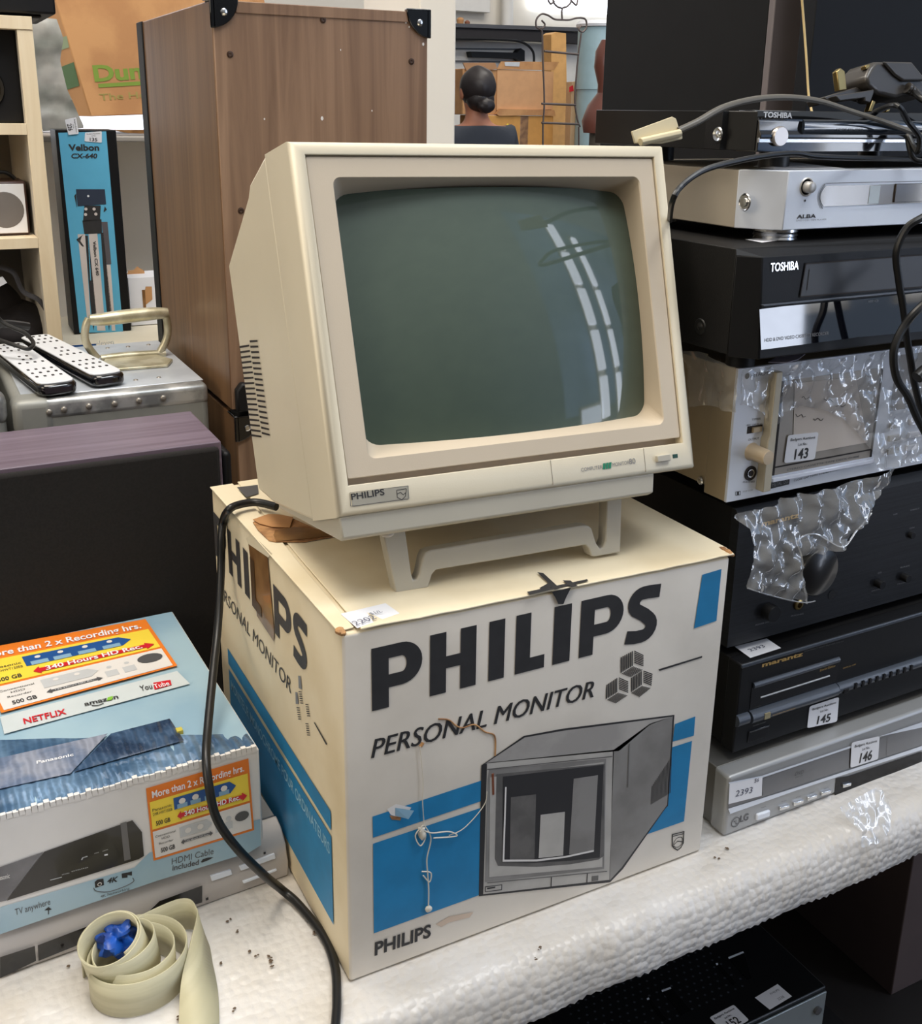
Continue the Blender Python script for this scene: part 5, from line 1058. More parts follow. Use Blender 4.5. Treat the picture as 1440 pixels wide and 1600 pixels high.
def promo(F, P, parent, h):
    """printed panel; P(s,t) maps 0..1 across and up to photo pixels"""
    mb = MB(); q = lambda s0, t0, s1, t1: [P(s0, t0), P(s1, t0), P(s1, t1), P(s0, t1)]
    mb.ppoly(F, q(0, 0, 1, 1), h, orange); mb.ppoly(F, q(.02, .42, .98, .80), h+.0004, yellow); mb.ppoly(F, q(.02, .03, .98, .39), h+.0004, ltgrey)
    mb.ppoly(F, q(.02, .03, .98, .39), h+.0005, offw)
    mb.text(F, 'More than 2 x Recording hrs.', P(.06, .85), P(.94, .85), .0, h+.0004, white, .02) if 0 else None
    mb.ppoly(F, [P(.25, .60), P(.25, .76), P(.80, .76), P(.86, .68), P(.80, .60)], h+.0008, navy)
    for i, s in enumerate((.33, .46, .60, .74)):
        mb.ppoly(F, q(s-.05, .60, s+.05, .66), h+.0012, ltblue); c = F.px(*P(s, .70), h); mb.disc(F, c[0], c[1], h+.0012, .0032, offw, 10)
    mb.ppoly(F, [P(.27, .50), P(.31, .44), P(.31, .47), P(.91, .47), P(.91, .44), P(.96, .50), P(.91, .56), P(.91, .53), P(.31, .53), P(.31, .56)], h+.0012, red)
    mb.ppoly(F, [P(.28, .20), P(.28, .34), P(.55, .34), P(.60, .27), P(.55, .20)], h+.0009, ltgrey)
    for s in (.36, .48): c = F.px(*P(s, .28), h); mb.disc(F, c[0], c[1], h+.0012, .003, offw, 10)
    mb.ppoly(F, [P(.28, .13), P(.31, .10), P(.31, .12), P(.57, .12), P(.57, .10), P(.60, .13), P(.57, .17), P(.57, .15), P(.31, .15), P(.31, .17)], h+.0012, dgrey)
    for s in (.66, .76): c = F.px(*P(s, .27), h); mb.disc(F, c[0], c[1], h+.0008, .0028, ltgrey, 10); mb.ppoly(F, q(s-.035, .12, s+.035, .22), h+.0008, ltgrey)
    c0 = F.px(*P(.89, .25), h); c1 = F.px(*P(.96, .25), h); mb.disc(F, c0[0], c0[1], h+.001, abs(c1[0]-c0[0]), dgrey, 16, abs(c1[0]-c0[0])*.75)
    mb.build('printed_panel', parent, smooth=False, norm=False)['label'] = 'orange and yellow printed promotion panel'
    mb = MB(); H = lambda a, b: (V(F.px(*P(.5, a), h))-V(F.px(*P(.5, b), h))).length
    mb.text(F, 'More than 2 x Recording hrs.', P(.05, .845), P(.95, .845), H(.85, .945), h+.0012, white, .02)
    mb.text(F, '340 Hours HD Rec.', P(.34, .475), P(.89, .475), H(.475, .545), h+.0016, white, .02)
    mb.text(F, 'Panasonic', P(.04, .66), P(.23, .66), H(.66, .70), h+.001, ink); mb.text(F, 'DMR-HWT150EB', P(.04, .60), P(.23, .60), H(.6, .64), h+.001, ink)
    mb.text(F, '500 GB', P(.06, .46), P(.20, .46), H(.46, .52), h+.001, ink, .02); mb.text(F, '500 GB', P(.08, .08), P(.22, .08), H(.08, .14), h+.001, ink, .02)
    mb.text(F, 'Conventional', P(.04, .30), P(.24, .30), H(.30, .33), h+.001, ink); mb.text(F, 'HDD', P(.10, .25), P(.18, .25), H(.25, .28), h+.001, ink); mb.text(F, 'Recorder', P(.07, .19), P(.21, .19), H(.19, .22), h+.001, ink)
    mb.text(F, '135 Hours HD Rec.', P(.33, .125), P(.56, .125), H(.125, .145), h+.0016, white)
    mb.build('printed_lettering', parent, smooth=False, norm=False)
def quadmap(bl, br, tr, tl):
    def f(s, t): return tuple((bl[i]*(1-s)+br[i]*s)*(1-t)+(tl[i]*(1-s)+tr[i]*s)*t for i in (0, 1))
    return f
promo(FQ, quadmap((2, 1114), (277, 1040), (227, 967), (-46, 1017)), T, .0036)
mb = MB(); mb.ppoly(FQ, zl_([(0, 660), (830, 445), (890, 505), (20, 740)]), .0032, M('translucent_panel', (206, 214, 216), .4)); 
mb.text(FQ, 'NETFLIX', zl_([(114, 693)])[0], zl_([(313, 645)])[0], .0115, h, red, .02); mb.text(FQ, 'amazon', zl_([(398, 608)])[0], zl_([(556, 572)])[0], .0085, h, ink, .02)
P_ = FQ.pp(zl_([(430, 607), (455, 607), (485, 597)]), h); mb.tube([FQ.P(*p, h) for p in P_], .0005, ink, 5, 4)
mb.ppoly(FQ, zl_([(505, 568), (530, 562), (524, 580), (500, 584)]), h+.0003, M('leaf_green', (130, 190, 60), .5))
mb.text(FQ, 'You', zl_([(660, 538)])[0], zl_([(716, 526)])[0], .0115, h, ink, .01); mb.ppoly(FQ, zl_([(718, 500), (798, 486), (804, 510), (724, 532)]), h, red); mb.text(FQ, 'Tube', zl_([(726, 527)])[0], zl_([(796, 510)])[0], .0095, ht_, white, .01)
mb.build('printed_lettering', T, smooth=False, norm=False)
zp4 = lambda L: zoom(L, 0, 1180, 6.)
e2_ = .0008
mb = MB(); mb.ppoly(FPn, zr([(0, 560), (540, 400), (600, 340), (1045, 205), (1048, 310), (1000, 340), (640, 450), (0, 668)]), e2_-.0003, M('front_pale_blue', (168, 192, 204), .45, rgb2=(150, 180, 196), vs=8)); mb.build('front_print', T, smooth=False, norm=False)
mb = MB(); mb.ppoly(FPn, zp4([(415, 905), (1240, 610), (1330, 720), (1350, 945), (1300, 975), (60, 1365)]), e2_, M('printed_black', (36, 34, 34), .3, coat=.3)); mb.ppoly(FPn, zp4([(-30, 1060), (410, 905), (55, 1365), (-30, 1380)]), e2_, M('printed_dark_grey', (106, 104, 106), .4, rgb2=(130, 128, 130), vs=20))
mb.ppoly(FPn, zp4([(1128, 640), (1185, 622), (1225, 975), (1165, 992)]), e2_+.0003, M('printed_sheen_grey', (110, 108, 108), .35))
mb.ppoly(FPn, zp4([(978, 930), (1010, 924), (1010, 938), (978, 944)]), e2_+.0004, white)
mb.text(FPn, 'Panasonic', zp4([(-60, 1185)])[0], zp4([(92, 1150)])[0], .005, e2_+.0004, offw, .01); mb.ppoly(FPn, zp4([(470, 1168), (580, 1140), (580, 1146), (470, 1175)]), e2_+.0004, ltgrey); mb.ppoly(FPn, zp4([(760, 980), (770, 960), (820, 945), (820, 952), (780, 965), (768, 985)]), e2_+.0004, ltgrey)
for q in ([(580, 1125), (650, 1108)], [(670, 1095), (825, 1055)], [(885, 925), (925, 915)], [(960, 905), (1012, 888)], [(770, 965), (820, 950)]): mb.text(FPn, 'oioiio', zp4(q)[0], zp4(q)[1], .0014, e2_+.0004, ltgrey)
mb.build('printed_picture', T, smooth=False, norm=False)['label'] = 'dark printed picture of a recorder on the carton front'
promo(FPn, quadmap((240, 1345), (397, 1297), (388, 1185), (228, 1232)), T, .0008)
mb = MB(); mb.text(FPn, 'HDMI Cable', zr([(690, 388)])[0], zr([(858, 345)])[0], .0072, e2_, dgrey, 0); mb.text(FPn, 'included', zr([(692, 412)])[0], zr([(798, 388)])[0], .006, e2_, dgrey, .02)
mb.ppoly(FPn, zr([(806, 378), (815, 366), (835, 360), (858, 358), (838, 370), (812, 380)]), e2_, ink)
mb.ppoly(FPn, zr([(380, 458), (392, 448), (415, 444), (418, 470), (383, 482)]), e2_, ink); c_ = FPn.px(*zr([(399, 464)])[0]); mb.disc(FPn, c_[0], c_[1], e2_+.0003, .002, offw, 12); mb.disc(FPn, c_[0], c_[1], e2_+.0005, .0013, ink, 10)
mb.text(FPn, '4K', zr([(430, 464)])[0], zr([(474, 455)])[0], .0055, e2_, ink, .03, .2); mb.ppoly(FPn, zr([(488, 424), (512, 420), (530, 415), (530, 432), (512, 430), (512, 440), (490, 442)]), e2_, ink)
mb.tube([FPn.P(*FPn.px(*q), .0006) for q in zr([(376, 480), (385, 492), (430, 496), (490, 478), (535, 455), (532, 440)])], .0004, dgrey, 5, 4)
mb.text(FPn, '4K Networking', zr([(404, 522)])[0], zr([(520, 488)])[0], .003, e2_, dgrey); mb.text(FPn, 'TV anywhere', zr([(62, 592)])[0], zr([(203, 548)])[0], .007, e2_, dgrey); mb.ppoly(FPn, zr([(178, 572), (195, 558), (208, 568), (197, 572), (197, 588), (193, 588), (193, 572)]), e2_, ink)
mb.build('printed_lettering', T, smooth=False, norm=False)
mb = MB()   # scuffed white edge between lid and front
for i in range(70):
    a = -PW+.003+i*.00507; r_ = random.random(); mb.box(FPn, a, a+.0045, z1p-z0-.0012-.0022*r_, z1p-z0+.0030+.002*random.random(), .0004, -.0016-.003*random.random(), offw)
mb.build('scuffed_edge', T)
mb = MB(); a, b = FQ.px(280, 1141, h); mb.box(FQ, a-.003, a+.003, b-.004, b+.003, 0, .006, M('yellow_tab', (206, 190, 80), .4)); mb.build('tab', T, bev=.0005)

# coiled webbing ribbon
web = M('webbing_beige', (196, 190, 160), .5, rgb2=(180, 174, 144), kind='wave', vs=120, stretch=(.02, .02, 1), bump=.1, bs=500)
cx_, cy_ = at(222, 1560, 'z', 0.).x, at(222, 1575, 'z', 0.).y+.035
T = thing('ribbon_coil', (cx_, cy_, 0), 'loosely coiled beige webbing ribbon on the foam in front of the silver recorder', 'ribbon')
def band(path, hgt, m, th=.0012):
    vs = []; fs = []; n = len(path)
    for p, wv in path:
        vs += [p, p+wv*hgt]
    o = [V(v) for v in vs]
    for i in range(n-1): fs.append([2*i, 2*i+2, 2*i+3, 2*i+1])
    return vs, fs
def ribbon_mesh(path, hgt):
    mb = MB(); vs, fs = band(path, hgt, web); mb.add(vs, fs, web); o = mb.build('ribbon_band', T, norm=False)
    md = o.modifiers.new('solid', 'SOLIDIFY'); md.thickness = .0011; return o
path = []; n = 260; turns = 4.6
for i in range(n+1):
    t = i/n; ang = -1.2+2*math.pi*turns*t
    r_ = .0255+.004*t*turns*.5 if t < .62 else .0255+.0057+(t-.62)/.38*.019
    lift = max(0, (.66-t)/.66); e = min(1, lift*2.2); tl = .62*min(1, lift*1.6)
    c = V((cx_-.012*e, cy_+.006*e-.004, .020*e+.006*lift))
    dx, dy = math.cos(ang)*r_, math.sin(ang)*r_*.92
    ax = V((-.42*tl*1.0, -.30*tl*1.2, 1)).normalized(); a1 = V((1, 0, 0)); a1 = (a1-a1.dot(ax)*ax).normalized(); a2 = ax.cross(a1)
    path.append((c+a1*dx+a2*dy, ax))
zmin = min(p.z for p, a in path)
ribbon_mesh([(V((p.x, p.y, max(p.z, .0008))), a) for p, a in path], .034)
p0 = path[-1][0]
tail = []
P3 = [p0, p0+V((.020, .016, .0)), p0+V((.040, -.002, 0)), p0+V((.046, -.030, .0)), p0+V((.046, -.062, .0)), p0+V((.050, -.10, .0))]
mbt = MB(); tail = []; 
ctl = [(at(318, 1480, 'z', .0), V((.1, .1, 1))), (at(312, 1440, 'z', .0)+V((.012, .0, 0)), V((.25, 0, 1))), (at(338, 1500, 'z', .0), V((-.35, .1, .9))), (at(335, 1550, 'z', .001), V((-.8, .0, .5))), (at(325, 1600, 'z', .001), V((.9, .1, .12))), (at(300, 1650, 'z', .001), V((1, .15, .05)))]
last = path[-1]
ctl = [(V((last[0].x, last[0].y, .001)), V((0, 0, 1)))]
a_end = -1.2+2*math.pi*turns
ex = [(at(300, 1450, 'y', cy_+.03), V((.15, 0, 1)))]
pts_ = [V((last[0].x, last[0].y, .001)), V((cx_+.045, cy_+.040, .001)), V((cx_+.066, cy_+.020, .001)), V((cx_+.064, cy_-.016, .001)), V((cx_+.060, cy_-.050, .001)), V((cx_+.052, cy_-.085, .001))]
ups = [V((0, 0, 1)), V((.05, .05, 1)), V((-.15, 0, 1)), V((-.55, .0, .8)), V((-.95, .05, .30)), V((-1, .1, .05))]
tail = []
for i in range(len(pts_)-1):
    for j in range(10):
        t = j/10; q0, q1, q2, q3 = pts_[max(i-1, 0)], pts_[i], pts_[i+1], pts_[min(i+2, len(pts_)-1)]
        p = .5*((2*q1)+(q2-q0)*t+(2*q0-5*q1+4*q2-q3)*t*t+(3*q1-q0-3*q2+q3)*t**3); u = ups[i].lerp(ups[i+1], t).normalized(); tail.append((p, u))
ribbon_mesh(tail, .034)
mb = MB(); p = at(186, 1465, 'z', .040); mb.ball(p, .0135, M('blue_foil', (24, 84, 180), .35, rgb2=(14, 52, 130), vs=60), (1.15, 1, .9), .9, 130, 20); mb.build('blue_wrapper', label='crumpled blue wrapper stuffed inside the coiled ribbon', cat='wrapper')

# crumbs on the foam
crumb = M('brown_crumb', (96, 78, 60), .8)
mb = MB()
for x, y in ((357, 1437), (368, 1455), (387, 1487), (400, 1492), (421, 1497), (424, 1500), (418, 1494), (344, 1506), (425, 1512), (366, 1577), (110, 1510), (492, 1458), (835, 1497), (842, 1482), (280, 1590), (1120, 1340), (1137, 1325)):
    p = at(x, y, 'z', .0012); 
    for k in range(3): mb.ball(p+V((random.uniform(-.002, .002), random.uniform(-.002, .002), 0)), random.uniform(.0005, .0012), crumb, (1.6, 1, .6), .4, 900, 4)
mb.build('crumb', label='scattered brown crumbs on the white foam', cat='crumbs', kind='stuff')

# ------------------------------------------------------------------ left: speaker, flight case, remotes
T = thing('bookcase_speaker', (-.24, .55, 0), 'large speaker with a dark rosewood top and black front, behind the recorder carton', 'speaker')
mb = MB(); mb.box(Fr((-.62, .503, 0), X, Z), 0, .66, .0, .360, 0, -.150, rosewood); mb.build('cabinet', T, bev=.0015)
mb = MB(); mb.box(Fr((-.62, .503, 0), X, Z), .0, .655, .01, .356, .012, .0004, M('grille_black', (26, 23, 22), .95, var=.3, vs=400)); mb.build('grille', T, bev=.004)
mb = MB(); mb.box(Fr((.0402, .503, 0), X, Z), 0, .012, .01, .345, .0, -.13, blk); mb.build('side_strip', T, bev=.005)
# flight case
FCx0, FCx1, FCy0, FCy1, FCz = -.172, .078, .705, 1.03, .381
alu = M('case_aluminium', (192, 192, 190), .34, metal=.55, rgb2=(140, 142, 142), vs=30, bump=.06, bs=60); alud = M('case_panel_grey', (146, 146, 140), .45, metal=.2, var=.08); alut = M('case_lid_window_sheen', (206, 212, 220), .3, metal=.3, rgb2=(186, 192, 200), vs=14)
T = thing('flight_case', ((FCx0+FCx1)/2, .9, 0), 'grey aluminium flight case with riveted edges and a worn handle, remotes lying on it', 'case')
FCf = Fr((FCx0, FCy0, 0), X, Z)
mb = MB(); mb.box(FCf, 0, FCx1-FCx0, 0, FCz, 0, -(FCy1-FCy0), alud); mb.build('shell', T, bev=.010, seg=4)
mb = MB(); mb.box(FCf, -.0015, FCx1-FCx0, FCz-.028, FCz+.0012, .0015, -.028, alu); mb.build('edge_trim', T, bev=.008, seg=4)
mb = MB(); mb.box(FCf, .012, FCx1-FCx0-.001, FCz, FCz+.0016, -.022, -(FCy1-FCy0)+.012, alut); mb.build('lid_sheen_plate', T, bev=.001)  # plate added to carry the lid's window reflection as a bright colour
mb = MB(); mb.box(FCf, -.0028, .048, FCz-.046, FCz+.0024, .0028, -.045, alud); mb.build('corner_cap', T, bev=.011, seg=4)
for i, (x, y) in enumerate(((100, 640), (139, 635), (179, 631), (217, 626), (255, 622), (77, 644))):
    a, b = FCf.px(x, y, .002); mb = MB(); mb.ball(FCf.P(a, b, .0028), .0042, M('rivet', (150, 144, 136), .35, metal=.6), (1, .6, 1), n=8); mb.build('rivet', T)
for x, y in ((212, 594), (248, 590), (168, 544), (200, 542), (232, 539), (140, 588)):
    p = at(x, y, 'z', FCz+.0015); mb = MB(); mb.ball(p, .0035, MATS['rivet'], (1, 1, .5), n=8); mb.build('rivet', T)
hm = M('handle_worn_metal', (206, 200, 176), .35, metal=.55, rgb2=(176, 168, 140), vs=40)
hy = .90; A2 = lambda x, y, d=hy: at(x, y, 'y', d)
mb = MB(); mb.tube([A2(139, 498), A2(134, 510), A2(133, 530), A2(140, 545), A2(152, 560)], .0058, hm, 12, 6); mb.build('handle_post', T); mb = MB(); mb.tube([A2(258, 490), A2(262, 510), A2(260, 530), A2(250, 550)], .0058, hm, 12, 6); mb.build('handle_post', T)
mb = MB(); mb.tube([A2(140, 500), A2(160, 499), A2(200, 494), A2(240, 490), A2(262, 489)], lambda t: .0075+.003*math.sin(math.pi*t), hm, 14, 6); mb.build('handle_grip', T)
mb = MB(); mb.tube([A2(158, 561), A2(200, 556), A2(258, 553)], .0065, hm, 12, 4); mb.build('hinge_bar', T)
mb = MB(); q = [at(x, y, 'z', FCz+.002) for x, y in ((160, 576), (185, 580), (262, 574), (270, 565), (240, 556), (165, 562))]; mb.add(q+[p+V((0, 0, .004)) for p in q], [[5, 4, 3, 2, 1, 0], [6, 7, 8, 9, 10, 11]]+[[i, (i+1) % 6, 6+(i+1) % 6, 6+i] for i in range(6)], hm); mb.build('handle_plate', T, bev=.001)
T = thing('equipment_case', (-.30, .9, 0), 'edge of a second grey case at the left border beside the riveted flight case', 'case')
mb = MB(); mb.box(Fr((-.46, .71, 0), X, Z), 0, .278, 0, .392, 0, -.35, alud); mb.build('shell', T, bev=.014, seg=4)
mb = MB(); mb.box(Fr((-.462, .708, 0), X, Z), 0, .282, .352, .394, 0, -.04, alu); mb.build('edge_trim', T, bev=.012, seg=4)
# remotes
rw = M('remote_white', (218, 220, 224), .4, var=.02)
def remote(pA, pB, wd, z, label):
    a, b = at(*pA, 'z', z), at(*pB, 'z', z); d = (b-a); L_ = d.length; d.normalize(); s = Z.cross(d)   # a = far end, b = near end
    T = thing('remote_control', tuple((a+b)/2-V((0, 0, z-FCz))), label, 'remote control', 'remote controls on the flight case')
    F = Fr(V((a.x, a.y, FCz+.004)), d, s*1.)
    if F.n.z < 0: F = Fr(F.o, d, -s)
    w2 = wd/2; r_ = .012
    pl = [(r_*.6, -w2), (L_-r_, -w2), (L_-r_*.3, -w2+r_*.3), (L_, -w2+r_), (L_, w2-r_), (L_-r_*.3, w2-r_*.3), (L_-r_, w2), (r_*.6, w2), (0, w2-r_*.5), (0, -w2+r_*.5)]
    mb = MB(); mb.prism(F, pl, 0, .015, gblk); mb.build('body', T, bev=.004)
    pl2 = [(x*.965+.003, y*.93) for x, y in pl]; mb = MB(); mb.prism(F, pl2, .0145, .0168, rw); mb.build('face_plate', T, bev=.0008)
    k = 0
    for i in range(11):
        if i in (3, 7): continue
        for j in range(4):
            if i in (4, 5) and j in (0, 3): continue
            x = .016+i*(L_-.04)/11; y = -w2*.62+j*w2*.41
            mb = MB(); mb.box(F, x-.0027, x+.0027, y-.0017, y+.0017, .0166, .0178, slotm); mb.build('button', T, bev=.0005); k += 1
    return T
remote((8, 536), (92, 598), .050, FCz+.021, 'nearer white and black remote control, beside the left edge, under a black cord')
remote((52, 523), (172, 584), .046, FCz+.021, 'further white and black remote control, reaching towards the metal handle')
cord('loose_cord', [at(-20, 470, 'y', .93), at(0, 500, 'y', .93), at(20, 512, 'y', .92), at(38, 520, 'y', .91), at(52, 535, 'y', .88), at(45, 545, 'y', .86), at(25, 540, 'y', .87), at(-10, 528, 'y', .9)], .0030, rubber, 'black cord looped over the two remote controls')
mb = MB(); mb.tube([at(-30, 510, 'y', .96), at(10, 506, 'y', .97), at(45, 510, 'y', .98)], .006, rubber, 8, 6); mb.build('cable_bundle', label='dark cable lying behind the remote controls at the left edge', cat='cord')

# ------------------------------------------------------------------ veneered cabinets with black corners
def cabinet(name, F, w_, h, d, lab, screws, lower=False):
    T = thing(name, tuple(F.P(w_/2, 0, -d/2)), lab, 'cabinet')
    mb = MB(); mb.box(F, 0, w_, 0, h, -.0005, -d, walnutd)
    mb.build('side_veneer', T, bev=.002)
    mb = MB(); mb.box(F, .001, w_-.001, .001, h-.001, .0008, -.0012, walnut); mb.build('front_board', T, bev=.0015)
    mb = MB(); mb.box(F, -.0022, .004, .0, h, -d+.034, -d-.004, blk); mb.build('edge_strip', T, bev=.001)
    if not lower:
        mb = MB(); mb.box(F, .03, w_-.03, h-.014, h-.0005, .0008, .0022, walnut); mb.build('front_rail', T, bev=.0008)
    def corner(a, b, sa, sb):
        r_ = .036
        pl = [(0, 0)]+[(sa*r_*math.cos(t), sb*r_*math.sin(t)) for t in [math.pi/2*i/8 for i in range(9)]]
        m2 = MB(); m2.prism(F, [(a-sa*.003+x, b-sb*.003+y) for x, y in pl], .0008, .0045, gblk)
        S_ = Fr(F.P(a, b, 0), -F.n if sa > 0 else F.n, Z)
        m2.prism(S_, [((-.0045 if sa > 0 else .0045)+x*(1 if sa > 0 else -1), -sb*.003+y*sb*sb) for x, y in [(0, 0)]+[(r_*math.cos(t), sb*r_*math.sin(t)) for t in [math.pi/2*i/8 for i in range(9)]]], .0002, .0036, gblk)
        if sb < 0 or lower:
            U_ = Fr(F.P(a, b, 0), F.r, -F.n); m2.prism(U_, [(-sa*.003+sa*x, -.0045+y) for x, y in [(0, 0)]+[(r_*math.cos(t), r_*math.sin(t)) for t in [math.pi/2*i/8 for i in range(9)]]], .0002, .0036, gblk)
        o = m2.build('corner_protector', T, bev=.0012)
        def scr(p, n_):
            m3 = MB(); m3.lathe(p, [(.0046, 0), (.0044, .0012), (.0028, .0022), (0, .0022)], chrome, n_, 16); m3.build('corner_screw', o)
        scr(F.P(a+sa*.014, b+sb*.014, .0045), F.n); scr(S_.P((.014 if sa > 0 else -.014), sb*.014, .0036), S_.n)
        if lower: scr(F.P(a+sa*.014, b, -.014)+V((0, 0, .0036)), Z)
    corner(0, h, 1, -1)
    if not lower: corner(w_, h, -1, -1)
    for x, y in screws:
        a, b = F.px(x, y); m3 = MB(); m3.lathe(F.P(a, b, .0008), [(.0042, 0), (.004, .0008), (.0022, .0014), (0, .0006)], brownscr, F.n, 16); m3.build('screw', T)
    return T
yc = .66
FU = Fr((at(357, 330, 'y', yc).x, yc, 0), X, Z)
zl0 = at(362, 640, 'y', yc).z; x0c = at(362, 640, 'y', yc).x+.004; xR = at(668, 100, 'y', yc).x
zLow = zl0-.012
FL = Fr((x0c, yc-.004, 0), X, Z)
cabinet('veneered_cabinet', FL, xR-x0c, zLow, .44, 'lower veneered wooden cabinet with a black metal corner, mostly hidden behind the monitor', [], True)
FU = Fr((x0c-.004, yc, zl0-.001), X, Z)
htop = at(330, -1, 'y', yc).z-FU.o.z
TU = cabinet('veneered_cabinet', FU, xR-x0c+.004, htop, .44, 'upper tall veneered wooden cabinet with black corners and paint specks, behind the monitor', [(359, 85), (504, 31), (642, 96), (376, 329)])
for a, c in ((.02, -.02), (.02, -.4), (.25, -.02), (.25, -.4)):
    mb = MB(); mb.cyl(FU.P(a, -.0108, c), FU.P(a, .0003, c), .016, blk); mb.build('foot', TU)
mb = MB(); mb.prism(FU, [(0.004, .0), (.040, .0), (.040, .034), (.012, .040), (.004, .03)], .001, .016, blk); mb.build('latch', TU, bev=.003)
mb = MB()
for x, y, r_ in ((503, 185, .0028), (413, 186, .0014), (634, 34, .0022), (639, 42, .0013), (654, 48, .0012), (661, 69, .0022), (532, 78, .0012), (633, 25, .0014), (581, 173, .0012)):
    a, b = FU.px(x, y, .0012); mb.disc(FU, a, b, .0013, r_*.7, offw, 8, r_)
mb.build('paint_speck', TU, smooth=False, norm=False)

# ------------------------------------------------------------------ left background: shelving with its things
ys = 1.22
xa = at(97, 520, 'y', ys).x; xb = xa-.030; zt_ = at(20, 25, 'y', ys).z
SHX0 = -.62
T = thing('shelving_unit', ((SHX0+xa)/2, ys+.15, 0), 'pale pine edged open shelving unit at the left border', 'shelves')
gsh = M('shelf_grey_side', (134, 128, 120), .6)
mb = MB(); mb.box(Fr((xa-.024, ys, .0), X, Z), 0, .024, 0, zt_, 0, -.004, pine); mb.box(Fr((xa-.024, ys, .0), X, Z), .0005, .0235, 0, zt_-.001, -.004, -.34, whitew); mb.build('side_panel', T, bev=.0006)
mb = MB(); mb.box(Fr((SHX0, ys+.33, .0), X, Z), 0, xa-SHX0-.024, 0, zt_-.02, 0, -.008, gsh); mb.build('back_panel', T)
def shelf(zc, nm='shelf'):
    mb = MB(); mb.box(Fr((SHX0, ys, zc), X, Z), 0, xa-SHX0-.0242, -.018, 0, .001, -.325, pine); return mb.build(nm, T, bev=.0006)
zs1 = at(20, 193, 'y', ys).z; zs2 = at(30, 372, 'y', ys).z; zs3 = .02
for z_ in (zs1, zs2, zs3): shelf(z_)
mb = MB(); mb.box(Fr((SHX0, ys, zt_), X, Z), 0, xa-SHX0, -.0195, 0.0005, .0015, -.34, pine); mb.build('top_board', T, bev=.0006)
def shx(x, y, d=ys): return at(x, y, 'y', d)
mb = MB(); p = shx(38, 190, ys+.03).x; mb.box(Fr((p-.20, ys+.03, zs1+.0004), X, Z), 0, .20, 0, shx(20, 44, ys+.03).z-zs1, 0, -.2, blk); mb.ball(V((p-.06, ys+.03, zs1+.055)), .036, gblk, (1, .35, 1), n=12); mb.build('shelf_speaker', bev=.004, label='black speaker in the upper compartment of the pine shelving', cat='speaker')
mb = MB(); F = Fr((shx(88, 25, ys+.02).x, ys+.02, zt_+.0008), X, Z); mb.box(F, -.22, 0, .006, .12, 0, -.25, blk); mb.box(F, -.20, -.02, 0, .007, -.02, -.22, rubber); mb.build('black_device', bev=.006, label='black box shaped device on top of the pine shelving', cat='device')
# radio
F = Fr((shx(-45, 366, ys+.04).x, ys+.04, zs2+.0005), X, Z); T = thing('table_radio', tuple(F.P(.05, 0, -.05)), 'brown cased radio with a white front and round grey speaker, middle shelf', 'radio')
rw_ = shx(48, 366, ys+.04).x-F.o.x; rh = shx(20, 283, ys+.04).z-zs2
mb = MB(); mb.box(F, 0, rw_, 0, rh, 0, -.09, M('radio_brown', (72, 48, 42), .4)); mb.build('case', T, bev=.004)
mb = MB(); mb.box(F, .004, rw_-.0035, .004, rh-.005, -.001, .002, white); mb.build('front_plate', T, bev=.001)
a, b = F.px(8, 328, .002); mb = MB(); mb.lathe(F.P(a, b, .002), [(.030, 0), (.029, .001), (0, .0015)], M('radio_cloth', (116, 110, 106), .8), F.n, 32); mb.build('speaker_cloth', T)
mb = MB(); mb.tube([F.P(rw_*.2, rh+.001, -.02), F.P(rw_*.4, rh+.012, -.02), F.P(rw_*.7, rh+.013, -.02), F.P(rw_*.85, rh+.002, -.02)], .0035, rubber, 8, 6); mb.build('handle', T)
# bag
T = thing('camera_bag', (shx(30, 500).x, ys+.12, .1), 'black soft bag with straps in the lower compartment of the shelving', 'bag')
bagm = M('bag_fabric', (36, 32, 34), .8, var=.3, vs=40, bump=.4, bs=60)
zbg = shx(30, 470, ys+.12).z
mb = MB(); c = shx(34, 505, ys+.14); mb.ball(V((c.x-.02, c.y, c.z-.0)), .075, bagm, (1.05, 1.1, .62), .35, 14, 22); mb.build('body', T)
mb = MB(); c = shx(2, 455, ys+.15); mb.ball(V((c.x-.015, c.y, c.z-.02)), .05, bagm, (.9, .9, 1.), .3, 18, 18); mb.build('top_lobe', T)
mb = MB(); mb.tube([shx(-10, 415, ys+.03), shx(20, 425, ys+.03), shx(36, 455, ys+.03), shx(62, 470, ys+.03), shx(80, 500, ys+.03)], .006, M('bag_strap', (52, 50, 52), .7), 8, 6, .4); mb.build('strap', T)
mb = MB(); F = Fr(shx(0, 440, ys+.03), V((1, 0, .3)), Z); mb.ppoly(F, [(-10, 436), (4, 432), (11, 442), (-8, 452)], .004, white); mb.build('tag', T, norm=False, smooth=False)
mb = MB(); mb.box(Fr((SHX0, ys+.02, zs3), X, Z), .2, .56, .0005, zbg-zs3-.07, 0, -.26, M('shelf_dark_carton', (40, 38, 40), .7)); mb.build('dark_carton', label='dark carton under the soft bag on the lowest shelf', cat='box')

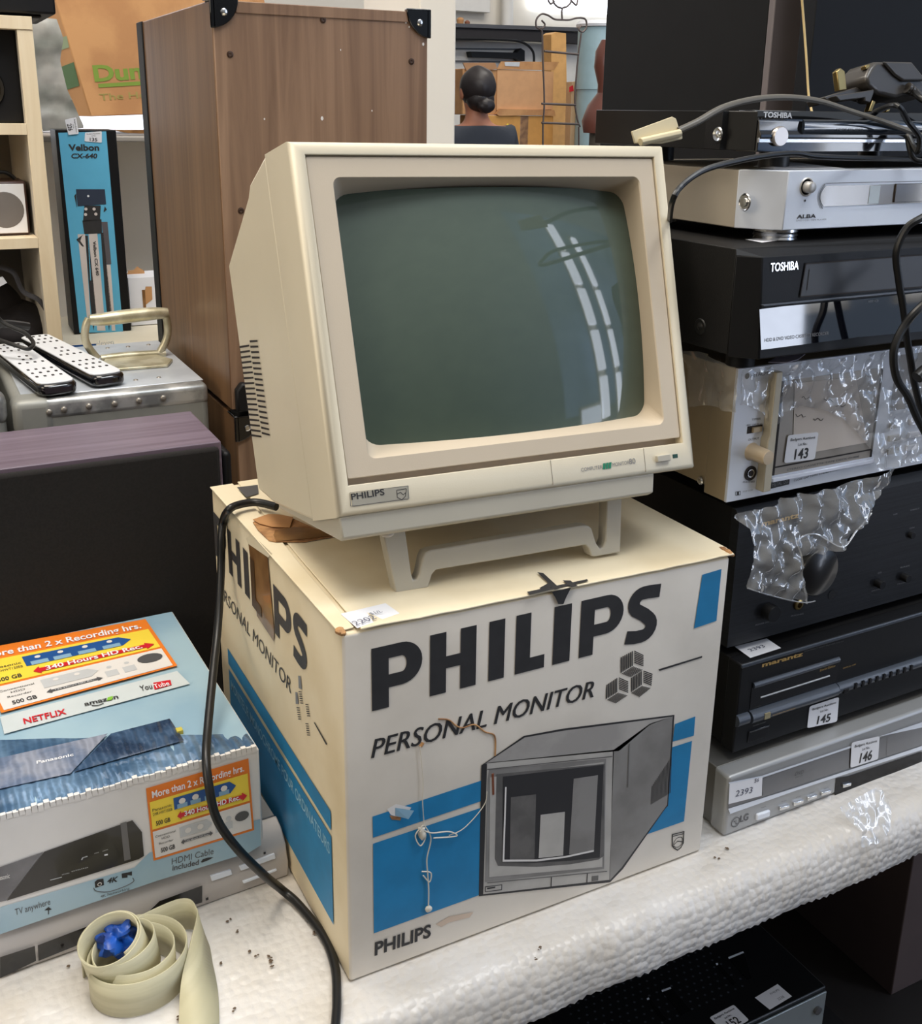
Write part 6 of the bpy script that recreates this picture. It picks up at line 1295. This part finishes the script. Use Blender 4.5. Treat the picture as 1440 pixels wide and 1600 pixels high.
# tripod carton
yt = 1.46
F = Fr((at(121, 515, 'y', yt).x, yt, 0), V((1, -.03, 0)), V((at(82, 205, 'y', yt).x-at(121, 515, 'y', yt).x, 0, at(82, 205, 'y', yt).z-at(121, 515, 'y', yt).z)))
b0 = F.px(160, 519)[1]; b1 = F.px(130, 203)[1]; w_ = F.px(205, 512)[0]; 
T = thing('tripod_carton', tuple(F.P(w_/2, b0, -.05)), 'tall black and bright blue tripod carton leaning beside the shelving', 'box')
mb = MB(); mb.box(F, -.007, w_, b0, b1, 0, -.10, blk); mb.build('carton_body', T, bev=.0015)
zv = lambda L: zoom(L, 0, 200, 4.704)
mb = MB(); mb.ppoly(F, zv([(428, 35), (780, 25), (905, 1500), (585, 1505)]), .0008, M('carton_cyan', (98, 184, 220), .45, var=.04)); mb.build('blue_print', T, smooth=False, norm=False)
mb = MB(); tpm = [(([(558, 450), (770, 450), (780, 560), (570, 575)]), M('printed_tripod_navy', (48, 58, 76), .5)), (([(620, 570), (740, 570), (735, 680), (610, 690)]), ink), (([(605, 680), (745, 670), (750, 775), (620, 780)]), ink), (([(570, 780), (625, 780), (665, 1380), (640, 1400)]), M('printed_tripod_silver', (220, 210, 204), .4)), (([(650, 780), (715, 775), (775, 1490), (715, 1490)]), MATS['printed_tripod_silver']), (([(780, 1005), (812, 1005), (848, 1490), (822, 1490)]), MATS['printed_tripod_silver']),
       (([(625, 790), (650, 790), (710, 1370), (685, 1490), (665, 1300)]), ink), (([(740, 770), (760, 770), (820, 1360), (800, 1490), (770, 1200)]), ink), (([(745, 690), (790, 690), (818, 1000), (785, 1005)]), M('printed_tripod_grey', (96, 92, 96), .5)), (([(560, 820), (615, 780), (600, 800), (590, 830), (618, 870), (605, 872)]), ink), (([(645, 785), (652, 785), (670, 1120), (662, 1120)]), MATS['carton_cyan']), (([(728, 785), (735, 785), (765, 1120), (755, 1120)]), MATS['carton_cyan']), (([(545, 500), (560, 480), (565, 590), (550, 520)]), ink), (([(770, 575), (785, 600), (760, 620)]), ink)]
for L, m in tpm: mb.ppoly(F, zv(L), .0014+.0003*tpm.index((L, m)) if 0 else .0014, m)
for q in ((630, 595), (690, 595), (628, 635), (703, 632)): a, b = F.px(*zv([q])[0]); mb.disc(F, a, b, .0024, .003, MATS['printed_tripod_silver'], 10)
a, b = F.px(*zv([(647, 500)])[0]); mb.disc(F, a, b, .0024, .0022, white, 8); mb.build('printed_picture', T, smooth=False, norm=False)['label'] = 'printed picture of a folded tripod'
mb = MB(); mb.text(F, 'Velbon', zv([(505, 165)])[0], zv([(730, 165)])[0], .0115, .0014, ink, .035); mb.text(F, 'CX-640', zv([(525, 222)])[0], zv([(716, 222)])[0], .0088, .0014, ink, .03, .15)
L = [F.px(*q) for q in zv([(712, 830), (712, 1090)])]; 
F90 = Fr(F.o, -F.u, F.r); mb.text(F90, 'Velbon CX 640', zv([(682, 832)])[0], zv([(706, 1085)])[0], .006, .0020, ink, .02); mb.build('printed_lettering', T, smooth=False, norm=False)
label_lot(F, [(133, 207), (159, 205), (159, 223), (132, 221)], '135', T, .0018)
F2 = Fr(F.P(0, 0, .0022), V(F.r)*.1+V(F.u)*-1, V(F.r)+V(F.u)*.1); label_lot(F2, [(119, 183), (123, 209), (107, 211), (101, 187)], '226', T, .001)
# long white carton it stands on, small cut-out carton
zc_ = at(160, 519, 'y', yt).z
T = thing('white_carton', (.12, 1.5, 0), 'long cream white carton behind the flight case, the tripod carton standing on it', 'box')
mb = MB(); mb.box(Fr((-.055+.012, 1.25, 0), X, Z), 0, .40, 0, F.P(0, b0).z-.0012, 0, -.42, M('cream_carton', (226, 218, 198), .6, var=.05, vs=10)); mb.build('carton_body', T, bev=.002)
F = Fr((-.043, 1.25, 0), X, Z); mb = MB(); mb.ppoly(F, [(105, 540), (150, 537), (150, 545), (107, 548)], .0008, navy); mb.text(F, 'eleven', (150, 541), (178, 538), .010, .0008, ltgrey); mb.build('printed_lettering', T, smooth=False, norm=False)
yk = 1.50; F = Fr((at(203, 500, 'y', yk).x, yk, 0), X, Z); q0, q1 = F.px(205, 505), F.px(260, 431)
T = thing('cut_out_carton', tuple(F.P(.05, q0[1]-.004, -.04)), 'small white carton with brown cut-outs between tripod carton and wooden cabinet', 'box')
bb0 = zc_+.0005
mb = MB(); mb.box(F, q0[0], q1[0]+.02, bb0, q1[1], 0, -.09, white); mb.build('carton_body', T, bev=.001)
zk = lambda L: zoom(L, 0, 200, 4.704)
mb = MB(); mb.ppoly(F, zk([(1070, 1165), (1115, 1165), (1120, 1260), (1070, 1300), (1058, 1240)]), .0008, cork); mb.ppoly(F, zk([(1042, 1190), (1065, 1190), (1075, 1335), (1055, 1335)]), .0010, tape); mb.build('cut_out', T, smooth=False, norm=False)
mb = MB(); mb.prism(F, F.pp(zk([(930, 1085), (945, 1050), (985, 1045), (1010, 1018), (1060, 1050), (1065, 1086)]), -.05), -.05, -.054, cork); mb.build('raised_flap', T)

# cardboard box on the window sill with green print, grey sheet, board
yd = 1.78
FD = Fr((at(142, 182, 'y', yd).x, yd, zl), X, V((at(87, 0, 'y', yd).x-at(142, 182, 'y', yd).x, 0, at(87, 0, 'y', yd).z-at(142, 182, 'y', yd).z)))
T = thing('moving_carton', tuple(FD.P(.2, 0, -.15)), 'large brown cardboard carton with green lettering on the window sill', 'box')
q0 = FD.px(142, 182); hD = FD.px(90, -60)[1]
lx = [(0, q0[1]), (.5, q0[1]), (.5, hD), (0, hD)]
FDs = Fr(FD.P(0, 0, 0), FD.r, FD.u)
mb = MB(); E_ = (at(87, 0, 'y', yd)-at(142, 182, 'y', yd))*1.35; c0 = FD.P(0, q0[1], 0); c1 = FD.P(.45, q0[1]+.02, 0); v_ = [c0, c1, c1+E_, c0+E_]; bk = V((-.13, .24, 0)); mb.add(v_+[p+bk for p in v_], [[0, 1, 2, 3], [7, 6, 5, 4], [0, 4, 5, 1], [1, 5, 6, 2], [2, 6, 7, 3], [3, 7, 4, 0]], cork); mb.build('carton_body', T, bev=.002)
gg = M('carton_green', (122, 148, 56), .6)
mb = MB(); mb.text(FD, 'Dunelm', (148, 127), (288, 118), .033, .001, gg, .035); mb.ppoly(FD, [(153, 131), (290, 123), (290, 129), (154, 137)], .001, gg); mb.text(FD, 'The Home of', (156, 157), (285, 149), .014, .001, M('carton_green_faint', (158, 146, 80), .6), .01); mb.build('printed_lettering', T, smooth=False, norm=False)
FDl = Fr(c0+bk, -bk, E_); 
mb = MB(); mb.ppoly(FDl, [(86, 108), (115, 97), (124, 134), (96, 143)], .001, M('carton_green_dark', (84, 116, 70), .6)); mb.ppoly(FDl, [(72, 66), (104, 56), (108, 74), (78, 84)], .001, M('carton_green_pale', (150, 166, 130), .6)); mb.build('green_tape', T, smooth=False, norm=False)
mb = MB(); F = FX(1.68, at(70, 200, 'y', 1.68).x, 0)
mb.box(Fr((at(75, 195, 'y', 1.6).x, 1.62, zl), X, Z), -.03, .42, -.012, .0, 0, -.5, M('window_sill_board', (150, 144, 136), .5)); mb.build('trim_2', kind='structure', bev=.003)
F = FX(1.60, 0, 0)
mb = MB(); L = F.pp([(44, 26), (88, 30), (98, 60), (94, 95), (104, 140), (132, 200), (66, 205), (58, 150), (50, 80)]); mb.sheet(F, L, .006, .010, 12, 0, M('grey_polythene', (172, 168, 160), .45, rgb2=(140, 142, 132), vs=14), 7); mb.build('polythene_sheet', norm=False, label='greyish polythene sheet hanging between shelving and brown carton', cat='sheet')
mb = MB(); F = FX(1.66, 0, 0); p = F.px(178, 203); mb.prism(F, F.pp([(178, 203), (235, 203), (235, 209), (200, 208)]), 0, -.05, tape); mb.build('small_board', label='thin brown board lying on the sill below the cardboard carton', cat='board')

# ------------------------------------------------------------------ far warehouse
def B(y, x0, y0, x1, y1, depth, name, m, lab=None, cat=None, bev=.004, parent=None, z_to=None):
    F = FX(y); a0, b0 = F.px(x0, y1); a1, b1 = F.px(x1, y0)
    if z_to is not None: b0 = z_to
    mb = MB(); mb.box(F, a0, a1, b0, b1, 0, -depth, m); return mb.build(name, parent, bev=bev, label=lab, cat=cat)
farwhite = M('far_unit_white', (226, 222, 214), .6, var=.03)
B(7.4, 690, 70, 870, 260, .15, 'wall_cupboard', farwhite, 'white cupboard units along the far wall', 'cupboard', z_to=-.8)
B(7.38, 874, 66, 925, 260, .15, 'wall_cupboard', farwhite, 'white cupboard to the right of the dark round opening at the far wall', 'cupboard', z_to=-.8)
mb = MB(); F = FX(7.39); q = F.pp([(690, 75), (812, 76), (812, 78), (690, 77)]); mb.prism(F, q, 0, .01, dgrey); q = F.pp([(690, 94), (812, 96), (812, 98), (690, 96)]); mb.prism(F, q, 0, .01, dgrey); q = F.pp([(728, 81), (800, 83), (806, 76), (812, 80), (812, 96), (806, 96), (800, 92), (730, 90)]); mb.prism(F, q, 0, .08, blk); mb.build('rail', label='black bar handle with a latch across the white cupboard', cat='handle')
mb = MB(); a, b = F.px(858, 86); mb.lathe(F.P(a, b, 0), [(.07, 0), (.07, .05), (.05, .05), (.05, .0)], blk, F.n, 24); mb.build('round_fan', label='round dark opening on the far white wall above the cartons', cat='fan')
T = thing('wall_shelf', tuple(at(800, 55, 'y', 7.2)), 'long dark fronted shelf on the far wall', 'shelf')
F = FX(7.2); mb = MB(); mb.prism(F, F.pp([(690, 36), (925, 44), (925, 50), (690, 42)]), .02, -.3, dgrey); mb.build('board', T); mb = MB(); mb.prism(F, F.pp([(690, 42), (800, 44), (925, 52), (925, 70), (880, 66), (790, 62), (690, 64)]), .0, -.1, M('dark_cloth', (44, 42, 44), .9)); mb.build('cover_strip', T)
mb = MB(); F = FX(7.15); a, b = F.px(728, 36); mb.lathe(F.P(a, b, -.1), [(.025, 0), (.03, .03), (.02, .045), (0, .05)], cork, Z, 14); mb.build('small_pot', label='small tan pot on the far wall shelf, left one', cat='pot')
mb = MB(); a, b = F.px(739, 37); mb.lathe(F.P(a, b, -.1), [(.02, 0), (.022, .02), (.01, .03), (0, .032)], M('rust_pot', (140, 90, 66), .6), Z, 14); mb.build('small_pot', label='smaller reddish pot on the far wall shelf, right one', cat='pot')
mb = MB(); mb.cyl(at(792, 40, 'y', 7.5), at(792, -120, 'y', 7.5), .05, farwhite); mb.build('wall_pipe', label='white vertical pipe on the far wall', cat='pipe')
B(7.5, 640, -100, 768, 12, .1, 'wall_panel', farwhite, 'pale panel high on the far wall', 'panel')
mb = MB(); mb.tube([at(690, 60, 'y', 7.1), at(780, 62, 'y', 7.1), at(815, 66, 'y', 7.1), at(832, 80, 'y', 7.1), at(834, 100, 'y', 7.1)], .01, blk, 8, 6); mb.build('wall_cable', label='black cable sagging from the far shelf', cat='cable')
# stacked cartons
yb = 5.2
F = FX(yb); T = thing('open_carton', tuple(at(820, 178, 'y', yb)), 'open brown carton with spread flaps, upper one of the two behind the person', 'box')
mb = MB(); a0, b0 = F.px(722, 179); a1, b1 = F.px(863, 112); mb.box(F, a0, a1, b0, b1, 0, -.35, cork); mb.build('carton_body', T, bev=.004)
mb = MB(); mb.prism(F, F.pp([(776, 108), (864, 110), (872, 97), (782, 96)]), .0, .01, cork); mb.prism(F, F.pp([(722, 98), (772, 98), (776, 108), (728, 112)]), .0, .01, M('kraft_shade', (172, 128, 90), .8)); mb.prism(F, F.pp([(772, 178), (778, 170), (862, 172), (864, 181), (830, 180), (776, 181)]), .004, .03, cork); mb.build('flap', T)
mb = MB(); mb.prism(F, F.pp([(776, 108), (864, 112), (862, 171), (775, 172)]), .0, .006, M('kraft_light', (208, 158, 112), .75)); mb.build('front_face', T)
mb = MB(); mb.ppoly(F, [(788, 97), (812, 97), (811, 104), (789, 103)], .012, ltgrey); mb.build('clear_tape', T, smooth=False, norm=False)
mb = MB(); a0, b0 = F.px(752, 260); a1, b1 = F.px(862, 181); mb.box(F, a0, a1, -.798, b1-.002, .02, -.3, M('kraft_deep', (206, 150, 78), .75, var=.08)); 
a_, b_ = F.px(816, 200); mb.box(F, a_-.03, a_+.03, b_-1.2, b1-.002, .0, .022, tape); mb.disc(F, *F.px(790, 195), .0225, .008, yellow, 10); mb.build('tall_carton', bev=.004, label='tall golden brown carton under the open one, behind the person', cat='box')
mb = MB(); F = FX(5.6); mb.prism(F, F.pp([(861, 54), (868, 50), (884, 52), (885, 128), (912, 135), (916, 150), (916, 690), (861, 690)]), 0, -.12, M('tan_board', (210, 160, 96), .7, var=.1)); mb.build('tall_card', label='tall tan cardboard sheet leaning right of the stacked cartons', cat='cardboard')
mb = MB(); F = FX(5.0); mb.prism(F, F.pp([(893, 128), (912, 126), (915, 140), (914, 230), (914, 700), (890, 700), (890, 230)]), 0, -.06, M('pale_kraft', (206, 172, 134), .5)); mb.ppoly(F, [(889, 136), (895, 133), (896, 142), (889, 144)], .004, red); mb.build('wrapped_card', label='film wrapped pale card standing before the tall tan sheet', cat='cardboard')
# wire rack
wm = M('rack_wire', (112, 100, 94), .4, metal=.5); yR = 4.4; W_ = lambda x, y: at(x, y, 'y', yR)
T = thing('wire_rack', tuple(W_(880, 200)), 'scrolled thin metal wire rack standing in front of the cartons', 'rack')
def wire(L, nm='wire', r_=.005): mb = MB(); mb.tube([W_(*q) for q in L], r_, wm, 8, 6); mb.build(nm, T)
wire([(848, 95), (847, 60), (846, 48), (838, 42), (838, 30), (846, 22), (856, 24), (866, 30), (878, 31), (890, 31), (902, 28), (914, 30), (916, 42), (910, 50), (904, 46), (908, 40)], 'scroll_frame')
wire([(846, 32), (851, 38), (848, 44), (842, 44)], 'scroll'); wire([(908, 52), (904, 80), (900, 120), (898, 160), (902, 188), (906, 198)], 'upright'); wire([(878, 31), (878, 14), (886, 10), (892, 2), (890, -10), (878, -16), (866, -8), (864, 2), (870, 10), (878, 13)], 'ring')
wire([(866, 2), (860, 6), (856, 0)], 'scroll'); wire([(893, 2), (900, 8), (902, 0)], 'scroll')
for (a, b) in (((850, 80), (903, 85)), ((846, 162), (899, 164)), ((846, 192), (904, 194))): wire([a, b], 'shelf_wire', .006)
wire([(848, 95), (850, 160), (848, 200), (848, 260), (848, 700)], 'upright'); wire([(904, 198), (904, 300), (904, 700)], 'upright')
# light blue bin and brown figure-shaped vase
F = FX(4.75); p = F.px(961, 140); mb = MB(); mb.lathe(F.P(p[0], -.798, -.18), [(.13, 0), (.13, p[1]+.798), (.137, p[1]+.80), (.137, p[1]+1.15)], M('pale_blue_plastic', (168, 196, 204), .45), Z, 28)
mb.lathe(F.P(p[0], p[1]+.355, -.18), [(.147, 0), (.15, .015), (.135, .035), (0, .04)], white, Z, 28); mb.build('storage_bin', label='tall pale blue bin with a white lid, left of the black speaker', cat='bin')
brm = M('brown_glaze', (122, 74, 62), .3, coat=.3); yV = 3.2; V_ = lambda x, y: at(x, y, 'y', yV)
T = thing('brown_vase', tuple(V_(937, 222)), 'narrow waisted brown vase partly hidden by the black speaker', 'vase')
mb = MB(); c = V_(944, 208); zz_ = lambda y: V_(944, y).z-c.z; k_ = (V_(945, 100)-V_(925, 100)).length/20
mb.lathe(c, [(28*k_, 0), (31*k_, zz_(190)), (24*k_, zz_(165)), (12*k_, zz_(145)), (12*k_, zz_(132)), (18*k_, zz_(105)), (17*k_, zz_(80)), (10*k_, zz_(62)), (0, zz_(60))], brm, Z, 26); mb.build('body', T)
mb = MB(); mb.lathe(c-V((0, 0, 1.2)), [(20*k_, 0), (20*k_, 1.2)], M('vase_base_metal', (120, 112, 100), .35, metal=.4), Z, 20); mb.build('base', T)

# ------------------------------------------------------------------ person
yP = 4.25; hc = at(745, 140, 'y', yP); skin = M('skin', (176, 116, 88), .55); hair = M('black_hair', (30, 24, 24), .45, rgb2=(48, 40, 38), kind='wave', vs=60, stretch=(4, 4, .5)); shirt = M('charcoal_shirt', (50, 54, 62), .8, bump=.2, bs=40)
fx_, fz_ = hc.x, -.798
T = thing('person', (fx_, yP, fz_), 'person seen from behind with black hair in a low bun and a dark shirt', 'person')
T.rotation_euler = (0, 0, 0)
hs = (hc.z+.09-fz_)/1.68
def skin_obj(name, V_s, E_s, R_s, m, root=0, lvl=2):
    me = bpy.data.meshes.new(name); me.from_pydata([(x*hs, y*hs, z*hs) for x, y, z in V_s], E_s, []); o = bpy.data.objects.new(name, me); COL.objects.link(o); o.parent = T
    md = o.modifiers.new('skin', 'SKIN'); 
    for i, r_ in enumerate(R_s): me.skin_vertices[0].data[i].radius = (r_[0]*hs, r_[1]*hs) if isinstance(r_, tuple) else (r_*hs, r_*hs)
    me.skin_vertices[0].data[root].use_root = True
    md.use_smooth_shade = True; s = o.modifiers.new('sub', 'SUBSURF'); s.levels = lvl; s.render_levels = lvl; me.materials.append(m); return o
bv = [(0, 0, .95), (0, .01, 1.1), (0, .0, 1.3), (0, -.01, 1.42), (0, .0, 1.48), (0, .01, 1.56), (0, .015, 1.62)]
be = [(0, 1), (1, 2), (2, 3), (3, 4), (4, 5), (5, 6)]; br_ = [(.15, .10), (.13, .09), (.16, .10), (.09, .06), .048, (.072, .088), (.062, .075)]
for s in (-1, 1):
    k = len(bv); bv += [(s*.16, -.01, 1.38), (s*.20, 0, 1.1), (s*.21, .05, .88), (s*.21, .06, .80)]; be += [(2, k), (k, k+1), (k+1, k+2), (k+2, k+3)]; br_ += [.058, .042, .030, (.036, .016)]
    for j, (dx, dl, r_) in enumerate(((-.025, .07, .008), (-.009, .085, .009), (.008, .08, .008), (.022, .065, .007))):
        q = len(bv); bv += [(s*.21+dx, .065, .76), (s*.21+dx, .075, .76-dl*.5), (s*.21+dx, .085, .76-dl)]; be += [(k+3, q), (q, q+1), (q+1, q+2)]; br_ += [r_, r_, r_*.8]
    q = len(bv); bv += [(s*.21, .095, .79), (s*.21, .115, .75)]; be += [(k+3, q), (q, q+1)]; br_ += [.010, .008]
    k = len(bv); bv += [(s*.09, 0, .88), (s*.10, .01, .48), (s*.10, -.01, .08), (s*.11, .11, .03)]; be += [(0, k), (k, k+1), (k+1, k+2), (k+2, k+3)]; br_ += [.085, .055, .038, (.04, .025)]
skin_obj('body', bv, be, br_, skin)
mb = MB()
o_ = V((fx_, yP, fz_))
for s in (-1, 1): mb.ball(o_+V((s*.080*hs, .005, 1.575*hs)), .026, skin, (.4, .7, 1.2), n=8)
mb.build('ear', T)
mb = MB(); mb.ball(o_+V((0, .103*hs, 1.565*hs)), .016, skin, (.8, 1.1, 1.4), n=8); mb.build('nose', T)
mb = MB(); hcn = o_+V((0, -.008, 1.605*hs)); mb.ball(hcn, .096*hs, hair, (.90, 1.06, 1.02), .05, 20, 24); mb.ball(hcn+V((.004, -.080*hs, -.085*hs)), .040*hs, hair, (1.1, .8, .95), .12, 60, 16); mb.ball(hcn+V((0, -.030, -.055*hs)), .070*hs, hair, (1., .9, .9), .04, 30, 16); mb.build('hair', T)
sv = [(0, 0, .93), (0, .01, 1.1), (0, 0, 1.30), (0, -.01, 1.40), (0, -.005, 1.425)]; se = [(0, 1), (1, 2), (2, 3), (3, 4)]; sr = [(.165, .12), (.15, .11), (.185, .12), (.13, .085), (.070, .065)]
for s in (-1, 1):
    k = len(sv); sv += [(s*.165, -.01, 1.375), (s*.20, 0, 1.16)]; se += [(2, k), (k, k+1)]; sr += [.078, .066]
skin_obj('shirt', sv, se, sr, shirt)
tv = [(0, 0, .97)]; te = []; tr = [(.165, .12)]
for s in (-1, 1):
    k = len(tv); tv += [(s*.09, 0, .86), (s*.10, .01, .48), (s*.10, -.01, .09)]; te += [(0, k), (k, k+1), (k+1, k+2)]; tr += [.10, .07, .055]
skin_obj('trousers', tv, te, tr, M('dark_trousers', (40, 42, 52), .8))
